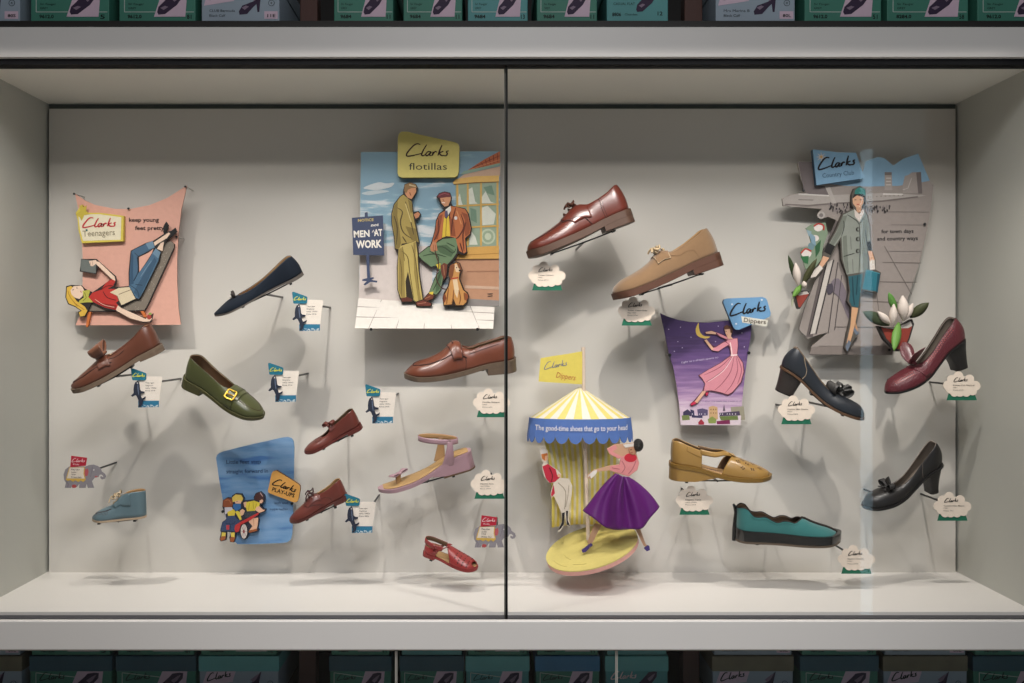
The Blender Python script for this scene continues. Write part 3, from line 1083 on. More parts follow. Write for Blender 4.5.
a.shape([(296, 168), (320, 150), (322, 172), (306, 200), (292, 200)], 'dcd8d0', 2)
a.shape([(293, 176), (304, 172), (308, 196), (299, 212), (291, 198)], '54506c', 3)
a.shape([(268, 112), (275, 138), (290, 154), (308, 150), (320, 122), (320, 104)], 'c88e68', 2)
a.line([(277, 134), (292, 136)], 4, 'f0e4d8', 3)
a.line([(282, 118), (288, 128)], 3, '7a4830', 3)
a.shape([(253, 107), (266, 90), (290, 82), (315, 88), (324, 108), (300, 108), (270, 113)], '6a2c30', 3)
a.line([(262, 100), (290, 90), (312, 96)], 4, '964850', 4)
a.dot(345, 210, 8, 9, 'd8d0cc', 3, 8)
a.shape([(220, 352), (233, 322), (250, 330), (256, 368), (236, 374), (224, 370)], 'b87c58', 3)
a.line([(236, 340), (236, 370)], 2, '6a3a24', 4)
a.line([(245, 340), (248, 368)], 2, '6a3a24', 4)
a.shape([(248, 436), (270, 430), (270, 456), (258, 458)], 'd8c040', 2)
a.shape([(270, 442), (288, 428), (304, 436), (298, 498), (286, 508), (276, 482)], '6c3826', 3)
a.line([(285, 440), (290, 490)], 4, 'a06a4c', 4)
a.shape([(213, 573), (236, 568), (234, 582), (222, 586)], 'd8c040', 2)
a.shape([(190, 602), (215, 578), (238, 586), (233, 603), (206, 613), (187, 611)], '6c3826', 3)
a.line([(196, 602), (220, 592)], 4, 'a06a4c', 4)
a.build('seated_man_cutout', root)
a = Art(Y=Y - 0.030, **C1)
a.card([(314, 440), (330, 428), (348, 422), (366, 428), (378, 462), (370, 480), (366, 505), (388, 560), (404, 572), (411, 590), (402, 622), (380, 640), (340, 640),
        (328, 636), (285, 640), (280, 600), (286, 575), (306, 540), (312, 505), (306, 470)], '2c1c12', 0.026)
a.shape([(318, 445), (345, 428), (362, 430), (370, 460), (362, 482), (360, 508), (380, 560), (398, 576), (404, 592), (396, 620), (380, 634), (346, 634), (334, 602),
         (326, 630), (288, 634), (288, 600), (294, 578), (312, 542), (320, 505)], 'c08a4c', 1)
a.shape([(316, 444), (330, 432), (340, 440), (332, 490), (322, 515), (310, 490)], '7a4626', 2)
a.shape([(350, 428), (364, 432), (374, 462), (366, 480), (358, 450)], '7a4626', 2)
a.shape([(342, 434), (350, 434), (356, 452), (368, 462), (362, 474), (346, 472), (340, 452)], 'd8c0a0', 2)
a.dot(365, 465, 6, 5, '1c1210', 3, 8)
a.dot(349, 452, 3, 3, '1c1210', 3, 8)
a.shape([(330, 510), (352, 508), (360, 560), (352, 600), (340, 575)], 'd8c09c', 2)
a.line([(322, 506), (358, 500)], 6, 'a83828', 3)
for q in ([(310, 550), (305, 590), (300, 630)], [(335, 560), (332, 600), (326, 625)], [(360, 560), (368, 600), (362, 630)], [(385, 575), (390, 610)]):
    a.line(q, 6, '7a4a22', 3, 3, True)
a.shape([(284, 590), (292, 575), (300, 600), (292, 622), (284, 618)], '7a3c20', 2)
a.shape([(384, 572), (402, 580), (406, 596), (396, 615), (388, 600)], '8a4a28', 2)
a.build('dog_cutout', root)
m = Art(Y=Y - 0.024, **C1)
m.line([(243, 366), (252, 400), (262, 440), (250, 500), (270, 545), (300, 555), (318, 520)], 5, '4a2c20', 1, 5)
m.build('dog_lead', root)
# men at work sign
a = Art(340, 205, 683 / 95, Y - 0.03)
nv = '3c4662'
a.card([(85, 92), (178, 84), (178, 55), (197, 50), (200, 83), (308, 75), (317, 362), (210, 361), (215, 530), (195, 530), (188, 361), (95, 358)], nv, 0.004)
a.card([(195, 525), (215, 522), (240, 518), (244, 528), (222, 538), (268, 545), (264, 558), (220, 552), (178, 578), (168, 570), (192, 548), (158, 545), (162, 534)], nv,
       0.004)
a.card([(188, 200), (208, 200), (208, 215), (188, 215)], nv, 0.03)
a.text('NOTICE', 130, 121, 243, 19, 'c8b470', 1, 3, 0.02)
a.text('not', 222, 155, 282, 20, 'e0dcd4', 1, 5, 0.03, 0.2)
a.text('MEN', 100, 233, 214, 46, 'e8e2d8', 1, 3, 0.03)
a.line([(230, 198), (240, 180), (250, 204)], 5, 'e8e2d8', 1)
a.text('AT', 246, 222, 305, 46, 'e8e2d8', 1, 2, 0.03)
a.text('WORK', 116, 310, 302, 52, 'e8e2d8', 1, 2, 0.035)
a.build('notice_sign', root)

# ---- purple card: girl floating past a moon
Y = 2.74
root = thing('advertising_card', 'purple night-sky card with a floating girl in a long pink dress', 'advertising card', P(704, 424, Y))
E = dict(ox=655, oy=310, sc=683 / 120)
pm = bpy.data.materials.new('night_sky_print')
pm.use_nodes = True
nt = pm.node_tree
tc = nt.nodes.new('ShaderNodeTexCoord')
sp = nt.nodes.new('ShaderNodeSeparateXYZ')
nt.links.new(tc.outputs['Generated'], sp.inputs[0])
mp = nt.nodes.new('ShaderNodeMapping')
mp.inputs['Scale'].default_value = (1.2, 1, 14)
nt.links.new(tc.outputs['Generated'], mp.inputs[0])
nz = nt.nodes.new('ShaderNodeTexNoise')
nz.inputs['Scale'].default_value = 2.2
nt.links.new(mp.outputs[0], nz.inputs[0])
ad = nt.nodes.new('ShaderNodeMath')
ad.operation = 'MULTIPLY_ADD'
ad.inputs[1].default_value = 0.45
nt.links.new(nz.outputs['Fac'], ad.inputs[0])
nt.links.new(sp.outputs['Z'], ad.inputs[2])
cr = nt.nodes.new('ShaderNodeValToRGB')
el = cr.color_ramp.elements
el[0].position, el[0].color = 0.26, (*hexlin('dcc8d4', ILL), 1)
el[1].position, el[1].color = 1.15, (*hexlin('46305e', ILL), 1)
for pos, c in ((0.45, 'b898b8'), (0.62, '8a6a98'), (0.80, '64487e'), (1.0, '4c3468')):
    e_ = el.new(pos)
    e_.color = (*hexlin(c, ILL), 1)
nt.links.new(ad.outputs[0], cr.inputs[0])
nt.links.new(cr.outputs[0], nt.nodes['Principled BSDF'].inputs['Base Color'])
nt.nodes['Principled BSDF'].inputs['Roughness'].default_value = 0.5
a = Art(Y=Y, **E)
edge = [(30, 18), (75, 38), (120, 53), (200, 68), (300, 72), (400, 62), (480, 45), (552, 60)] + [(545, 150), (530, 240), (515, 350), (502, 460), (492, 560), (485, 655)] + \
       [(147, 655), (140, 560), (125, 440), (105, 330), (80, 255), (55, 130)]
q = [a.at(u, v) for u, v in edge]
a.prism(q, Y, Y + 0.004, pm)
a.card([(430, 552), (505, 548), (513, 625), (440, 628)], '9a9480', 0.006)
random.seed(5)
for u, v in ((78, 110), (145, 98), (155, 215), (345, 180), (495, 130), (508, 210), (110, 235), (205, 155), (480, 60), (130, 180), (360, 92)):
    a.dot(u, v, 3, 3, 'd0c4dc', 1, 6)
a.text('Light as a dream seems to', 150, 303, 362, 11, 'c8bcd4', 1, 8, 0.0, 0.3)
a.text('it does not seem that I walk at all', 268, 523, 492, 9, '7c6a90', 1, 0, 0.0, 0.3)
a.shape([(248, 72), (232, 105), (236, 138), (258, 156), (290, 162), (315, 152), (280, 148), (258, 128), (250, 100)], 'e0c060', 1, 3)
# village
a.shape([(147, 655), (145, 615), (200, 600), (300, 590), (400, 600), (490, 600), (486, 655)], 'd8c8d0', 1)
for q_, c in (([(160, 580), (185, 565), (210, 585), (205, 605), (160, 600)], '3c3452'), ([(205, 590), (200, 565), (222, 572), (225, 600), (270, 602), (270, 615), (210, 612)], '3a3658'),
              ([(240, 565), (270, 560), (300, 568), (300, 600), (245, 604)], '5a5070'), ([(305, 552), (330, 545), (355, 552), (358, 622), (308, 625)], 'c8a478'),
              ([(365, 585), (480, 575), (484, 600), (368, 604)], '4c4058'), ([(385, 575), (393, 535), (400, 575)], '6a5a6a'),
              ([(152, 600), (195, 598), (198, 625), (155, 628)], '74804c'), ([(300, 622), (325, 605), (350, 622), (345, 645), (305, 645)], '86944e'),
              ([(365, 605), (470, 602), (474, 625), (375, 628)], '6c7c44'), ([(245, 640), (262, 620), (280, 640), (278, 652), (248, 652)], 'a03040'),
              ([(350, 632), (425, 625), (428, 648), (352, 650)], '7c2c54')):
    a.shape(q_, c, 2)
for u in (318, 332, 346):
    for v in (566, 586):
        a.dot(u, v, 3, 5, '7a5c44', 3, 6)
for u in (212, 228, 252, 264, 284, 372, 384, 410, 425, 440, 458):
    a.dot(u, 592, 2.4, 4, 'e0d8e0', 3, 6)
a.build('backing_card', root)
for u, v in ((82, 256), (531, 244)):
    pin(root, P(655 + u / E['sc'], 310 + v / E['sc'], Y), head=0.0045)
a = Art(Y=Y - 0.003, **E)
pk, pkd, sk = 'd48c98', '8a4858', 'dcae92'
a.card([(248, 372), (300, 340), (372, 300), (430, 258), (424, 215), (405, 200), (362, 238), (328, 234), (280, 175), (290, 165), (325, 200), (345, 208), (386, 183),
        (408, 172), (366, 152), (345, 140), (290, 138), (284, 126), (320, 116), (372, 133), (438, 163), (470, 158), (475, 200), (470, 255), (502, 298), (510, 350),
        (493, 412), (442, 472), (416, 487), (370, 472), (310, 462), (300, 488), (286, 490), (280, 478), (242, 532), (208, 548), (198, 536), (222, 516), (270, 460),
        (284, 420), (270, 396)], '5a3040', 0.0025)
a.shape([(405, 177), (430, 164), (468, 162), (471, 200), (466, 255), (498, 300), (504, 350), (488, 410), (440, 467), (415, 481), (370, 467), (320, 457), (277, 462),
         (286, 420), (272, 394), (253, 372), (300, 343), (373, 303), (434, 260), (428, 213)], pk, 1)
a.shape([(403, 180), (422, 195), (360, 235), (330, 231), (322, 217), (346, 212), (386, 187)], pk, 1)
a.shape([(346, 126), (370, 136), (440, 167), (430, 177), (370, 150)], pk, 1)
for q_ in ([(440, 262), (400, 330), (340, 380), (290, 410)], [(450, 262), (430, 350), (380, 420), (340, 455)], [(460, 262), (470, 340), (440, 420), (400, 470)],
           [(466, 262), (492, 340), (470, 420)], [(435, 262), (370, 325), (280, 370)]):
    a.line(q_, 4, pkd, 2, 4, True)
a.line([(445, 262), (390, 345), (300, 410)], 5, 'e8c4c8', 2, 4, True)
a.line([(428, 185), (436, 230), (438, 255)], 5, 'f0dcd8', 2)
a.line([(430, 258), (468, 255)], 7, 'f0dcd8', 3)
a.line([(400, 180), (420, 195), (430, 215)], 3, pkd, 2)
a.shape([(281, 172), (294, 168), (334, 218), (324, 230)], sk, 1)
a.shape([(286, 126), (320, 119), (348, 128), (345, 138), (292, 135)], sk, 1)
a.build('girl_cutout', root)
a = Art(Y=Y - 0.0055, **E)
a.card([(396, 102), (432, 95), (440, 118), (432, 150), (444, 164), (418, 164), (412, 154), (402, 132)], sk, 0.003)
a.shape([(390, 97), (408, 84), (440, 98), (443, 130), (430, 130), (426, 108), (398, 110)], '5e3c2c', 1)
a.line([(402, 122), (408, 122)], 2.5, '3a2420', 1)
a.line([(408, 142), (414, 141)], 3, 'a83c40', 1)
a.build('girl_head', root)
a = Art(Y=Y - 0.0055, **E)
a.shape([(270, 462), (292, 462), (241, 530), (224, 524)], sk, 1)
a.shape([(201, 533), (226, 519), (234, 533), (206, 545)], 'c03050', 2)
a.shape([(288, 470), (304, 470), (300, 486), (289, 487)], 'c03050', 2)
a.build('girl_leg', root)
a = Art(650, 290, 634 / 130, Y - 0.018)
a.card([(357, 60), (362, 46), (378, 41), (548, 34), (564, 40), (572, 52), (589, 112), (586, 128), (572, 136), (436, 193), (420, 194), (408, 184)], '6e9cc4', 0.016, side='3c5a78')
a.shape([(445, 128), (575, 147), (569, 178), (450, 158)], 'd8d4c8', 1)
a.text('Dippers', 456, 155, 565, 20, '6c6458', 2, -6, 0.015)
a.logo(392, 125, 178, '181a20', 1, 8, 0.05, 1.05)
for u, v in ((420, 165), (545, 48), (400, 70)):
    a.dot(u, v, 5, 5, 'd0dce8', 1, 6)
a.build('name_plate', root)

# ---- grey airport card: woman in a grey coat
Y = 2.74
root = thing('advertising_card', 'grey airport card with a woman in grey coat carrying a teal bag', 'advertising card', P(850, 355, Y))
H = dict(ox=770, oy=140, sc=3.106)
G = dict(ox=775, oy=145, sc=6.024)
a = Art(Y=Y, **H)
a.card([(85, 72), (95, 66), (135, 69), (285, 95), (318, 74), (345, 60), (358, 72), (375, 90), (398, 72), (420, 55), (450, 47), (480, 110), (508, 140), (500, 215), (486, 290),
        (465, 380), (430, 485), (400, 590), (380, 668), (122, 668), (130, 640), (180, 598), (150, 605), (118, 617), (90, 588), (105, 530), (180, 330), (205, 248), (180, 238),
        (158, 247), (147, 235), (152, 222), (162, 214), (130, 212), (40, 205), (37, 182), (60, 170), (110, 163), (96, 120)], '9c928c', 0.005, side='6a625c')
a.ox, a.oy, a.sc = G['ox'], G['oy'], G['sc']
a.shape([(425, 246), (300, 230), (520, 195), (545, 98), (620, 72), (660, 80), (712, 124), (770, 84), (862, 52), (900, 140), (932, 215), (880, 225), (740, 246), (560, 250)], '86aac4', 1)
a.shape([(140, 102), (230, 102), (250, 240), (300, 250), (345, 350), (300, 345), (175, 280), (160, 200)], '766c6c', 1)
a.shape([(45, 330), (60, 312), (140, 292), (330, 302), (640, 290), (780, 295), (912, 304), (840, 318), (640, 342), (350, 356), (100, 374), (50, 360)], 'b0a8a2', 2)
a.line([(60, 358), (200, 365), (350, 352), (640, 338), (860, 312)], 8, '7a706c', 3)
a.line([(140, 296), (330, 306)], 8, 'd8d2cc', 3)
a.line([(650, 296), (770, 298)], 9, 'dcd6d0', 3)
a.line([(140, 330), (230, 332)], 4, '6a6260', 3)
for k in range(9):
    a.dot(560 + 26 * k, 312 - k, 4, 4, '8a807c', 4, 6)
a.shape([(768, 244), (782, 186), (800, 182), (824, 165), (878, 163), (886, 292), (770, 292)], 'a49a94', 2)
a.shape([(850, 166), (878, 163), (886, 292), (862, 292)], '746a68', 3)
a.line([(770, 270), (800, 260), (822, 200)], 4, 'c8beb8', 3)
a.shape([(660, 164), (702, 164), (706, 272), (660, 272)], 'a89e98', 2)
a.shape([(660, 164), (702, 164), (702, 182), (660, 182)], '7c726e', 3)
for v in (200, 220, 240):
    a.line([(668, v), (698, v)], 6, 'd0c8c0', 3)
a.shape([(300, 250), (330, 252), (370, 352), (345, 354)], 'b8b0aa', 3)
random.seed(11)
for k in range(140):
    u = random.uniform(320, 690)
    v = 385 + random.uniform(-16, 20) + (u < 440) * random.uniform(-22, 12)
    a.dot(u, v, random.uniform(2.5, 5), random.uniform(5, 12), random.choice(('3e3838', '4c4646', '2c2828', '8a8080')), 3, 6)
a.line([(660, 402), (925, 404)], 2, '7c7470', 1)
a.line([(700, 480), (912, 482)], 2, '857c78', 1)
a.line([(680, 640), (880, 640)], 2, '857c78', 1)
a.text('for town days', 640, 532, 834, 22, '2c2a2c', 1, 1, 0.02)
a.text('and country ways', 614, 576, 860, 22, '2c2a2c', 1, 1, 0.02)
a.dot(277, 423, 24, 22, 'b4aca6', 2)
a.dot(277, 423, 12, 11, '7c7472', 3)
a.ox, a.oy, a.sc = H['ox'], H['oy'], H['sc']
for q_ in ([(355, 330), (440, 480)], [(350, 380), (470, 382)], [(340, 440), (455, 442)], [(280, 500), (430, 505)], [(200, 580), (405, 582)], [(330, 470), (345, 590)],
           [(150, 640), (390, 640)]):
    a.line(q_, 1.6, '6e6660', 1)
a.shape([(128, 642), (382, 638), (378, 666), (124, 666)], '847a74', 1)
# boarding steps
a.shape([(182, 300), (204, 250), (214, 255), (172, 420), (132, 612), (112, 610)], '655c5a', 1)
a.shape([(176, 380), (196, 372), (140, 600), (122, 604)], 'c8c0b8', 2)
a.line([(176, 380), (122, 604)], 4, '3a3434', 3)
a.line([(197, 372), (142, 602)], 4, '3a3434', 3)
a.line([(210, 380), (180, 600)], 2.5, '4a4444', 3)
a.line([(222, 420), (200, 590)], 2.0, '4a4444', 3)
a.shape([(190, 440), (212, 430), (236, 470), (250, 560), (238, 545), (215, 490), (192, 470)], '7a7078', 2, 2)  # woman's shadow, put into the card's printed colour
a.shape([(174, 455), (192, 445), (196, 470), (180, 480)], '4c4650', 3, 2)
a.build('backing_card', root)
for u, v in ((102, 158), (478, 262), (368, 652)):
    pin(root, P(770 + u / 3.106, 140 + v / 3.106, Y), head=0.0035)
# name plate
a = Art(Y=Y - 0.02, **G)
a.card([(227, 28), (240, 27), (380, 44), (488, 47), (540, 200), (440, 214), (250, 242)], '7ea6c4', 0.017, side='46627a')
for k in range(8):
    t = 2 * PI * k / 8
    a.shape([(278 + 6 * math.cos(t + .6), 72 + 6 * math.sin(t + .6)), (278 + 34 * math.cos(t), 72 + 32 * math.sin(t)), (278 + 6 * math.cos(t - .6), 72 + 6 * math.sin(t - .6))], 'd8c4b4', 1)
a.dot(278, 72, 8, 8, 'd0a868', 2, 8)
a.logo(262, 148, 226, '1c1c22', 2, 8, 0.05)
a.text('Country Club', 286, 198, 478, 26, '3c566c', 1, 6, 0.0)
a.build('name_plate', root)
# woman
a = Art(Y=Y - 0.018, **H)
a.card([(254, 170), (262, 150), (280, 142), (298, 152), (298, 200), (288, 212), (304, 232), (312, 270), (314, 315), (318, 345), (328, 372), (328, 402), (345, 412), (333, 475), (285, 466),
        (280, 520), (268, 580), (278, 600), (268, 610), (250, 640), (240, 660), (232, 645), (240, 600), (252, 550), (252, 520), (240, 500), (246, 470), (242, 425), (222, 372),
        (218, 310), (200, 345), (165, 402), (142, 428), (122, 432), (130, 408), (160, 370), (166, 345), (180, 325), (205, 278), (226, 228), (260, 212), (254, 200)], '5a554e', 0.014)
a.shape([(262, 174), (264, 156), (278, 146), (294, 154), (297, 170)], '2a7a72', 1)
a.shape([(256, 182), (262, 168), (290, 168), (296, 180), (296, 202), (288, 208), (289, 184), (258, 184)], '2a2422', 1)
a.shape([(256, 182), (270, 172), (290, 178), (290, 196), (280, 210), (266, 208), (258, 198)], 'd8a888', 2)
a.line([(262, 186), (268, 186)], 2, '3a2a24', 3)
a.line([(278, 186), (285, 186)], 2, '3a2a24', 3)
a.line([(269, 200), (277, 200)], 2.5, 'b03c3c', 3)
a.shape([(266, 206), (284, 205), (283, 224), (270, 226)], 'c89a7c', 1.8)
a.shape([(261, 214), (272, 226), (277, 230), (284, 222), (290, 212), (292, 226), (277, 254), (264, 238)], 'd8ccc4', 2)
a.shape([(262, 216), (228, 232), (208, 280), (184, 322), (198, 334), (222, 298), (226, 370), (238, 418), (290, 410), (303, 400), (302, 350), (300, 318), (311, 312), (308, 270), (300, 234),
         (286, 216), (276, 250)], '8e938a', 1)
for q_ in ([(226, 236), (240, 234), (222, 290), (196, 330), (186, 322), (208, 282)], [(290, 240), (304, 250), (302, 400), (292, 408), (284, 330)], [(226, 300), (238, 296), (244, 412), (238, 416), (228, 370)]):
    a.shape(q_, '74796f', 1.3)
for q_ in ([(240, 232), (268, 250), (276, 262)], [(298, 232), (284, 252), (277, 262)], [(277, 262), (280, 330), (276, 412)], [(222, 298), (230, 270), (228, 250)], [(300, 318), (296, 280)],
           [(228, 362), (262, 352)], [(288, 352), (303, 358)]):
    a.line(q_, 3, '3a3c38', 2, 3, True)
for q_ in ([(240, 380), (244, 412)], [(256, 370), (258, 412)], [(290, 370), (290, 408)], [(250, 300), (252, 340)], [(212, 286), (196, 320)]):
    a.line(q_, 2, '6c7068', 2)
for v in (278, 308, 345):
    a.dot(272, v, 6, 7, '26221f', 3, 10)
    a.dot(273.5, v, 3, 4, '8e938a', 4, 8)
a.shape([(178, 318), (202, 330), (188, 358), (168, 346)], '1a1818', 2)
a.shape([(299, 318), (312, 314), (315, 340), (304, 343)], '1a1818', 2)
a.shape([(165, 360), (184, 366), (160, 398), (150, 394)], 'd8a888', 2)
a.shape([(126, 428), (132, 408), (154, 388), (164, 398), (142, 424)], 'dcd2c8', 2)
a.shape([(304, 345), (316, 345), (325, 373), (311, 378)], 'd8a888', 2)
a.shape([(308, 375), (324, 372), (326, 402), (310, 404)], 'dcd2c8', 3)
a.shape([(298, 402), (340, 413), (330, 470), (286, 462)], '2a7080', 2)
a.shape([(334, 412), (342, 414), (334, 474), (328, 470)], '1c4c5a', 3)
a.line([(298, 404), (340, 415)], 2, '4a94a0', 3)
a.shape([(243, 424), (288, 416), (284, 450), (274, 520), (254, 516), (246, 500), (249, 470)], '2c5c66', 1)
for q_ in ([(256, 425), (258, 480), (262, 512)], [(272, 422), (268, 480)]):
    a.line(q_, 4, '1c3c46', 2, 0, True)
a.shape([(254, 519), (274, 522), (262, 580), (246, 640), (238, 630), (250, 575)], 'd0a27c', 1)
a.shape([(264, 560), (275, 598), (266, 600)], 'c0926c', 1)
a.shape([(234, 643), (244, 620), (252, 630), (240, 657)], '6c7684', 2)
a.shape([(262, 582), (277, 600), (267, 606), (258, 590)], '6c7684', 2)
a.build('woman_cutout', root)


def leaf_pot(parent, ox, oy, sc, pot, leaves, buds, y):
    a = Art(ox, oy, sc, y)
    a.card([(u, v) for u, v in pot], '33302e', 0.02)
    cx = sum(u for u, v in pot) / len(pot)
    cy = sum(v for u, v in pot) / len(pot)
    top = min(v for u, v in pot)
    inner = [(cx + (u - cx) * .86, cy + (v - cy) * .86) for u, v in pot]
    a.shape(inner, '8e3c30', 1)
    a.shape([(u, min(v, top + (max(q[1] for q in pot) - top) * .28)) for u, v in inner], 'c0b8b0', 2)
    o = a.build('plant_pot', parent)
    for (p0, p1, w, c, dy) in leaves:
        n = 8
        A_, B_ = Vector(p0), Vector(p1)
        d = (B_ - A_).normalized()
        nn = Vector((-d.y, d.x))
        m = MB()
        rows = []
        for i in range(n + 1):
            t = i / n
            c0 = A_.lerp(B_, t)
            hw = w * math.sin(PI * min(1, t * .96 + .04)) ** .8 + .3
            row = []
            for s_ in (-1, -.5, 0, .5, 1):
                u, v = c0 + nn * hw * s_
                yy = y - 0.006 - dy * t - 0.006 * (1 - abs(s_)) * math.sin(PI * t)
                row.append(P(ox + u / sc, oy + v / sc, yy))
            rows.append(row)
        m.grid(rows, pc(c))
        m.build('leaf', parent, smooth=60, solid=(0.0008, 0))
    for (p0, p1, w) in buds:
        A_, B_ = Vector(p0), Vector(p1)
        pts, rr = [], []
        for i in range(9):
            t = i / 8
            c0 = A_.lerp(B_, t)
            pts.append(P(ox + c0.x / sc, oy + c0.y / sc, y - 0.014 - .01 * t))
            rr.append(w / sc * y / F * max(.05, math.sin(PI * (t * .9 + .06))))
        MB().tube(pts, rr, pc('dccfc4'), 10).build('flower_bud', parent, smooth=60)


leaf_pot(root, 780, 245, 950 / 160, [(80, 275), (165, 268), (180, 285), (118, 380), (108, 376)],
         [((105, 235), (48, 60), 16, '3a4a2c', .01), ((130, 240), (218, 80), 20, '4a4c30', .02), ((130, 235), (75, 310), 18, '6c9644', .02), ((80, 280), (70, 370), 7, 'c8ccae', .015)],
         [((108, 240), (92, 105), 24), ((148, 255), (140, 215), 16)], 2.69)
leaf_pot(root, 780, 245, 950 / 160, [(582, 480), (680, 500), (785, 440), (797, 470), (770, 560), (742, 632), (690, 632), (620, 560)],
         [((650, 475), (490, 395), 34, '3f4a34', .02), ((770, 430), (885, 342), 30, '45492e', .02), ((690, 400), (645, 280), 22, '5c8e42', .015), ((705, 460), (676, 630), 28, '6a9646', .035)],
         [((668, 480), (676, 350), 24), ((655, 470), (580, 395), 22), ((735, 450), (728, 300), 34), ((745, 445), (790, 345), 20)], 2.675)
# printed flower bunch behind the left pot
a = Art(Y=Y - 0.03, **H)
a.card([(95, 350), (100, 335), (130, 330), (118, 280), (110, 275), (128, 262), (150, 258), (172, 256), (180, 290), (165, 330), (160, 370), (130, 410), (110, 400)], '7e9078', 0.004)
for (u, v, ru, rv, c) in ((150, 272, 14, 12, 'e0d6d0'), (113, 352, 16, 14, 'e0d6d0'), (140, 305, 12, 10, 'dcd2cc'), (128, 330, 10, 12, '6c8890')):
    a.dot(u, v, ru, rv, c, 1)
a.line([(136, 268), (150, 260), (166, 266), (166, 280)], 5, 'b03a34', 2, 3)
a.line([(96, 352), (110, 338), (128, 346)], 5, 'b03a34', 2, 3)
a.shape([(120, 285), (140, 300), (142, 330), (128, 318)], '7a98a8', 2)
a.shape([(140, 330), (158, 310), (154, 345), (142, 365)], '2c5a38', 2)
a.shape([(94, 362), (120, 360), (118, 385), (104, 380)], '2f6a40', 2)
a.shape([(120, 300), (112, 278), (130, 285)], '8aa0a8', 2)
a.build('flower_print', root)

# ---- blue card: children with a wheelbarrow
Y = 2.735
root = thing('advertising_card', 'bright blue card with three children and a red wheelbarrow', 'advertising card', P(254, 544, Y))
I = dict(ox=205, oy=430, sc=1024 / 180)
bm_ = bpy.data.materials.new('blue_wash_print')
bm_.use_nodes = True
nt = bm_.node_tree
tc = nt.nodes.new('ShaderNodeTexCoord')
mp = nt.nodes.new('ShaderNodeMapping')
mp.inputs['Scale'].default_value = (5, 1, 26)
mp.inputs['Rotation'].default_value = (0, math.radians(10), 0)
nt.links.new(tc.outputs['Object'], mp.inputs[0])
nz = nt.nodes.new('ShaderNodeTexNoise')
nz.inputs['Scale'].default_value = 1.6
nz.inputs['Detail'].default_value = 3
nt.links.new(mp.outputs[0], nz.inputs[0])
cr = nt.nodes.new('ShaderNodeValToRGB')
cr.color_ramp.elements[0].position, cr.color_ramp.elements[0].color = 0.34, (*hexlin('4270a8', ILL), 1)
cr.color_ramp.elements[1].position, cr.color_ramp.elements[1].color = 0.62, (*hexlin('7a9dc2', ILL), 1)
e_ = cr.color_ramp.elements.new(0.46)
e_.color = (*hexlin('6690ba', ILL), 1)
nt.links.new(nz.outputs['Fac'], cr.inputs[0])
nt.links.new(cr.outputs[0], nt.nodes['Principled BSDF'].inputs['Base Color'])
nt.nodes['Principled BSDF'].inputs['Roughness'].default_value = 0.5
a = Art(Y=Y, **I)
q = [(63, 160), (68, 142), (82, 130), (105, 121), (270, 80), (440, 43), (470, 39), (492, 46), (504, 64), (508, 100), (503, 350), (497, 590), (488, 622), (470, 638), (440, 643), (300, 648),
     (185, 650), (165, 630), (140, 540), (105, 420), (80, 280)]
a.prism([a.at(u, v) for u, v in q], Y, Y + 0.005, bm_)
a.text('Little feet step', 122, 193, 319, 22, '16294a', 1, 1)
a.text('straight forward in', 122, 247, 359, 22, '16294a', 1, 1)
a.text('soft and', 396, 421, 472, 14, '1c3458', 1)
a.text('supple leather', 368, 456, 472, 14, '1c3458', 1)
a.build('backing_card', root)
for u, v in ((497, 417), (104, 462)):
    pin(root, P(205 + u / I['sc'], 430 + v / I['sc'], Y), head=0.004)
a = Art(Y=Y - 0.016, **I)
a.card([(357, 345), (366, 310), (378, 250), (388, 234), (406, 230), (528, 306), (540, 318), (541, 340), (530, 398), (522, 410), (506, 412), (372, 362), (360, 354)], 'd8a052', 0.013, side='7c5424')
a.logo(384, 310, 138, '20180f', 1, -19, 0.05)
a.text('PLAY-UPS', 380, 346, 512, 22, '20180f', 1, -17, 0.022)
a.build('name_plate', root)
J = dict(ox=210, oy=480, sc=927 / 95)
a = Art(Y=Y - 0.015, **J)
a.card([(120, 262), (126, 196), (165, 172), (210, 178), (216, 150), (250, 132), (308, 138), (330, 180), (325, 205), (430, 195), (425, 170), (445, 130), (490, 114), (530, 148), (540, 205), (505, 235),
        (490, 245), (525, 285), (545, 285), (540, 308), (485, 328), (460, 370), (478, 390), (470, 440), (462, 475), (478, 490), (455, 512), (392, 522), (370, 515), (372, 560), (345, 585), (310, 570),
        (292, 520), (250, 515), (248, 562), (232, 610), (195, 606), (188, 560), (205, 510), (158, 505), (158, 560), (150, 590), (106, 600), (92, 580), (108, 510), (100, 498), (104, 470), (120, 408),
        (152, 390), (138, 310)], '2a2c3a', 0.012)
a.shape([(125, 260), (130, 200), (165, 178), (208, 184), (225, 230), (215, 262), (170, 266)], '8a4a2c', 1)
a.line([(150, 200), (185, 195), (205, 230)], 5, 'b87850', 2, 3)
a.shape([(142, 268), (170, 266), (215, 266), (228, 300), (180, 314), (150, 335), (160, 385), (150, 380)], 'c8c4cc', 1)
a.shape([(168, 312), (230, 285), (246, 302), (240, 346), (178, 350)], 'd8c040', 1)
a.shape([(160, 360), (178, 350), (240, 346), (262, 380), (300, 392), (285, 430), (240, 500), (112, 498), (106, 470), (126, 410), (156, 394)], '3a4a6a', 2)
a.line([(160, 420), (220, 430), (250, 400)], 5, '1e2840', 3, 3)
a.line([(200, 440), (196, 495)], 4, '1e2840', 3)
a.shape([(160, 440), (190, 440), (188, 484), (162, 484)], 'b84048', 3)
a.shape([(116, 510), (155, 514), (150, 552), (112, 556)], 'd0bc50', 2)
a.shape([(206, 514), (240, 510), (240, 560), (206, 560)], 'd0bc50', 2)
a.shape([(98, 572), (118, 548), (156, 546), (150, 578), (110, 594)], '96542e', 3)
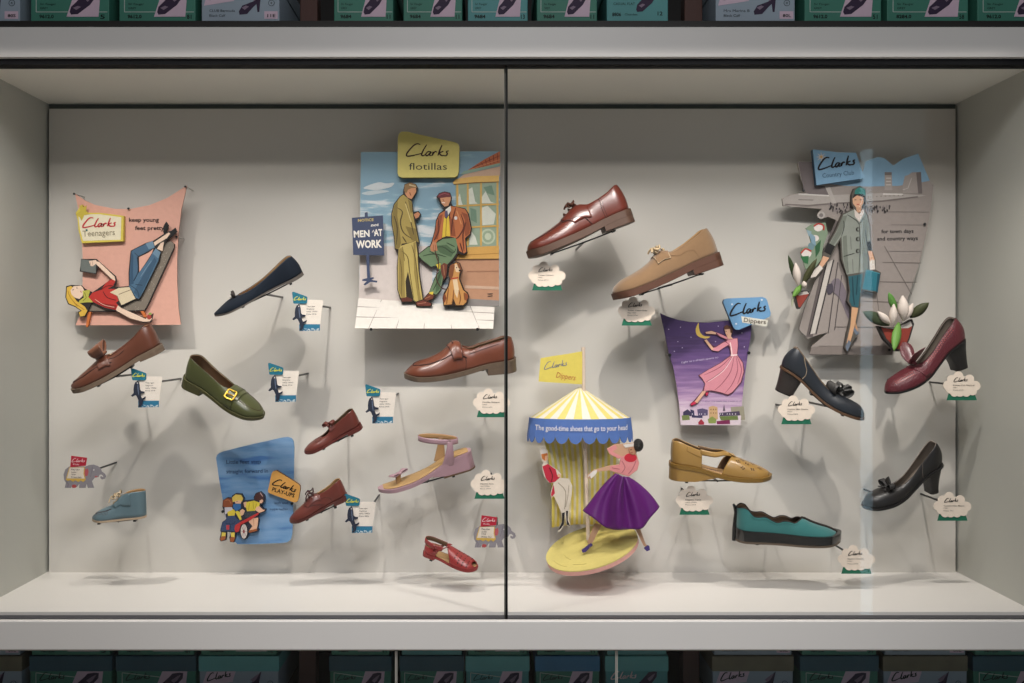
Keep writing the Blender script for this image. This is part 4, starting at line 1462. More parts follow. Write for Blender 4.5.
a.shape([(196, 570), (210, 552), (246, 560), (230, 604), (198, 600)], '96542e', 3)
a.shape([(215, 172), (250, 140), (304, 146), (324, 180), (312, 212), (285, 196), (240, 210), (222, 216)], 'd8bc58', 1)
a.shape([(240, 208), (285, 196), (308, 205), (300, 232), (250, 230)], 'e0b494', 2)
a.line([(258, 208), (272, 210)], 4, '4a342a', 3)
a.shape([(226, 238), (250, 230), (300, 230), (302, 275), (262, 302), (240, 290), (226, 268)], '3668a0', 2)
a.shape([(246, 310), (266, 300), (292, 312), (310, 384), (292, 390)], 'd8c448', 3)
a.shape([(292, 300), (318, 282), (342, 300), (325, 340), (300, 350)], 'e0b494', 2)
a.shape([(432, 182), (446, 136), (490, 122), (522, 150), (522, 190), (510, 186), (486, 200), (456, 202), (440, 196)], '4a2a28', 1)
a.line([(490, 122), (515, 160)], 6, 'c8a8a0', 2)
a.shape([(486, 200), (510, 188), (520, 204), (506, 226), (484, 224)], 'dcae90', 2)
a.shape([(326, 220), (356, 210), (352, 270), (336, 262)], 'dcae90', 1)
a.shape([(356, 216), (430, 200), (486, 222), (480, 262), (440, 300), (362, 306), (350, 262)], 'd8c442', 1)
for q_ in ([(385, 225), (378, 290)], [(420, 215), (425, 280)], [(455, 230), (445, 270)]):
    a.line(q_, 4, '9a8424', 2)
a.shape([(456, 262), (482, 255), (520, 290), (535, 288), (530, 303), (480, 320), (440, 290)], 'dcae90', 2)
a.shape([(336, 330), (352, 306), (440, 300), (452, 332), (440, 372), (350, 368)], '3c4248', 2)
a.shape([(372, 400), (400, 372), (472, 368), (466, 440), (455, 478), (384, 490), (415, 450)], 'dcae90', 1)
a.line([(425, 380), (430, 450)], 4, 'a87858', 2)
a.shape([(380, 494), (455, 474), (462, 492), (390, 514), (378, 508)], '96542e', 2)
a.shape([(240, 480), (246, 440), (300, 408), (470, 318), (482, 328), (382, 400), (302, 440), (282, 500), (252, 510)], 'b83434', 4)
a.line([(300, 440), (382, 398)], 5, '5c1414', 5)
a.dot(333, 500, 38, 78, '24242a', 4, 22)
a.dot(333, 500, 31, 70, 'd0c4bc', 5, 22)
for k in range(4):
    t = PI * k / 4
    a.line([(333 - 29 * math.cos(t), 500 - 66 * math.sin(t)), (333 + 29 * math.cos(t), 500 + 66 * math.sin(t))], 3, '5c5a60', 6)
a.dot(333, 500, 10, 16, '8a3438', 7, 10)
a.build('children_cutout', root)

# ---- carousel display
Y0 = 2.685
root = thing('carousel_display', 'yellow and white paper carousel with flag and girl in a purple skirt', 'advertising display', P(585, 570, Y0))
K = dict(ox=520, oy=340, sc=807 / 130)
Lc = dict(ox=525, oy=430, sc=637 / 140)
cx, cz_rim = P(580, 417, Y0).x, P(580, 417.5, Y0).z
R0 = 49.5 * Y0 / F
apex = P(584, 386.5, Y0).z
DF = 0.52                                             # the paper roof is a flattened half round
yel, crm = 'd4c470', 'd6d0c4'
m = MB()
NS = 36
for i in range(NS):
    t0_, t1_ = PI * i / NS, PI * (i + 1) / NS
    pr = lambda t, r, z: Vector((cx - r * math.cos(t) * R0, Y0 - r * math.sin(t) * R0 * DF, z))
    c = pc(yel) if (i // 2) % 2 == 0 else pc(crm)
    rows = [[pr(t0_, r, apex + (cz_rim - apex) * r), pr(t1_, r, apex + (cz_rim - apex) * r)] for r in (0.03, .35, .7, 1.0)]
    m.grid(rows, c)
m.build('canopy', root, solid=(0.002, -1), merge=1e-5)
m = MB()
n = 108
vt, vb = cz_rim + 0.001, cz_rim - 17 * Y0 / F
rows = [[], []]
for i in range(n + 1):
    t = PI * i / n
    sc_ = abs(math.sin(t * 12)) ** .6
    rows[0].append((cx - (R0 + .002) * math.cos(t), Y0 - (R0 * DF + .002) * math.sin(t), vt))
    rr = R0 * 1.06
    rows[1].append((cx - rr * math.cos(t), Y0 - rr * DF * math.sin(t), vb - 0.018 * sc_))
m.grid(rows, pc('5472b0'))
va = m.build('valance', root, solid=(0.0015, 1))
m = MB()
zt_ = vt - 0.024


WT = R0 * 1.78


def wrap_txt(lx, lz):
    a_ = PI / 2 + math.asin(max(-1, min(1, (lx - WT / 2) / (R0 * 1.0)))) * 0.98
    r_ = R0 * 1.03 + 0.002
    return (cx - r_ * math.cos(a_), Y0 - (R0 * 1.04 * DF + 0.0045) * math.sin(a_), zt_ + lz - 0.006)


text_mesh(m, 'The good-time shoes that go to your head', 0, 0, WT, 0.0135, 0, pc('e4e2e6'), bold=0.01, wrap=wrap_txt)
m.build('valance_lettering', root)
# striped curtain, a hollow half round behind the pole
m = MB()
ns = 26
zt_c, zb_c = cz_rim - 0.01, P(0, 527, Y0).z
for i in range(ns):
    c = pc('e8d468') if i % 2 == 0 else pc('e2d8b8')
    rows = []
    for k in range(9):
        f_ = k / 8
        z = zt_c + (zb_c - zt_c) * f_
        l = P(525 + (70 + 52 * f_ + 20 * math.sin(PI * f_)) / Lc['sc'], 0, Y0).x
        r = P(525 + (432 - 15 * f_) / Lc['sc'], 0, Y0).x
        row = []
        for s_ in (i / ns, (i + 1) / ns):
            x = l + (r - l) * s_
            y = Y0 + 0.012 + 0.045 * math.sin(PI * s_) - 0.02
            row.append((x, y, z))
        rows.append(row)
    m.grid(rows, c)
m.build('striped_curtain', root, solid=(0.002, 1), merge=1e-5, smooth=40)
# pole, flag
m = MB()
pt = P(520 + 392 / K['sc'], 340 + 44 / K['sc'], Y0)
pb = P(525 + 288 / Lc['sc'], 430 + 500 / Lc['sc'], Y0 - 0.03)
px_ = P(583.5, 400, Y0).x
m.tube([pb, (pb.x + (px_ - pb.x) * .6, Y0 - 0.015, (pb.z + apex) / 2), (px_, Y0 - 0.004, apex - 0.02), (pt.x, Y0 - 0.004, pt.z)], 0.0052, pc('d8c4b0'), 12)
m.build('pole', root, smooth=40)
a = Art(Y=Y0 - 0.012, **K)
a.card([(128, 113), (200, 100), (300, 85), (386, 70), (386, 276), (300, 270), (200, 264), (115, 258)], 'd6c45c', 0.002)
a.logo(152, 182, 145, '54648c', 1, 10, 0.03, 1.0)
a.text('Dippers', 222, 232, 345, 34, 'b0603a', 1, -9, 0.0, 0.2)
a.build('flag', root)
# tilted base disc
cb = P(525 + 303 / Lc['sc'], 430 + 532 / Lc['sc'], Y0 - 0.045)
ang, til = math.radians(17), math.radians(12.5)
nrm = Vector((-math.sin(ang) * math.cos(til), -math.sin(til), math.cos(ang) * math.cos(til)))
e1 = Vector((math.cos(ang), 0, math.sin(ang)))
e1 = (e1 - nrm * e1.dot(nrm)).normalized()
e2 = nrm.cross(e1)
RB = 211 / Lc['sc'] * Y0 / F
m = MB()
n = 48
for (z0, z1, r_, c) in ((-0.001, 0.002, 1.0, pc('d2c274')), (-0.012, -0.001, 1.0, pc('dca49a'))):
    top = [cb + (e1 * math.cos(2 * PI * k / n) + e2 * math.sin(2 * PI * k / n)) * RB * r_ + nrm * z1 for k in range(n)]
    bot = [p + nrm * (z0 - z1) for p in top]
    m.add(top + bot, [tuple(range(n)), tuple(range(2 * n - 1, n - 1, -1))] + [(k, n + k, n + (k + 1) % n, (k + 1) % n) for k in range(n)], c)
for k, (r_, t0_, t1_) in enumerate(((.86, 3.3, 3.9), (.6, 3.2, 3.7), (.75, 4.0, 4.4))):
    m.tube([cb + (e1 * math.cos(t) + e2 * math.sin(t)) * RB * r_ + nrm * 0.0022 for t in [t0_ + (t1_ - t0_) * i / 8 for i in range(9)]], 0.0004, pc('a8944a'), 5)
m.build('base_disc', root)
# rider cut-out
a = Art(Y=Y0 - 0.035, **Lc)
a.card([(66, 85), (90, 78), (104, 96), (106, 128), (98, 150), (142, 178), (165, 200), (162, 218), (200, 222), (216, 255), (212, 300), (202, 345), (198, 400), (208, 440), (190, 434), (180, 385),
        (178, 430), (160, 462), (148, 462), (168, 418), (166, 378), (148, 335), (132, 300), (118, 308), (116, 290), (130, 240), (108, 240), (86, 210), (76, 165), (84, 148), (74, 130)], 'd0c4b4', 0.004)
a.shape([(70, 92), (90, 84), (100, 100), (98, 112), (74, 116)], 'd4ccc4', 1)
a.shape([(74, 110), (102, 104), (104, 128), (90, 140), (78, 130)], 'b86a30', 2)
a.shape([(92, 118), (104, 115), (102, 136), (90, 142)], 'd8a888', 3)
a.shape([(79, 166), (104, 154), (140, 180), (146, 204), (160, 200), (161, 214), (136, 236), (112, 240), (95, 220)], 'b4283c', 1)
a.line([(110, 170), (125, 205), (120, 235)], 5, '6c1420', 2, 3)
a.shape([(130, 248), (136, 288), (121, 304), (118, 294)], 'b4283c', 1)
a.dot(155, 207, 8, 8, 'd8a888', 2, 8)
a.line([(150, 240), (185, 280), (180, 360)], 4, '9c9080', 1, 3)
a.line([(200, 250), (195, 300), (185, 350)], 3, '9c9080', 1, 3)
a.shape([(168, 378), (181, 374), (177, 428), (165, 446), (150, 458), (168, 420)], '1c1a1c', 1)
a.shape([(186, 368), (196, 368), (194, 410), (206, 438), (190, 430)], '1c1a1c', 1)
a.build('rider_cutout', root)
MB().tube([P(525 + 140 / Lc['sc'], 430 + 250 / Lc['sc'], Y0 - .031), P(525 + 160 / Lc['sc'], 430 + 250 / Lc['sc'], Y0 + .02)], 0.002, pc('c8bca8'), 6).build('rider_strut', root)
# girl
YG = 2.595
a = Art(Y=YG, **Lc)
skn = 'c49a7c'
a.card([(372, 85), (412, 64), (448, 64), (496, 58), (497, 76), (506, 104), (512, 122), (520, 150), (512, 182), (472, 212), (415, 196), (385, 184), (330, 190), (322, 200), (300, 224), (286, 218),
        (284, 206), (310, 184), (330, 178), (386, 162), (428, 158), (438, 124), (428, 132), (384, 110)], skn, 0.006)
a.shape([(374, 86), (412, 66), (420, 84), (397, 98), (432, 116), (440, 122), (470, 106), (510, 122), (518, 150), (511, 180), (470, 210), (415, 192), (386, 182), (388, 163), (430, 158), (436, 126),
         (424, 130), (386, 108)], 'd88c8c', 1)
for q_ in ([(440, 140), (455, 170), (440, 195)], [(505, 140), (490, 175), (470, 200)], [(395, 172), (430, 178)]):
    a.line(q_, 3, 'a05c60', 2, 3)
a.dot(480, 126, 29, 20, 'c02838', 2)
a.shape([(472, 78), (505, 74), (506, 104), (492, 112), (478, 106), (474, 92)], 'c08c6c', 3)
a.line([(481, 103), (489, 103)], 3.5, '9c2c30', 4)
a.line([(472, 84), (473, 96), (480, 108), (494, 113)], 2.5, '80523c', 4, 3)
a.line([(478, 90), (486, 89)], 3, '2a1a16', 4)
a.line([(505, 84), (506, 104)], 3, '16130f', 4)
a.shape([(445, 66), (495, 60), (495, 74), (456, 80)], 'dcd4cc', 4)
a.shape([(288, 206), (310, 186), (328, 180), (326, 196), (300, 222), (296, 206), (288, 216)], 'dcd4cc', 2)
a.build('girl_figure', root)
m = MB()
hc = P(525 + 514 / Lc['sc'], 430 + 69 / Lc['sc'], YG)
rows = []
for i in range(9):
    th = PI * i / 8
    rows.append([(hc.x + 0.0128 * math.sin(th) * math.cos(2 * PI * k / 14) * (1.0 + .12 * math.cos(5 * k)), hc.y + 0.012 * math.sin(th) * math.sin(2 * PI * k / 14) - .001,
                  hc.z + 0.0172 * math.cos(th)) for k in range(14)])
m.grid(rows, mat('black_hair', '16130f', rough=0.5, k=.9, bump=.6, bscale=300), True)
m.build('hair', root, smooth=60)
for q_, c in (([(318, 425), (348, 432), (308, 512), (292, 522), (284, 512)], skn), ([(492, 430), (520, 436), (546, 512), (556, 530), (540, 527)], skn)):
    a = Art(Y=YG + 0.004, **Lc)
    a.card(q_, c, 0.006)
    lg = a.build('leg', root)
    a = Art(Y=YG + 0.003, **Lc)
    if q_[0][0] < 400:
        a.card([(258, 548), (272, 538), (300, 514), (309, 524), (296, 534), (275, 556), (262, 558)], '4a3a78', 0.008)
    else:
        a.card([(542, 540), (556, 526), (566, 528), (569, 546), (554, 552)], '4a3a78', 0.008)
    a.build('shoe', lg)
sk_m = mat('purple_satin', '6a2078', rough=0.42, k=1.7, var=.08, vscale=50, sheen=.02, spec=.3, bump=.05, bscale=400)
m = MB()
left = herm([(0, 412), (.25, 372), (.5, 328), (.75, 292), (1, 262)])
lefty = herm([(0, 196), (.25, 232), (.5, 282), (.75, 330), (1, 366)])
right = herm([(0, 470), (.25, 500), (.5, 538), (.75, 575), (1, 608)])
righty = herm([(0, 214), (.25, 232), (.5, 262), (.75, 300), (1, 346)])
hem = herm([(0, 0), (.12, 26), (.28, 70), (.45, 76), (.62, 84), (.75, 78), (.88, 40), (1, 0)])
rows = []
NV, NU = 26, 72
for i in range(NV + 1):
    f_ = i / NV
    row = []
    for j in range(NU + 1):
        s_ = j / NU
        u = left(f_) + (right(f_) - left(f_)) * s_
        v = lefty(f_) + (righty(f_) - lefty(f_)) * s_ + hem(s_) * f_ ** 1.3
        ple = math.sin(s_ * PI * 6 + 3.4 * f_ * (s_ - .35) + 1.1 * math.sin(4 * s_ + 2 * f_)) * (0.35 + 0.65 * math.sin(PI * s_))
        dep = -0.006 - 0.045 * math.sin(PI * s_) ** .7 * (0.25 + .75 * f_) - 0.0125 * ple * (0.2 + f_ * (1.4 - .9 * f_))
        dep += -0.02 * math.exp(-((s_ - .42) / .10) ** 2) * (1 - f_) ** .6
        p0 = P(Lc['ox'] + u / Lc['sc'], Lc['oy'] + v / Lc['sc'], YG)
        row.append((p0.x, YG + dep, p0.z))
    rows.append(row)
m.grid(rows, sk_m)
m.build('skirt', root, smooth=80, solid=(0.0015, 1))
st = MB()
st.tube([P(525 + 440 / Lc['sc'], 430 + 190 / Lc['sc'], YG + .006), P(525 + 420 / Lc['sc'], 430 + 190 / Lc['sc'], Y0 + .03)], 0.003, pc('c8bca8'), 8)
st.build('figure_strut', root)
for (u, v) in ((300, 120), (230, 420)):
    q0 = P(525 + u / Lc['sc'], 430 + v / Lc['sc'], Y0 + 0.03)
    MB().tube([(q0.x, YW, q0.z), (q0.x, Y0 + 0.0375, q0.z)], 0.004, pin_mat, 8).build('wall_pin', root)

# ------------------------------------------------------------------ price cards on pins
YC = 2.6


def card_pin(root, p, r=0.0028):
    m = MB()
    m.tube([(p.x, YW, p.z), (p.x, p.y + 0.002, p.z)], r, pin_mat, 8)
    return m.build('pin', root, smooth=40)


def new_card(name, label, u, v, ox, oy, sc, group):
    return thing(name, label, 'price card', P(ox + u / sc, oy + v / sc, YC), group)


def place_copies(src, src_px, spots, group, lines=None, textmaker=None):
    for (px, py, lab) in spots:
        d = P(px, py, YC) - P(*src_px, YC)
        copy_thing(src, Vector(src.location) + d, lab, group)


# swordfish cards
S = (285, 288, 640 / 45)
fish = new_card('price_card', 'white and teal swordfish price card under the navy flat shoe', 310, 330, *S, 'swordfish price cards')
S_ = dict(ox=S[0], oy=S[1], sc=S[2])
a = Art(Y=YC, **S_)
a.card([(200, 222), (315, 222), (315, 168), (530, 172), (543, 186), (499, 520), (496, 606), (203, 612)], 'e6dcd0', 0.002)
a.shape([(202, 515), (499, 515), (496, 606), (203, 612)], '2c7090', 1)
random.seed(2)
for k in range(26):
    a.dot(random.uniform(212, 488), random.uniform(575, 606), random.uniform(5, 11), random.uniform(4, 9), 'c0d0d4', 2, 7)
a.build('card', fish)
a = Art(Y=YC - 0.003, **S_)
a.card([(100, 66), (106, 55), (124, 54), (296, 116), (312, 124), (318, 138), (311, 210), (298, 222), (132, 224), (118, 214)], '1f6c82', 0.003)
a.logo(127, 172, 172, 'd8d84c', 1, 0, 0.055)
a.build('name_tab', fish)
a = Art(Y=YC - 0.004, **S_)
a.card([(188, 226), (198, 230), (212, 256), (219, 285), (224, 325), (226, 358), (246, 378), (292, 384), (284, 404), (236, 412), (234, 430), (254, 480), (282, 470), (307, 453), (303, 482), (268, 508), (262, 560),
        (236, 602), (202, 598), (218, 562), (206, 500), (182, 448), (164, 434), (122, 458), (102, 444), (140, 404), (138, 350), (146, 290), (164, 250), (184, 240)], '262c3c', 0.003)
a.shape([(200, 270), (207, 300), (211, 340), (213, 380), (220, 430), (208, 420), (198, 360), (194, 310)], '5c677c', 1, 2)
a.dot(196, 262, 8, 10, 'd0ccc8', 2, 8)
a.build('swordfish_cutout', fish)
a = Art(Y=YC, **S_)
for t_, v in (('Teen-ager', 268), ('Sixpence', 306), ('early 1950s', 342), ('Price 39/6', 380)):
    a.text(t_, 306, v, 306 + len(t_) * 14, 17, '3a3430', 1, 0, 0.01)
a.build('lettering', fish)
card_pin(fish, P(285 + 470 / S[2], 288 + 250 / S[2], YC))
place_copies(fish, (308, 312), [
    (147, 388.5, 'white and teal swordfish price card under the bow loafer by the pink card'),
    (284, 383, 'white and teal swordfish price card right of the green buckled shoe'),
    (381, 404.5, 'white and teal swordfish price card right of the red bar shoe'),
    (360.5, 514, 'white and teal swordfish price card by the heel of the lace-up child shoe')], 'swordfish price cards')

# elephant cards
S = (50, 430, 1024 / 150)
S_ = dict(ox=S[0], oy=S[1], sc=S[2])
ele = new_card('price_card', 'grey elephant price card with red flag above the blue bootie', 230, 320, *S, 'elephant price cards')
a = Art(Y=YC, **S_)
a.card([(92, 305), (104, 270), (130, 250), (240, 250), (265, 240), (295, 236), (325, 246), (345, 262), (352, 282), (375, 300), (382, 318), (372, 334), (355, 338), (342, 326), (346, 314), (358, 322), (364, 316), (352, 304),
        (338, 306), (330, 322), (305, 326), (285, 350), (300, 395), (258, 396), (250, 365), (242, 396), (198, 396), (200, 365), (182, 390), (150, 397), (152, 370), (142, 396), (100, 396), (108, 360), (96, 340)],
       '868186', 0.002)
a.dot(165, 384, 16, 12, 'a84848', 1)
a.shape([(232, 272), (258, 262), (264, 285), (256, 312), (242, 316), (236, 300)], 'b05458', 1)
a.dot(300, 272, 4, 5, 'e0d8d4', 2, 8)
a.line([(112, 350), (125, 370), (120, 392)], 4, '6a6470', 1)
a.line([(290, 250), (285, 290), (275, 320)], 3, '6a6470', 1)
a.shape([(305, 312), (330, 318), (310, 326)], 'b05458', 1)
a.build('card', ele)
a = Art(Y=YC - 0.0008, **S_)
a.card([(132, 254), (238, 254), (234, 300), (244, 340), (226, 356), (210, 344), (192, 356), (174, 343), (156, 354), (140, 342), (122, 348), (108, 340), (118, 300)], 'c8a44c', 0.0008)
a.shape([(136, 256), (232, 256), (228, 300), (236, 332), (116, 330), (124, 300)], 'd8ccbc', 1)
for t_, v in (('Play-Ups', 274), ('Jumbo', 292), ('1954', 308), ('Price 26/-', 326)):
    a.text(t_, 146, v, 146 + len(t_) * 7.2, 10, '3a3434', 2, -1, 0.01)
a.build('saddle_blanket', ele)
a = Art(Y=YC - 0.002, **S_)
a.card([(145, 176), (252, 190), (243, 244), (138, 254)], 'ac1f34', 0.002)
a.logo(150, 218, 88, 'e0c0c0', 1, 0, 0.045)
a.text('Kids', 158, 238, 200, 10, 'e0c0c0', 1, -3, 0.01)
a.build('flag', ele)
card_pin(ele, P(50 + 255 / S[2], 430 + 290 / S[2], YC))
d = P(494.5, 531.5, YC) - P(84.5, 472, YC)
copy_thing(ele, Vector(ele.location) + d, 'grey elephant price card with red flag beside the red child sandal', 'elephant price cards')

# cloud cards
S = (525, 258, 831 / 45)
S_ = dict(ox=S[0], oy=S[1], sc=S[2])
cloud = new_card('price_card', 'cloud-shaped price card under the brown leather lace-up shoe', 410, 400, *S, 'cloud price cards')
a = Art(Y=YC, **S_)
a.card([(172, 455), (640, 455), (690, 598), (132, 598)], '1f6a50', 0.0015)
a.build('base_tab', cloud)
a = Art(Y=YC - 0.002, **S_)
pts = []
puffs = [(345, 152, 88), (548, 208, 86), (662, 330, 88), (606, 428, 78), (490, 452, 80), (372, 440, 92), (270, 452, 78), (190, 396, 76), (146, 322, 84), (218, 214, 84), (400, 320, 175)]
for k in range(120):
    t = 2 * PI * k / 120
    dx, dz, far = math.cos(t), math.sin(t), 0
    for (u, v, r) in puffs:
        pu, pv = u - 405, v - 325
        b_ = pu * dx + pv * dz
        d_ = b_ * b_ - (pu * pu + pv * pv - r * r)
        if d_ >= 0:
            far = max(far, b_ + math.sqrt(d_))
    pts.append((405 + dx * far, 325 + dz * far))
a.card(pts, 'e8d9c8', 0.002)
a.build('cloud_card', cloud)
cloud_pin = card_pin(cloud, P(525 + 440 / S[2], 258 + 330 / S[2], YC))
clouds = [
    (547.2, 276.6, None, ('Torlan, Caldera', '1956', 'Price 59/9')),
    (636.7, 311.8, 'cloud-shaped price card under the tan suede lace-up shoe', ('Torlan, Desert Khan', 'May 1950', 'Price 57/6')),
    (491.8, 403.5, 'cloud-shaped price card below the heel of the penny loafer', ('Flotilla, Skipper', '1954', 'Price 65/-')),
    (489.5, 485, 'cloud-shaped price card right of the pink wedge sandal', ('Dippers, Suna', 'mid 1950s', 'Price 39/9')),
    (796.5, 410.5, 'cloud-shaped price card under the heel of the navy heeled shoe', ('Country Club, Camden', '1951', 'Price 59/9')),
    (961.8, 386.5, 'cloud-shaped price card below the heel of the red heeled shoe', ('Country Club, Rhapsody', '1951', 'Price 49/9')),
    (694.5, 501, 'cloud-shaped price card under the heel of the yellow shoe', ('Dippers, Tahiti', 'early 1950s', 'Price 39/9')),
    (856.5, 560, 'cloud-shaped price card at the toe of the teal slip-on shoe', ('Dippers, Harmony', '1953', 'Price 29/9')),
    (952.5, 507, 'cloud-shaped price card right of the black heeled shoe', ('Country Club, Matina', '1951', 'Price 75/-')),
]
ref = P(547.2, 276.6, YC)
made = []
for (px, py, lab, ln_) in clouds:
    made.append((cloud if lab is None else copy_thing(cloud, Vector(cloud.location) + P(px, py, YC) - ref, lab, 'cloud price cards'), ln_))
for (c, ln_) in made:
    a = Art(Y=YC - 0.002, **S_)
    a.logo(255, 255, 255, '2c2620', 1, 4, 0.05)
    for t_, v in zip(ln_, (328, 372, 420)):
        a.text(t_, 240, v, 240 + min(400, len(t_) * 19), 22, '4a423a', 1, 0, 0.015 if v == 328 else 0.0)
    o = a.build('lettering', cloud)
    o.parent = c

# ------------------------------------------------------------------ shoes
class Last:
    """A shoe form in units of its own length: heel at x = 0, toe at x = 1, z up, y across."""

    def __init__(s, zb, zt, w, v=0.55, d=0.12, th0=48, p=0.8, ra=0.10, rt=0.16, toe_k=0.45, hb=0.012, hf=0.012, toe_pow=0.5, lean=0.0):
        s.zb, s.zt, s.w = herm(zb), herm(zt), herm(w)
        s.v, s.d, s.th0, s.p, s.ra, s.rt, s.toe_k, s.hb, s.hf, s.toe_pow, s.lean = v, d, math.radians(th0), p, ra, rt, toe_k, hb, hf, toe_pow, lean

    def rnd(s, x):
        a = 1 - (1 - min(max(x, 0) / s.ra, 1)) ** 2
        b = 1 - (1 - min(max(1 - x, 0) / s.rt, 1)) ** 2
        return math.sqrt(max(a, 0)) * max(b, 0) ** s.toe_pow

    def half(s, x):
        return s.w(x) * s.rnd(x)

    def th(s, x):
        if s.v is None or x >= s.v:
            return PI / 2
        return math.acos(min(1, math.cos(s.th0) * math.sqrt(min((s.v - x) / s.d, 1))))

    def pt(s, x, u, off=0.0):
        """u from -1 (bottom edge, one side) through 0 (top) to 1 (bottom edge, other side)."""
        if off:
            e = 0.004
            xx = min(max(x, e), 1 - e)
            uu = math.copysign(min(max(abs(u), 0.02), 0.98), u if u else 1)
            a = s.pt(xx + e, uu) - s.pt(xx - e, uu)
            b = s.pt(xx, uu + 0.01) - s.pt(xx, uu - 0.01)
            if abs(u) < 0.05:
                b = Vector((0, 1, 0))
            n = a.cross(b)
            if n.length > 1e-9:
                n.normalize()
                c = s.pt(x, u)
                mid = Vector((c.x, 0, s.zb(x)))
                if abs(u) < 0.05:
                    if n.z < 0:
                        n = -n
                elif n.dot(c - mid) < 0:
                    n = -n
                return c + n * off
        w, zb = s.half(x), s.zb(x)
        th = s.th(x)
        tr = min(max(1 - x, 0) / s.rt, 1)
        tr = math.sqrt(1 - (1 - tr) ** 2) * (1 - s.toe_k) + s.toe_k
        top = (s.zt(x) - zb) * tr
        h = top / math.sin(th) ** s.p
        t = (1 - abs(u)) * th
        y = math.copysign(w * max(math.cos(t), 0) ** s.p, u) if u else (w * max(math.cos(t), 0) ** s.p)
        zr = math.sin(t) ** s.p * h
        q = zr / max(h, 1e-6)
        dx = (s.hf * q * q - s.hb * math.sin(PI * min(q, 1))) * math.exp(-x / 0.07)
        dx -= s.lean * q * q * math.exp(-(1 - x) / 0.12)
        return Vector((x + dx, y, zb + zr))


def stations(last, n=46, x0=0.0, x1=1.0):
    xs = [x0 + (x1 - x0) * (0.5 - 0.5 * math.cos(PI * i / n)) for i in range(n + 1)]
    if last.v is not None:
        xs += [last.v - last.d * (k / 9) ** 1.6 for k in range(10)]
    xs = sorted(x for x in set(round(x, 5) for x in xs) if x0 <= x <= x1)
    return xs


def upper(last, root, m, lining, rim=None, thick=0.014, nu=14, name='upper'):
    b = MB()
    b.m(m), b.m(lining), b.m(rim or m)
    xs = stations(last)
    for sgn in (1, -1):
        rows = []
        for x in xs:
            r = [last.pt(x, sgn * max(1 - j / nu, 1e-9)) for j in range(nu + 1)]
            if last.th(x) > PI / 2 - 1e-6:
                r[-1].y = 0.0
            rows.append(r if sgn > 0 else r)
        n = len(rows[0])
        v = [p for r in rows for p in r]
        fs = []
        for i in range(len(rows) - 1):
            for j in range(n - 1):
                q = (i * n + j, (i + 1) * n + j, (i + 1) * n + j + 1, i * n + j + 1)
                fs.append(q if sgn < 0 else q[::-1])
        b.add(v, fs, m)
    # outward normals: bottom edge going toe-ward then up, seen from the -y side
    return b.build(name, root, smooth=50, solid=(thick, -1, 1, 2), recalc=False, merge=2e-4)


def patch(last, root, name, m, x0, x1, u0, u1, off=0.002, thick=0.006, nx=14, nu=18, raw=False, lining=None):
    """Piece lying on the form between x0(u)..x1(u), u0..u1."""
    fx0 = x0 if callable(x0) else (lambda u: x0)
    fx1 = x1 if callable(x1) else (lambda u: x1)
    rows = []
    for i in range(nu + 1):
        u = u0 + (u1 - u0) * i / nu
        if abs(u) < 1e-6:
            u = 1e-6
        a, c = fx0(u), fx1(u)
        rows.append([last.pt(a + (c - a) * k / nx, u, off) for k in range(nx + 1)])
    b = MB()
    b.m(m)
    if lining:
        b.m(lining)
    v = [p for r in rows for p in r]
    n = nx + 1
    fs = [(i * n + j, i * n + j + 1, (i + 1) * n + j + 1, (i + 1) * n + j) for i in range(nu) for j in range(nx)]
    # face direction: outward
    c0 = v[(nu // 2) * n + nx // 2]
    q = fs[(nu // 2) * nx + nx // 2]
    nrm = (v[q[1]] - v[q[0]]).cross(v[q[2]] - v[q[0]])
    mid = Vector((c0.x, 0, last.zb(min(max(c0.x, 0), 1))))
    if nrm.dot(c0 - mid) < 0:
        fs = [f[::-1] for f in fs]
    b.add(v, fs, m)
    return b.build(name, root, smooth=50, solid=(thick, -1, 1, 0) if lining else (thick, 0), recalc=False, merge=1e-5)


def seam(b, last, path, r, m, off=0.001, n=5):
    b.tube([last.pt(x, u if abs(u) > 1e-6 else 1e-6, off) for x, u in path], r, m, n)


def rim_path(last, xa, xb, n=40):
    """Along the opening: far side from xb to the heel and back on the near side."""
    xs = [xa + (xb - xa) * (0.5 - 0.5 * math.cos(PI * i / n)) for i in range(n + 1)]
    a = [last.pt(x, 1e-9) for x in reversed(xs)]
    c = [last.pt(x, -1e-9) for x in xs[1:]]
    return a + c


def plan_loft(last, root, name, m, top, bot, x0=0.0, x1=1.0, e=0.012, shrink=0.0, n=44, top_m=None):
    """Slab under the form: outline widened by e, top(x)..bot(x)."""
    b = MB()
    rows = []
    for i in range(n + 1):
        q = x0 + (x1 - x0) * ((0.5 - 0.5 * math.cos(PI * i / n)) if (x0 == 0 and x1 == 1) else
                              (1 - math.cos(PI / 2 * i / n) if x0 == 0 else i / n))
        x = -e + q * (1 + 2 * e)
        w = last.half(q) + e * min(1, last.rnd(q) * 1.6)
        zt_, zb_ = top(q), bot(q)
        wb = w * (1 - shrink)
        c = min((zt_ - zb_) * .25, .004)
        rows.append([Vector((x, -w, zt_)), Vector((x, -wb, zb_ + c)), Vector((x, -wb + c, zb_)), Vector((x, wb - c, zb_)), Vector((x, wb, zb_ + c)), Vector((x, w, zt_))])
    b.grid(rows, m, True)
    k = len(b.v)
    b.f.append(list(range(5, -1, -1)))
    b.mi.append(0)
    b.f.append(list(range(k - 6, k)))
    b.mi.append(0)
    return b.build(name, root, smooth=40, merge=1e-5)


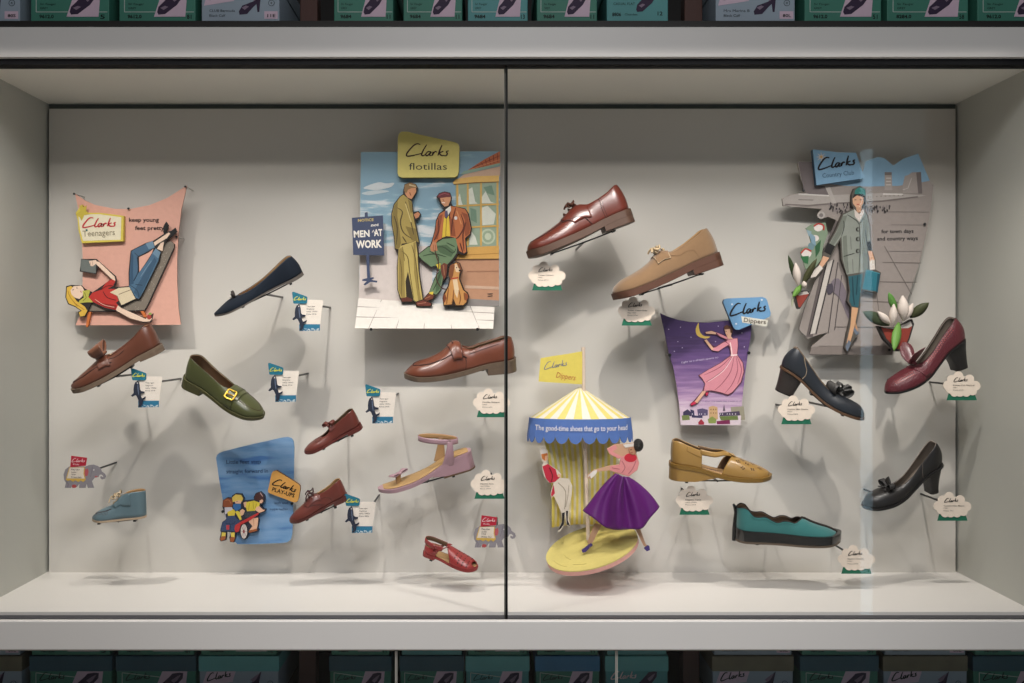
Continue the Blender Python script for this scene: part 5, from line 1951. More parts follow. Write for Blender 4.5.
def insole(last, root, m, dz=0.012, x0=0.02, x1=0.97, k=0.92, name='insole', mark=None):
    b = MB()
    rows = []
    n = 30
    for i in range(n + 1):
        q = x0 + (x1 - x0) * (0.5 - 0.5 * math.cos(PI * i / n))
        w = last.half(q) * k
        z = last.zb(q) + dz
        rows.append([Vector((q, w * s_, z)) for s_ in (-1, -.5, 0, .5, 1)])
    b.grid(rows, m)
    return b.build(name, root, smooth=60, solid=(0.004, -1))


def block_heel(last, root, m, zs, xt=(0.0, .24), xb=(0.03, .21), wt=None, wb=.8, power=1.4, name='heel', top_piece=None):
    """Heel block lofted from the seat down to its foot."""
    b = MB()
    n, ns = 28, 10
    rows = []
    for k in range(ns + 1):
        t = k / ns
        tt = 1 - (1 - t) ** power
        a0, a1 = xt[0] + (xb[0] - xt[0]) * tt, xt[1] + (xb[1] - xt[1]) * tt
        w = (wt or last.w(.12)) * (1 + (wb - 1) * tt)
        row = []
        for i in range(n):
            an = 2 * PI * i / n
            c, s_ = math.cos(an), math.sin(an)
            x = a0 + (a1 - a0) * (0.5 - 0.5 * math.copysign(abs(c) ** (0.55 if c < 0 else .9), c))
            # back (c>0) round, front (c<0) flat
            y = w * math.copysign(abs(s_) ** (.7 if c > 0 else .45), s_)
            z = zs(min(max(x, 0), 1)) * (1 - t)
            row.append(Vector((x, y, z)))
        rows.append(row)
    b.grid(rows, m, True)
    b.f.append(list(range(n)))
    b.mi.append(0)
    b.f.append([ns * n + i for i in range(n - 1, -1, -1)])
    b.mi.append(0)
    h = b.build(name, root, smooth=45)
    if top_piece:
        t_ = MB()
        r0 = [Vector((p.x, p.y * 1.02, 0.0)) for p in rows[-1]]
        r1 = [p + Vector((0, 0, -0.016)) for p in r0]
        t_.grid([r0, r1], top_piece, True)
        t_.f += [list(range(n)), [n + i for i in range(n - 1, -1, -1)]]
        t_.mi += [0, 0]
        t_.build('top_piece', h, smooth=40)
    return h


def frame_at(last, x, u=1e-6, off=0.0):
    c = last.pt(x, u, off)
    t = last.pt(min(x + .01, 1), u, off) - last.pt(x - .01, u, off)
    t.normalize()
    a = Vector((0, 1, 0))
    n = t.cross(a)
    if n.z < 0:
        n = -n
    return c, a, t, n


def bow(root, c, a, t, n, size, m, name='bow', flat=0.5, tails=True, knot=True, lift=0.3, width=0.55, uneven=1.0):
    """Two loops along axis a, standing off along n, ribbon width along t."""
    b = MB()
    for sgn, k in ((1, 1.0), (-1, uneven)):
        rows = []
        for i in range(17):
            ph = 2 * PI * i / 16
            along = (1 - math.cos(ph)) / 2
            high = math.sin(ph) * 0.5 * flat * (0.4 + .6 * along)
            p = c + a * (sgn * size * k * along) + n * (size * (high + lift * along + 0.05))
            wv = size * width * (0.34 + 0.66 * along)
            rows.append([p + t * (wv * s_) for s_ in (-.5, -.25, 0, .25, .5)])
        b.grid(rows, m)
    o = b.build(name, root, smooth=60, solid=(size * 0.05, 0))
    kb = MB()
    if knot:
        rows = []
        for i in range(7):
            th = PI * i / 6
            rows.append([c + n * size * 0.08 + a * (size * .16 * math.sin(th) * math.cos(2 * PI * k / 10)) + t * (size * .30 * width / .55 * math.cos(th)) +
                         n * (size * .15 * math.sin(th) * math.sin(2 * PI * k / 10)) for k in range(10)])
        kb.grid(rows, m, True)
        kb.build('knot', o, smooth=60)
    if tails:
        for sgn in (1, -1):
            tb = MB()
            rows = []
            for i in range(6):
                f_ = i / 5
                p = c + a * (sgn * size * .55 * f_) + t * (size * .7 * f_) + n * (size * .06)
                rows.append([p + a * (size * .1 * s_) - t * (sgn * size * .05 * s_) for s_ in (-1, 0, 1)])
            tb.grid(rows, m)
            tb.build('tail', o, smooth=60, solid=(size * 0.04, 0))
    return o


def lace_bow(root, c, a, t, n, size, m, r, name='laces', extra=None):
    b = MB()
    for sgn in (1, -1):
        pts = []
        for i in range(13):
            ph = 2 * PI * i / 12
            al = (1 - math.cos(ph)) / 2
            pts.append(c + a * (sgn * size * al) + t * (size * .28 * math.sin(ph) + size * .1 * al) + n * (size * (.35 * math.sin(PI * al) * .8 + .05)))
        b.tube(pts, r, m, 6)
        pts = [c + a * (sgn * size * .75 * f_) + t * (size * .7 * f_) + n * (size * (.28 * math.sin(PI * f_))) for f_ in [i / 6 for i in range(7)]]
        b.tube(pts, r, m, 6)
    b.tube([c - t * size * .1, c, c + t * size * .1], [r * 1.5, r * 2.6, r * 1.5], m, 8)
    for e in (extra or []):
        b.tube(e, r, m, 6)
    return b.build(name, root, smooth=60)


def ribbon(root, name, pts, wid, m, thick=0.006, lining=None, n=6, core=0.25, closed=False):
    """Strap along pts; wid = matching list of half-width vectors."""
    c = catmull(pts, n, closed)
    ws = catmull(wid, n, closed)
    rows = [[p - w_, p - w_ * .33, p + w_ * .33, p + w_] for p, w_ in zip(c, ws)]
    if closed:
        rows.append(rows[0])
    b = MB()
    b.m(m)
    if lining:
        b.m(lining)
    b.grid(rows, m)
    votes = 0.0
    for f in b.f:                                        # the leather side faces away from the foot
        p0, p1, p2 = b.v[f[0]], b.v[f[1]], b.v[f[2]]
        nn = (p1 - p0).cross(p2 - p0)
        mid = (p0 + p2) / 2
        if nn.length > 1e-12:
            votes += nn.normalized().dot((mid - Vector((core, 0, mid.z - .03))).normalized())
    if votes < 0:
        b.f = [f[::-1] for f in b.f]
    return b.build(name, root, smooth=60, solid=(thick, 0, 1 if lining else 0, 0), recalc=False, merge=1e-5)


def eyelet_holes(last, root, spots, m, r=0.006, name='punched_holes'):
    b = MB()
    for x, u in spots:
        c = last.pt(x, u, 0.0016)
        nn = (last.pt(x, u, 0.004) - last.pt(x, u)).normalized()
        a = nn.orthogonal().normalized()
        d = nn.cross(a)
        ring = [c + (a * math.cos(2 * PI * k / 8) + d * math.sin(2 * PI * k / 8)) * r for k in range(8)]
        b.add(ring, [tuple(range(8))], m)
    return b.build(name, root)


def all_points(root):
    out = []

    def rec(o, M_):
        for c in o.children:
            if c.type == 'MESH':
                out.extend(v.co.copy() for v in c.data.vertices)
            rec(c, M_)
    rec(root, None)
    return out


bracket_wire = mat('black_wire', '101010', rough=0.35, k=.9)


def pose(root, last, box, face, roll, tip=0.0, yaw=0.0, Y=2.6, sole=None, mount=None, flip=False):
    """Turns, scales and sets a shoe so that it stands where the photograph shows it; adds its wall bracket."""
    R = Matrix.Rotation(math.radians(roll), 3, 'Y') @ Matrix.Rotation(math.radians(tip), 3, 'X') @ \
        Matrix.Rotation(math.radians(yaw + (180 if face == 'L' else 0)), 3, 'Z')
    pts = [R @ p for p in all_points(root)]
    ctr = sum((Vector((min(p[i] for p in pts), 0, 0))[0] + max(p[i] for p in pts) for i in range(1)), 0)
    lo = Vector([min(p[i] for p in pts) for i in range(3)])
    hi = Vector([max(p[i] for p in pts) for i in range(3)])
    mid = (lo + hi) / 2
    x0, y0, x1, y1 = box
    s = (x1 - x0) * Y / F / (hi.x - lo.x)
    off = P((x0 + x1) / 2, (y0 + y1) / 2, Y)
    for _ in range(6):
        us = []
        for p in pts:
            q = (p - mid) * s + off
            us.append((VX + q.x * F / q.y, VY - (q.z - CZ) * F / q.y))
        a0, a1 = min(u[0] for u in us), max(u[0] for u in us)
        b0, b1 = min(u[1] for u in us), max(u[1] for u in us)
        k = ((x1 - x0) / (a1 - a0)) ** .6 * ((y1 - y0) / (b1 - b0)) ** .4
        s *= k
        off += Vector((((x0 + x1) - (a0 + a1)) / 2 * Y / F, 0, -((y0 + y1) - (b0 + b1)) / 2 * Y / F))
    loc = off - R @ Vector((0, 0, 0)) - mid * s
    root.matrix_world = Matrix.Translation(loc) @ R.to_4x4() @ Matrix.Diagonal((s, s, s, 1))
    print('FIT', root.get('label', '')[:40], 'L=%.3f' % s, 'aspect err %.2f' % (((x1 - x0) / (a1 - a0)) / ((y1 - y0) / (b1 - b0))))
    if sole is None:
        return
    W = lambda x, y, z: loc + R @ (Vector((x, y, z)) * s)
    dn = (R @ Vector((0, 0, -1)))
    (xa, xb) = mount
    br = thing('shoe_bracket', root['label_bracket'], 'bracket', (0, 0, 0), 'black wire brackets under the shoes')
    pa, pb = W(xa, 0, sole(xa)), W(xb, 0, sole(xb))
    mid_ = W((xa + xb) / 2, 0, min(sole((xa + xb) / 2), (sole(xa) + sole(xb)) / 2))
    br.location = (mid_.x, YW, mid_.z)
    br['_org'] = tuple(br.location)
    g = 0.0035
    m = MB()
    m.tube([pa + dn * g, (pa + mid_) / 2 + dn * (g + .001), mid_ + dn * (g + .0015), (pb + mid_) / 2 + dn * (g + .001), pb + dn * g], 0.0019, bracket_wire, 6)
    m.build('sole_wire', br, smooth=60)
    for q in (pa, pb):
        c = MB()
        tx = (R @ Vector((1, 0, 0)))
        ty = (R @ Vector((0, 1, 0)))
        e = 0.0035
        v = []
        for dz in (0.0, .0045):
            for sx_, sy_ in ((-1, -1), (1, -1), (1, 1), (-1, 1)):
                v.append(q + tx * sx_ * e + ty * sy_ * .016 + dn * (dz + .0022))
        c.add(v, [(0, 1, 2, 3), (7, 6, 5, 4), (0, 4, 5, 1), (1, 5, 6, 2), (2, 6, 7, 3), (3, 7, 4, 0)], bracket_wire)
        c.build('clip', br)
    m = MB()
    st = mid_ + dn * (g + .002)
    m.tube([st, Vector((st.x, YW, st.z))], 0.003, bracket_wire, 8)
    m.build('wall_rod', br, smooth=60)


def shoe(name, label, blabel):
    r = thing(name, label, 'shoe', (0, 0, 0))
    r['label_bracket'] = blabel
    return r


def leather(name, col, rough=0.36, var=0.10, coat=0.25, bump=0.05, bscale=90, vscale=5):
    return mat(name, col, rough=rough, var=var, vscale=vscale, bump=bump, bscale=bscale, coat=coat * .6, k=1.9)


lin_tan = mat('lining_tan', 'b08a5c', rough=.7, k=1.3, var=.12, vscale=8)
lin_grey = mat('lining_greyed', '8c8074', rough=.7, k=1.3, var=.15, vscale=8)
lin_brown = mat('lining_brown', '6a5038', rough=.7, k=1.3, var=.12, vscale=8)
lin_dark = mat('lining_dark', '2e2520', rough=.7, k=1.3, var=.15, vscale=8)
thread = mat('dark_thread', '2a1410', rough=.8, k=.7)
pale_thread = mat('pale_thread', 'c8b090', rough=.8, k=1.3)
brass = mat('brass', 'c0963c', rough=.3, metal=.9, k=.55)
rubber_brown = mat('sole_brown', '6e5240', rough=.6, k=1.3, var=.15, vscale=14, bump=.1, bscale=60)
rubber_grey = mat('sole_grey_brown', '7a6654', rough=.6, k=1.3, var=.15, vscale=14, bump=.1, bscale=60)
black_sole = mat('sole_black', '1c1a1a', rough=.4, k=1.3)

FLATW = [(0, .118), (.12, .122), (.28, .112), (.42, .118), (.58, .150), (.70, .166), (.82, .160), (.92, .140), (1, .115)]
NARW = [(0, .105), (.12, .112), (.28, .096), (.42, .098), (.58, .128), (.70, .146), (.82, .138), (.92, .115), (1, .09)]


def flat_sole(last, root, m, hx=.28, t=.032, ground=0.0, e=.014, heel_m=None, hh=None, top_lift=.003):
    """Welted sole with a low stacked heel."""
    zs = lambda q: last.zb(q) - t
    plan_loft(last, root, 'sole', m, lambda q: last.zb(q) + top_lift, zs, e=e)
    if hx:
        plan_loft(last, root, 'heel', heel_m or m, lambda q: zs(q) + .002, lambda q: ground, 0.0, hx, e=e * .9, n=20)
    return lambda q: (ground if hx and q < hx else zs(q))


# 1 -- burgundy bow loafer by the pink card
m1 = leather('leather_chestnut', '7c4834', .36)
r = shoe('loafer', 'chestnut brown loafer with a suede bow, toe down, below the pink card', 'wire bracket under the chestnut bow loafer')
l = Last([(0, .105), (.25, .092), (.45, .062), (.7, .04), (.88, .042), (1, .06)],
         [(0, .335), (.06, .34), (.2, .285), (.36, .235), (.5, .215), (.58, .225), (.66, .215), (.78, .175), (.9, .14), (1, .115)], FLATW, v=.56, d=.14, th0=50, rt=.15)
upper(l, r, m1, lin_tan, m1)
insole(l, r, lin_tan)
so = flat_sole(l, r, rubber_grey, .25, .045, ground=.03)
b = MB()
seam(b, l, [(.34 + .06 * i, .30 + .05 * math.sin(i)) for i in range(4)], .003, thread)
ap = [(.50, .42), (.6, .40), (.72, .38), (.82, .36), (.90, .30), (.945, .18), (.957, .05), (.957, -.05), (.945, -.18), (.90, -.30), (.82, -.36), (.72, -.38), (.6, -.40), (.50, -.42)]
seam(b, l, [(x, u * 1.35) for x, u in ap], .0065, thread)
b.build('apron_seam', r, smooth=60)
b = MB()
b.tube(rim_path(l, .0, .5), .006, m1, 6)
b.build('collar_binding', r, smooth=60)
suede_b = mat('suede_brown', '7a4a30', rough=.95, k=1.3, var=.2, vscale=40, sheen=.3)
patch(l, r, 'strap', m1, .52, .64, -.72, .72, .006, .008)
c, a_, t_, n_ = frame_at(l, .585, off=.01)
bow(r, c, a_, (t_ - n_ * .2).normalized(), n_, .17, suede_b, lift=.6, flat=.6, tails=False, width=.8, uneven=1.0)
pose(r, l, (69, 325, 166.5, 392), 'L', -23.5, 13, 6, sole=so, mount=(.36, .74))

# 2 -- navy ballet flat
nv = mat('suede_navy', '141d29', rough=.85, k=1.3, var=.12, vscale=30, sheen=.03, spec=.2)
r = shoe('ballet_flat', 'navy ballet flat with a tiny bow, hanging toe down on left', 'wire bracket under the navy ballet flat')
l = Last([(0, .055), (.25, .05), (.45, .045), (.7, .035), (.88, .032), (1, .045)],
         [(0, .25), (.05, .258), (.14, .24), (.28, .195), (.44, .15), (.58, .128), (.70, .125), (.80, .12), (.9, .098), (1, .075)], NARW, v=.70, d=.22, th0=50, rt=.20, toe_pow=.6, hf=.05, ra=.14)
upper(l, r, nv, lin_tan, nv, thick=.009)
insole(l, r, lin_tan)
so = flat_sole(l, r, mat('sole_thin_grey', '6a625c', rough=.6, k=1.3), .2, .014, ground=.022, e=.004)
b = MB()
b.tube(rim_path(l, 0, .70), .0035, mat('grey_binding', '4a4c50', rough=.7, k=1.3), 6)
b.build('collar_binding', r, smooth=60)
c, a_, t_, n_ = frame_at(l, .735, off=.006)
bow(r, c, a_, t_, n_, .065, lin_dark, lift=.5, flat=1.0, width=.5)
pose(r, l, (213.5, 256, 304.5, 316), 'L', -24.5, 19, 6, sole=so, mount=(.16, .70))

# 3 -- green buckled shoe
m3 = leather('leather_olive_green', '5e6238', .35)
r = shoe('loafer', 'olive green leather shoe with a brass buckle, toe down to right', 'wire bracket under the olive green buckled shoe')
l = Last([(0, .125), (.25, .10), (.45, .06), (.7, .036), (.88, .038), (1, .055)],
         [(0, .36), (.06, .365), (.2, .32), (.36, .265), (.5, .225), (.6, .215), (.7, .195), (.8, .165), (.9, .135), (1, .108)], FLATW, v=.60, d=.17, th0=46, rt=.17)
upper(l, r, m3, lin_brown, m3)
insole(l, r, lin_tan, x1=.9)
green_sole = mat('sole_olive', '4c4a26', rough=.55, k=1.3, var=.15, vscale=14)
so = flat_sole(l, r, green_sole, .27, .034)
b = MB()
seam(b, l, [(x, u * 1.0) for x, u in ap if x > .6], .0035, thread)
b.build('apron_seam', r, smooth=60)
patch(l, r, 'strap', m3, lambda u: .575 + .02 * u * u, lambda u: .665 + .02 * u * u, -.95, .95, .008, .01)
tb = patch(l, r, 'tongue', m3, .56, .72, -.5, .5, .003, .006)
tip = MB()
c, a_, t_, n_ = frame_at(l, .622, u=-.42, off=.02)
tt = (l.pt(.66, -.42) - l.pt(.58, -.42)).normalized()
aa = (l.pt(.62, -.30) - l.pt(.62, -.54)).normalized()
bw, bh = .052, .052
rect = [c + aa * (bh * ca) + tt * (bw * sa) for ca, sa in ((-1, -.8), (-.8, -1), (.8, -1), (1, -.8), (1, .8), (.8, 1), (-.8, 1), (-1, .8))]
tip.tube(rect, .0095, brass, 8, closed=True)
tip.tube([c - tt * bw, c + tt * bw], .006, brass, 8)
tip.build('buckle', r, smooth=60)
b = MB()
b.tube(rim_path(l, 0, .58), .004, m3, 6)
b.build('collar_binding', r, smooth=60)
pose(r, l, (180.5, 355, 266, 420), 'R', 20, 23, -10, sole=so, mount=(.22, .74))

# 4 -- red bar shoe with bow
m4 = leather('leather_child_red', '823c30', .36)
r = shoe('bar_shoe', 'small red-brown bar shoe with bow on the strap, left of swordfish card', 'wire bracket under the small red-brown bar shoe')
l = Last([(0, .08), (.25, .07), (.45, .058), (.7, .045), (.88, .045), (1, .06)],
         [(0, .35), (.05, .355), (.18, .32), (.34, .275), (.44, .24), (.54, .185), (.66, .165), (.78, .155), (.9, .135), (1, .11)], FLATW, v=.66, d=.22, th0=44, rt=.16)
upper(l, r, m4, lin_brown, m4)
insole(l, r, lin_brown)
so = flat_sole(l, r, mat('sole_red_brown', '6a2c24', rough=.5, k=1.3), .26, .03)
l4 = Last([(0, .08), (.25, .07), (.45, .058), (.7, .045), (1, .06)], [(0, .35), (.2, .33), (.4, .30), (.47, .29), (.55, .26), (1, .11)], FLATW, v=None, rt=.16)
patch(l4, r, 'strap', m4, .38, .48, -.62, .62, .002, .012)
c, a_, t_, n_ = frame_at(l4, .45, off=.008)
bow(r, c, (a_ * .75 - t_ * .66).normalized(), (t_ * .75 + a_ * .66).normalized(), n_, .13, m4, lift=.05, flat=.6, tails=True, width=.7)
eyelet_holes(l, r, [(.72 + .05 * math.cos(k * .9), -.2 + .16 * math.sin(k * .9)) for k in range(7)] + [(.72 + .05 * math.cos(k * .9), .2 + .16 * math.sin(k * .9)) for k in range(7)], thread, .012)
pose(r, l, (303.5, 409, 363.5, 454), 'L', -25, 17, 4, sole=so, mount=(.2, .70))

# 5 -- child's lace-up
r = shoe('lace_up_shoe', 'small red-brown lace-up child shoe beside the orange name plate', 'wire bracket under the small red-brown lace-up shoe')
l = Last([(0, .09), (.25, .078), (.45, .058), (.7, .042), (.88, .042), (1, .06)],
         [(0, .36), (.06, .36), (.2, .315), (.34, .29), (.44, .29), (.5, .30), (.58, .275), (.68, .225), (.8, .18), (.9, .15), (1, .12)], FLATW, v=.44, d=.12, th0=44, rt=.16)
upper(l, r, m4, lin_tan, m4)
insole(l, r, lin_tan)
so = flat_sole(l, r, mat('sole_dark_red', '5a2a22', rough=.5, k=1.3), .26, .032)
for sg in (-1, 1):
    patch(l, r, 'facing', m4, lambda u: .40, lambda u: .68 - .10 * abs(abs(u) - .3), .10 * sg, .62 * sg, .005, .006, nu=8)
b = MB()
for sg in (-1, 1):
    seam(b, l, [(.68, .12 * sg), (.69, .3 * sg), (.66, .5 * sg), (.58, .66 * sg), (.50, .78 * sg), (.40, .9 * sg)], .0035, thread, .006)
    seam(b, l, [(.42, .5 * sg), (.34, .5 * sg), (.27, .7 * sg), (.25, .95 * sg)], .003, thread)
b.build('quarter_seam', r, smooth=60)
lc = mat('lace_dark_red', '3e1a18', rough=.8, k=1.3)
ex = []
for x in (.5, .56, .62):
    ex.append([l.pt(x, -.16, .014), l.pt(x + .01, 1e-6, .018), l.pt(x, .16, .014)])
c, a_, t_, n_ = frame_at(l, .50, off=.02)
lace_bow(r, c, a_, t_, n_, .17, lc, .011, extra=ex)
pose(r, l, (288.5, 479, 350, 523), 'L', -22, 12, 8, sole=so, mount=(.25, .74))

# 6 -- penny loafer
m6 = leather('leather_conker', '8a4a32', .38, coat=.35)
r = shoe('penny_loafer', 'polished chestnut penny loafer with saddle strap, crossing the glass joint', 'wire bracket under the polished penny loafer')
l = Last([(0, .118), (.25, .105), (.45, .07), (.7, .05), (.88, .055), (1, .075)],
         [(0, .30), (.05, .308), (.16, .29), (.3, .262), (.42, .245), (.46, .265), (.50, .305), (.54, .312), (.59, .285), (.66, .235), (.77, .19), (.88, .165), (1, .14)], FLATW, v=.48, d=.14, th0=50, rt=.13, lean=.035, hf=.03)
upper(l, r, m6, lin_brown, m6)
insole(l, r, lin_tan)
so = flat_sole(l, r, mat('sole_loafer', '6c5a4a', rough=.5, k=1.3, var=.2, vscale=20), .27, .042)
b = MB()
ap6 = [(.44, .46), (.55, .44), (.66, .40), (.78, .36), (.87, .30), (.93, .18), (.945, .05), (.945, -.05), (.93, -.18), (.87, -.30), (.78, -.36), (.66, -.40), (.55, -.44), (.44, -.46)]
seam(b, l, [(x, u * 1.25) for x, u in ap6], .006, thread)
b.build('apron_seam', r, smooth=60)
b = MB()
for sg in (-1, 1):
    seam(b, l, [(.42, .35 * sg), (.30, .22 * sg), (.15, .16 * sg), (.03, .14 * sg)], .003, thread)
    seam(b, l, [(.46, .5 * sg), (.45, .7 * sg), (.46, .98 * sg)], .003, thread)
b.build('collar_seam', r, smooth=60)
ss = patch(l, r, 'saddle_strap', m6, lambda u: .495 - .015 * abs(u), lambda u: .60 - .05 * abs(u), -.74, .74, .008, .010)
b = MB()
b.tube([l.pt(.55, u, .015) for u in (-.16, -.08, 1e-6, .08, .16)], .006, thread, 6)
b.build('strap_slit', r)
for sg in (-1, 1):
    b = MB()
    for k in range(4):
        b.tube([l.pt(.47 + .022 * k, (.45 + .03 * i) * sg, .013) for i in range(5)], .006, m6, 6)
    b.build('strap_roll', r, smooth=60)
b = MB()
for x0_, k_ in ((.495, .015), (.60, .05)):
    seam(b, l, [(x0_ - k_ * abs(u / 10), u / 10) for u in range(-7, 8)], .004, thread, .012)
b.build('strap_edge_stitching', r, smooth=60)
b = MB()
b.tube(rim_path(l, 0, .46), .005, m6, 6)
b.build('collar_binding', r, smooth=60)
pose(r, l, (403, 336, 517.5, 382), 'L', -4.5, 11, 6, sole=so, mount=(.30, .66))

# 7 -- pink wedge sandal
m7 = leather('leather_pink', 'd2a8b2', .4, var=.06)
r = shoe('sandal', 'pink wedge sandal with ankle strap and toe-post bow, near the glass joint', 'wire bracket under the pink wedge sandal')
l = Last([(0, .175), (.15, .168), (.3, .135), (.45, .085), (.6, .052), (.75, .04), (.9, .042), (1, .06)],
         [(0, .30), (1, .12)], [(0, .10), (.12, .105), (.28, .10), (.42, .11), (.58, .14), (.70, .15), (.82, .14), (.92, .12), (1, .1)], v=None, rt=.18)
fb = plan_loft(l, r, 'footbed', m7, lambda q: l.zb(q) + .012, lambda q: l.zb(q) - .028, e=.006)
insole(l, r, mat('insole_tan', 'b8935f', rough=.6, k=1.3, var=.06), dz=.016, k=.86, x0=.03, x1=.95)
plan_loft(l, r, 'wedge_heel', m7, lambda q: l.zb(q) - .026, lambda q: max(0.012, (q - .26) * .24), 0, .45, e=.004, n=20)
plan_loft(l, r, 'heel_tip', lin_brown, lambda q: .012, lambda q: -.004, 0, .34, e=.006, n=16)
so = lambda q: (-.006 if q < .34 else l.zb(q) - .028)
tpw = .022
ribbon(r, 'toe_post', [Vector((.79, .0, .05)), Vector((.785, .0, .10)), Vector((.77, 0, .145))], [Vector((.026, .012, 0))] * 3, m7, .010, lin_tan, core=.75)
c, a_, t_, n_ = Vector((.765, 0, .145)), Vector((.8, .6, 0)), Vector((-.6, .8, 0)), Vector((0, 0, 1))
bow(r, c, a_, t_, n_, .10, m7, lift=.12, flat=.3, tails=False, width=.8)
zc = .385
circ = [Vector((.29 + .19 * math.cos(t), .115 * math.sin(t), zc + .07 * math.cos(t))) for t in [2 * PI * k / 12 for k in range(12)]]
ribbon(r, 'ankle_strap', circ, [Vector((-.004, 0, .026))] * 12, m7, .008, lin_tan, closed=True)
for sg, nm in ((-1, 'side_strap'), (1, 'side_strap')):
    ribbon(r, nm, [Vector((.30 - .03 * sg, .10 * sg, .12)), Vector((.265 - .03 * sg, .118 * sg, .21)), Vector((.235 - .03 * sg, .118 * sg, .30)), Vector((.22 - .03 * sg, .108 * sg, zc - .03))],
           [Vector((.055, 0, .02)), Vector((.045, 0, .012)), Vector((.032, 0, .006)), Vector((.03, 0, .004))], m7, .008, lin_tan)
b = MB()
for sg in (1,):
    cc = Vector((.205, .108 * sg, zc - .045))
    b.tube([cc + Vector((dx, 0, dz)) for dx, dz in ((-.022, -.03), (.022, -.03), (.022, .03), (-.022, .03))], .005, mat('pale_metal', 'b0a090', rough=.3, metal=.8, k=1.3), 6, closed=True)
b.build('buckle', r)
pose(r, l, (378, 433, 475, 494), 'L', -14, 12, 8, sole=so, mount=(.24, .78))

# 8 -- blue bootie
m8 = leather('leather_baby_blue', '78949e', .45, var=.08, coat=.1)
r = shoe('bootie', 'pale blue laced baby bootie in the lower left of the case', 'wire bracket under the blue baby bootie')
l = Last([(0, .04), (.5, .035), (.85, .035), (1, .05)],
         [(0, .53), (.1, .54), (.22, .53), (.36, .50), (.46, .43), (.54, .34), (.64, .285), (.76, .245), (.88, .195), (1, .14)],
         [(0, .15), (.2, .16), (.4, .16), (.6, .19), (.78, .20), (.9, .18), (1, .15)], v=.42, d=.16, th0=26, p=.75, rt=.2, ra=.12, hb=.02, hf=.0)
upper(l, r, m8, lin_tan, lin_tan, thick=.018)
insole(l, r, lin_tan)
plan_loft(l, r, 'sole', mat('sole_cream', 'c4ac90', rough=.7, k=1.3), lambda q: l.zb(q) + .01, lambda q: l.zb(q) - .03, e=.004)
so = lambda q: l.zb(q) - .03
b = MB()
ap8 = [(.60, .50), (.70, .48), (.80, .42), (.88, .30), (.925, .12), (.925, -.12), (.88, -.30), (.80, -.42), (.70, -.48), (.60, -.50)]
seam(b, l, ap8, .008, thread)
b.build('apron_seam', r, smooth=60)
b = MB()
for k in range(11):
    x = .66 + .028 * k
    for sg in (-1, 1):
        u = .48 - max(0, x - .72) * 1.3
        b.tube([l.pt(min(x, .95), u * sg, .004), l.pt(min(x + .02, .97), (u + .28) * sg, .004)], .004, thread, 5)
b.build('toe_puckers', r)
for sg in (-1, 1):
    patch(l, r, 'facing', m8, lambda u: .24, lambda u: .60 - .22 * abs(abs(u) - .25), .06 * sg, .62 * sg, .006, .01, nu=8)
b = MB()
cream = mat('lace_cream', 'd0b894', rough=.8, k=1.3)
ex = [[l.pt(x, -.18, .02), l.pt(x + .01, 1e-6, .03), l.pt(x, .18, .02)] for x in (.44, .50, .56)]
c, a_, t_, n_ = frame_at(l, .46, off=.03)
lace_bow(r, c, a_, (t_ + Vector((0, 0, .3))).normalized(), (n_ + Vector((.3, 0, .8))).normalized(), .24, cream, .012, extra=ex)
pose(r, l, (92, 488.5, 147, 523), 'L', -3, 4, 6, sole=so, mount=(.2, .86))

# 9 -- red child's sandal
m9 = leather('leather_bright_red', 'b43a38', .35, var=.06)
r = shoe('sandal', 'bright red peep-toe child sandal just above the case floor', 'wire bracket under the red child sandal')
l = Last([(0, .07), (.25, .065), (.5, .05), (.8, .04), (1, .055)],
         [(0, .26), (.1, .27), (.3, .285), (.42, .29), (.52, .265), (.64, .225), (.78, .185), (.9, .15), (1, .13)], [(0, .12), (.15, .125), (.35, .13), (.55, .175), (.70, .20), (.84, .195), (.94, .18), (1, .16)], v=None, rt=.15)
patch(l, r, 'vamp', m9, lambda u: .40 + .14 * min(1, abs(u) * 1.25) ** 1.3, lambda u: .91 + .09 * min(1, (abs(u) / .6)) ** 2, -1, 1, .0, .014, lining=lin_tan, nx=20, nu=28)
insole(l, r, lin_tan, k=.9)
so = flat_sole(l, r, mat('sole_red', '8c2a28', rough=.5, k=1.3), .25, .028)
patch(l, r, 'quarter', m9, 0.0, lambda u: .24 - .02 * math.cos(3 * u), .62, 1, .0, .014, nu=8, lining=lin_tan)
patch(l, r, 'quarter', m9, 0.0, lambda u: .24 - .02 * math.cos(3 * u), -1, -.62, .0, .014, nu=8, lining=lin_tan)
wv = [Vector((0, 0, .04))] * 8
ribbon(r, 'heel_strap', [Vector((.36, -.105, .25)), Vector((.22, -.128, .25)), Vector((.08, -.105, .27)), Vector((-.005, -.05, .28)), Vector((-.005, .05, .28)), Vector((.08, .105, .27)), Vector((.22, .128, .25)),
                         Vector((.36, .105, .25))], wv, m9, .012, lin_brown)
ribbon(r, 'bar_strap', [Vector((.22, -.128, .13)), Vector((.26, -.125, .19)), Vector((.36, -.108, .25)), Vector((.43, -.05, .288))],
       [Vector((.05, 0, .0)), Vector((.045, 0, .01)), Vector((.03, 0, .03)), Vector((.04, 0, .02))], m9, .012, lin_brown)
ribbon(r, 'bar_strap', [Vector((.22, .128, .13)), Vector((.26, .125, .19)), Vector((.36, .108, .25)), Vector((.43, .05, .288))],
       [Vector((.05, 0, .0)), Vector((.045, 0, .01)), Vector((.03, 0, .03)), Vector((.04, 0, .02))], m9, .012, lin_brown)
b = MB()
cc = Vector((.24, -.14, .235))
b.tube([cc + Vector((dx, 0, dz)) for dx, dz in ((-.035, -.045), (.035, -.045), (.035, .045), (-.035, .045))], .012, m9, 6, closed=True)
b.build('buckle', r, smooth=60)
random.seed(4)
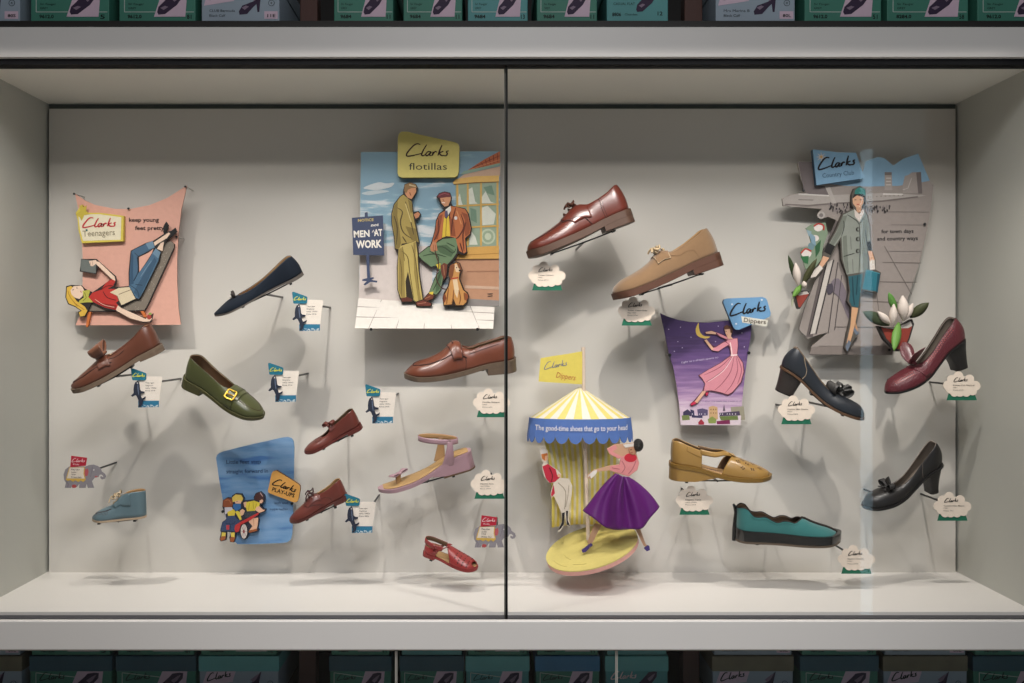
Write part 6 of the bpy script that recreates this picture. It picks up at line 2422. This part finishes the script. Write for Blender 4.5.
eyelet_holes(l, r, [(x, u) for x in (.62, .70, .78, .86) for u in (-.7, -.5, -.3, -.12, .12, .3, .5) if not (x < .65 and abs(u) > .6)], thread, .015)
pose(r, l, (423, 535.5, 478, 573), 'R', 10, 14, -18, sole=so, mount=(.18, .74))

# 10 -- burgundy derby
m10 = leather('leather_burgundy', '823c2e', .3, coat=.4)
r = shoe('lace_up_shoe', 'glossy burgundy leather lace-up shoe with thick sole, upper middle', 'wire bracket under the glossy burgundy lace-up shoe')
l = Last([(0, .125), (.25, .112), (.45, .085), (.7, .065), (.88, .062), (1, .078)],
         [(0, .365), (.04, .372), (.14, .335), (.28, .30), (.36, .295), (.42, .315), (.48, .31), (.55, .275), (.66, .225), (.78, .19), (.9, .165), (1, .15)], FLATW, v=.40, d=.12, th0=50, rt=.11, toe_k=.68, lean=.025, hf=.045)
upper(l, r, m10, lin_brown, m10)
insole(l, r, lin_brown)
so = flat_sole(l, r, mat('sole_thick_brown', '5c4234', rough=.55, k=1.3, var=.12, vscale=16), .29, .062, e=.016)
for sg in (-1, 1):
    patch(l, r, 'facing', m10, lambda u: .36, lambda u: .62 - .22 * max(0, abs(u) - .35) - .05 * max(0, .3 - abs(u)), .08 * sg, .80 * sg, .004, .007, nu=10)
b = MB()
for sg in (-1, 1):
    seam(b, l, [(.60, .10 * sg), (.625, .3 * sg), (.62, .45 * sg), (.56, .58 * sg), (.48, .66 * sg), (.42, .78 * sg), (.38, .98 * sg)], .0045, thread, .006)
    seam(b, l, [(.245, .03 * sg), (.24, .3 * sg), (.25, .6 * sg), (.245, .98 * sg)], .0035, thread)
    seam(b, l, [(.225, .03 * sg), (.22, .3 * sg), (.23, .6 * sg), (.225, .98 * sg)], .0025, thread)
    seam(b, l, [(.62, .42 * sg), (.75, .42 * sg), (.88, .40 * sg), (.95, .3 * sg)], .004, thread)
seam(b, l, [(.95, .3), (.965, .1), (.965, -.1), (.95, -.3)], .004, thread)
b.build('quarter_seam', r, smooth=60)
lb = mat('lace_brown', '5c3424', rough=.7, k=1.3)
ex = [[l.pt(x, -.14, .012), l.pt(x, 1e-6, .02), l.pt(x, .14, .012)] for x in (.45, .51, .565)]
c, a_, t_, n_ = frame_at(l, .47, off=.02)
lace_bow(r, c, a_, (t_ + Vector((0, 0, .2))).normalized(), n_, .10, lb, .009, extra=ex)
pose(r, l, (525, 185.5, 636, 258), 'L', -20, 0, 2, sole=so, mount=(.20, .80))

# 11 -- tan suede derby
m11 = mat('suede_sand', '90704f', rough=.95, k=1.45, var=.10, vscale=26, sheen=.35, bump=.08, bscale=300)
r = shoe('lace_up_shoe', 'sand suede lace-up shoe with cream laces and brown sole', 'wire bracket under the sand suede shoe')
l = Last([(0, .12), (.25, .108), (.45, .082), (.7, .062), (.88, .06), (1, .075)],
         [(0, .35), (.04, .356), (.14, .325), (.3, .275), (.40, .262), (.46, .285), (.5, .29), (.55, .265), (.66, .215), (.78, .185), (.9, .165), (1, .14)], FLATW, v=.42, d=.12, th0=50, rt=.13, toe_k=.6, lean=.02, hf=.045)
upper(l, r, m11, lin_tan, m11, thick=.012)
insole(l, r, lin_tan)
so = flat_sole(l, r, mat('sole_chestnut', '5e3c2c', rough=.5, k=1.3, var=.12, vscale=16), .29, .056, e=.014)
for sg in (-1, 1):
    patch(l, r, 'facing', m11, lambda u: .425 + .02 * abs(u), lambda u: .565 + .0 * abs(u), .08 * sg, .62 * sg, .006, .006, nu=10)
b = MB()
for sg in (-1, 1):
    seam(b, l, [(.56, .10 * sg), (.56, .3 * sg), (.56, .6 * sg), (.50, .61 * sg), (.44, .61 * sg), (.44, .4 * sg), (.43, .1 * sg)], .003, pale_thread, .011)
    seam(b, l, [(.44, .48 * sg), (.36, .5 * sg), (.28, .46 * sg), (.22, .6 * sg), (.2, .95 * sg)], .002, mat('thread_brown', '7a5c40', rough=.8, k=1.3))
b.build('quarter_seam', r, smooth=60)
ex = [[l.pt(x, -.16, .016), l.pt(x, 1e-6, .022), l.pt(x, .16, .016)] for x in (.46, .52)]
c, a_, t_, n_ = frame_at(l, .50, off=.02)
lace_bow(r, c, a_, (t_ + Vector((0, 0, .1))).normalized(), n_, .10, cream, .010, extra=ex)
pose(r, l, (610, 229, 724.5, 299.5), 'L', -18.8, 2, 3, sole=so, mount=(.20, .76))


def pump(last, root, m, lining, zs_t=.014, heel=None, sole_m=None, rim=None, sole_e=.004):
    upper(last, root, m, lining, rim or m, thick=.010)
    insole(last, root, lining, dz=.012)
    plan_loft(last, root, 'sole', sole_m or black_sole, lambda q: last.zb(q) + .004, lambda q: last.zb(q) - zs_t, e=sole_e)
    block_heel(last, root, heel['m'], lambda q: last.zb(q) - zs_t * .6, heel['xt'], heel['xb'], wt=heel.get('wt'), wb=heel.get('wb', .85), power=heel.get('power', 1.6), top_piece=heel.get('tp'))
    return lambda q: (last.zb(q) - zs_t)


# 12 -- navy pump
m12 = leather('leather_navy_worn', '31363e', .4, var=.25, vscale=7, coat=.15)
r = shoe('heeled_shoe', 'worn navy leather court shoe with a ruffle bow, block heel at left', 'wire bracket under the worn navy court shoe')
l = Last([(0, .245), (.12, .235), (.25, .195), (.4, .125), (.55, .07), (.68, .045), (.82, .038), (.93, .042), (1, .05)],
         [(0, .475), (.05, .488), (.15, .445), (.3, .345), (.45, .245), (.55, .20), (.63, .19), (.72, .185), (.82, .175), (.92, .16), (1, .14)], NARW, v=.60, d=.2, th0=56, rt=.11, toe_k=.65, hb=.02, hf=.07, lean=.03, ra=.14)
so = pump(l, r, m12, lin_grey, .022, dict(m=mat('heel_black_brown', '26211f', rough=.45, k=.7), xt=(.0, .26), xb=(.04, .235), wt=.100, wb=.92, power=1.3, tp=black_sole), mat('welt_brown', '6a4e38', rough=.5, k=1.3), sole_e=.010)
b = MB()
b.tube(rim_path(l, 0, .58), .0045, mat('binding_taupe', '7c6a58', rough=.7, k=1.3), 6)
b.build('collar_binding', r, smooth=60)
b = MB()
for sg in (-1, 1):
    seam(b, l, [(.17, .02 * sg), (.20, .25 * sg), (.25, .5 * sg), (.26, .75 * sg), (.24, .98 * sg)], .0025, pale_thread)
b.build('counter_seam', r, smooth=60)
c, a_, t_, n_ = frame_at(l, .655, off=.012)
fab = mat('bow_grey_leather', '4a4846', rough=.6, k=1.3, var=.2, vscale=20)
o = bow(r, c - n_ * .01, (a_ * .6 + t_ * .8).normalized(), (t_ * .6 - a_ * .8).normalized(), n_, .135, fab, lift=.4, flat=.95, tails=False, width=1.15)
bow(r, c + n_ * .05 + t_ * .02, (a_ * .6 + t_ * .8).normalized(), (t_ * .6 - a_ * .8).normalized(), n_, .09, fab, name='bow_centre', lift=.4, flat=1.0, tails=False, width=.7)
pose(r, l, (774.5, 347, 865.5, 420), 'R', 20, 13, -8, Y=2.645, sole=so, mount=(.40, .78))

# 13 -- burgundy pump
m13 = leather('leather_wine_punched', '762834', .36, coat=.35, bump=.35, bscale=70)
r = shoe('heeled_shoe', 'wine red court shoe with leaf bow and black block heel', 'wire bracket under the wine red court shoe')
l = Last([(0, .30), (.12, .29), (.25, .245), (.4, .15), (.52, .085), (.66, .05), (.8, .038), (.92, .04), (1, .05)],
         [(0, .53), (.05, .545), (.15, .50), (.3, .39), (.45, .275), (.55, .225), (.63, .21), (.72, .20), (.82, .18), (.92, .16), (1, .135)], NARW, v=.60, d=.2, th0=58, rt=.12, toe_k=.6, hb=.025, hf=.075, lean=.03, ra=.15)
so = pump(l, r, m13, lin_grey, .016, dict(m=black_sole, xt=(.0, .27), xb=(.045, .195), wt=.098, wb=.82, power=1.7), black_sole)
b = MB()
b.tube(rim_path(l, 0, .58), .0045, thread, 6)
b.build('collar_binding', r, smooth=60)
patch(l, r, 'heel_sock', lin_tan, .03, .2, .1, .4, -.016, .003)
patch(l, r, 'strap', m13, lambda u: .62 - .10 * abs(u) ** 1.5, lambda u: .685 - .10 * abs(u) ** 1.5, -.9, .9, .004, .007)
dot_m = mat('punched_dots', 'b85a58', rough=.6, k=1.3)
eyelet_holes(l, r, [(x, u * sg) for sg in (-1, 1) for i, x in enumerate([.16 + .022 * k for k in range(17)]) for u in (.18, .34) if l.th(x) < 1.5] +
             [(.72 + .022 * k, u) for k in range(10) for u in (-.5, -.36, .36, .5)], dot_m, .006, name='punched_dots')
c, a_, t_, n_ = frame_at(l, .63, off=.012)
for sg, sz in ((1, .23), (-1, .24)):
    rows = []
    for i in range(10):
        f_ = i / 9
        p = c + a_ * (sg * sz * .75 * f_) + n_ * (sz * (.75 * math.sin(f_ * 1.35) + .06)) - t_ * (sz * .35 * f_)
        hw = sz * .30 * math.sin(PI * min(1, f_ * .93 + .06)) ** .8 + .004
        rows.append([p + t_ * (hw * s_) + a_ * sg * (.25 * hw * (1 - s_ * s_)) for s_ in (-1, -.5, 0, .5, 1)])
    b = MB()
    b.grid(rows, m13)
    b.build('bow_leaf', r, smooth=60, solid=(.007, 0))
b = MB()
b.tube([c - a_ * .05 + n_ * .02, c + n_ * .035, c + a_ * .05 + n_ * .02], [.02, .028, .02], m13, 8)
b.build('knot', r, smooth=60)
pose(r, l, (883, 318, 969, 393), 'L', -17.5, 11, 10, sole=so, mount=(.46, .80))

# 14 -- yellow shoe
m14 = leather('leather_mustard', 'c89c54', .35, var=.08, coat=.2)
r = shoe('sandal', 'mustard yellow punched shoe with cut-out side and low wedge', 'wire bracket under the mustard yellow shoe')
l = Last([(0, .165), (.15, .155), (.3, .13), (.45, .09), (.6, .065), (.78, .058), (.92, .066), (1, .08)],
         [(0, .40), (.04, .405), (.15, .365), (.3, .31), (.45, .285), (.60, .265), (.66, .25), (.78, .205), (.9, .165), (1, .135)],
         [(0, .115), (.12, .122), (.28, .115), (.42, .122), (.58, .152), (.70, .162), (.82, .15), (.92, .13), (1, .11)], v=None, rt=.15)
patch(l, r, 'vamp', m14, lambda u: .605 - .115 * max(0, (abs(u) - .12)) / .88, 1.0, -1, 1, .0, .012, lining=lin_brown, nx=22, nu=30)
l14 = Last([(0, .165), (.15, .155), (.3, .13), (.45, .09), (.6, .065), (.78, .058), (1, .08)],
           [(0, .40), (.04, .408), (.15, .37), (.3, .315), (.45, .285), (1, .135)], [(0, .115), (.12, .122), (.28, .115), (.42, .122), (1, .11)], v=.9, d=.1, th0=44)
for sg in (-1, 1):
    patch(l14, r, 'quarter', m14, 0.0, lambda u: .295, 1e-6 * sg, 1.0 * sg, .0, .012, lining=lin_brown, nx=20, nu=12)
    b = MB()
    seam(b, l14, [(.145, .1 * sg), (.14, .35 * sg), (.21, .42 * sg), (.29, .46 * sg)], .003, mat('thread_ochre', '8a6428', rough=.8, k=1.3))
    b.build('quarter_seam', r)
ribbon(r, 'instep_strap', [l14.pt(.28, -.12), Vector((.42, -.092, .285)), Vector((.52, -.05, .292)), Vector((.60, 0, .272)), Vector((.64, .02, .262))],
       [Vector((.0, 0, .030)), Vector((0, .012, .024)), Vector((.0, .02, .018)), Vector((.0, .03, .008)), Vector((0, .03, .004))], m14, .010, lin_brown)
ribbon(r, 'instep_strap', [l14.pt(.28, .12), Vector((.42, .092, .285)), Vector((.52, .05, .292)), Vector((.60, 0, .274)), Vector((.64, -.02, .264))],
       [Vector((.0, 0, .030)), Vector((0, -.012, .024)), Vector((.0, -.02, .018)), Vector((.0, -.03, .008)), Vector((0, -.03, .004))], m14, .010, lin_brown)
insole(l, r, lin_tan, k=.93)
b = MB()
for k in range(8):
    b.box((.36 + .02 * k, -.07 + .002 * k, l.zb(.36 + .02 * k) + .013), (.372 + .02 * k, -.02, l.zb(.36 + .02 * k) + .0145), mat('insole_print', '6a4a6a', rough=.7, k=1.3))
b.build('insole_print', r)
mw = leather('leather_ochre', 'a47c34', .4, var=.08)
plan_loft(l, r, 'sole', mw, lambda q: l.zb(q) + .012, lambda q: l.zb(q) - .03, e=.022)
plan_loft(l, r, 'wedge_heel', m14, lambda q: l.zb(q) - .005, lambda q: max(0.004, (q - .24) * .26), 0, .46, e=.016, n=22)
so = lambda q: max(0.0, (q - .24) * .26) if q < .46 else l.zb(q) - .03
random.seed(9)
holes = []
for (x, u) in ((.70, -.62), (.66, -.36), (.75, -.30), (.80, -.56), (.88, -.34), (.71, -.14), (.82, -.12)):
    for k in range(4):
        holes.append((x + .016 * math.cos(k * 1.6 + x * 9), u + .05 * math.sin(k * 1.6 + x * 9)))
        holes.append((x + .016 * math.cos(k * 1.6 + x * 9), -u + .05 * math.sin(k * 1.6 + x * 9)))
eyelet_holes(l, r, holes, thread, .0075)
pose(r, l, (668.5, 438, 772, 483), 'R', 1.5, 6, -3, sole=so, mount=(.16, .80))

# 15 -- teal slip-on
m15 = mat('suede_teal', '2f7472', rough=.9, k=1.3, var=.12, vscale=20, sheen=.3)
r = shoe('slip_on_shoe', 'teal suede slip-on with scalloped collar and black rand, near the floor', 'wire bracket under the teal slip-on shoe')
l = Last([(0, .055), (.4, .045), (.7, .045), (.9, .055), (1, .075)],
         [(0, .36), (.05, .372), (.09, .36), (.15, .295), (.2, .285), (.26, .29), (.33, .255), (.38, .235), (.44, .255), (.5, .25), (.55, .235), (.60, .26), (.64, .262), (.70, .235), (.8, .20), (.9, .175), (1, .145)],
         FLATW, v=.62, d=.14, th0=44, rt=.17, hb=.0, hf=.0)
upper(l, r, m15, lin_brown, lin_dark, thick=.010)
insole(l, r, lin_brown)
blk = mat('black_patent', '0e0f10', rough=.2, k=1.3, coat=.5)
plan_loft(l, r, 'rand', blk, lambda q: l.zb(q) + .105 - .03 * q, lambda q: l.zb(q) - .004, e=.012)
plan_loft(l, r, 'sole', mat('sole_taupe', '6c5c4c', rough=.6, k=1.3), lambda q: l.zb(q) - .003, lambda q: l.zb(q) - .028, e=.008)
so = lambda q: l.zb(q) - .028
b = MB()
b.tube(rim_path(l, 0, .62, 60), .006, lin_dark, 6)
b.tube([l.pt(x, 1e-6, .004) for x in [.62 + .035 * k for k in range(11)]], .015, lin_dark, 6)
b.build('collar_binding', r, smooth=60)
b = MB()
zz = [(-.014, .02), (-.016, .12), (-.012, .22), (-.006, .30), (-.02, .36), (-.035, .385)]
b.tube([Vector((x, 0, z)) for x, z in zz], [.022, .022, .02, .018, .016, .012], blk, 8)
b.build('heel_tab', r, smooth=60)
b = MB()
for sg in (-1, 1):
    b.tube([l.pt(.12 + .02 * k, .16 * sg, .002) for k in range(24)], .002, mat('thread_teal', '1c5450', rough=.8, k=1.3), 5)
b.build('stitching', r)
pose(r, l, (731.5, 503, 842, 548), 'R', 0.5, 6, -4, sole=so, mount=(.20, .86))

# 16 -- black pump
m16 = leather('leather_black', '2a2624', .42, var=.15, coat=.1)
r = shoe('heeled_shoe', 'black leather court shoe with small bow and tall heel, lower right', 'wire bracket under the black court shoe')
l = Last([(0, .31), (.12, .30), (.25, .25), (.4, .15), (.52, .085), (.66, .052), (.8, .042), (.92, .046), (1, .055)],
         [(0, .57), (.04, .585), (.13, .53), (.28, .40), (.42, .27), (.52, .215), (.62, .195), (.70, .195), (.8, .19), (.9, .175), (1, .15)], NARW, v=.64, d=.24, th0=54, rt=.11, toe_k=.65, hb=.03, hf=.085, lean=.03, ra=.15)
so = pump(l, r, m16, lin_grey, .022, dict(m=m16, xt=(.0, .25), xb=(.07, .19), wt=.098, wb=.8, power=1.6, tp=black_sole), black_sole, sole_e=.016)
b = MB()
for sg in (-1, 1):
    seam(b, l, [(.27, .02 * sg), (.285, .3 * sg), (.30, .6 * sg), (.30, .95 * sg)], .002, lin_grey)
b.build('side_seam', r)
c, a_, t_, n_ = frame_at(l, .70, off=.010)
blkb = mat('bow_black', '1a1817', rough=.6, k=.7)
bow(r, c, a_, t_, n_, .11, blkb, lift=.3, flat=.8, tails=True, width=.65)
for sg in (1,):
    rows = []
    for i in range(8):
        f_ = i / 7
        p = c + n_ * (.12 * f_) - t_ * .03 * f_
        hw = .05 * math.sin(PI * min(1, f_ * .93 + .06)) + .002
        rows.append([p + a_ * (hw * s_) for s_ in (-1, -.5, 0, .5, 1)])
    b = MB()
    b.grid(rows, blkb)
    b.build('bow_leaf', r, smooth=60, solid=(.006, 0))
pose(r, l, (861.5, 440, 943.5, 511.5), 'L', -10.5, 16, 12, sole=so, mount=(.52, .76))

for o in list(bpy.data.objects):
    for k_ in ('_org', 'label_bracket'):
        if k_ in o:
            del o[k_]
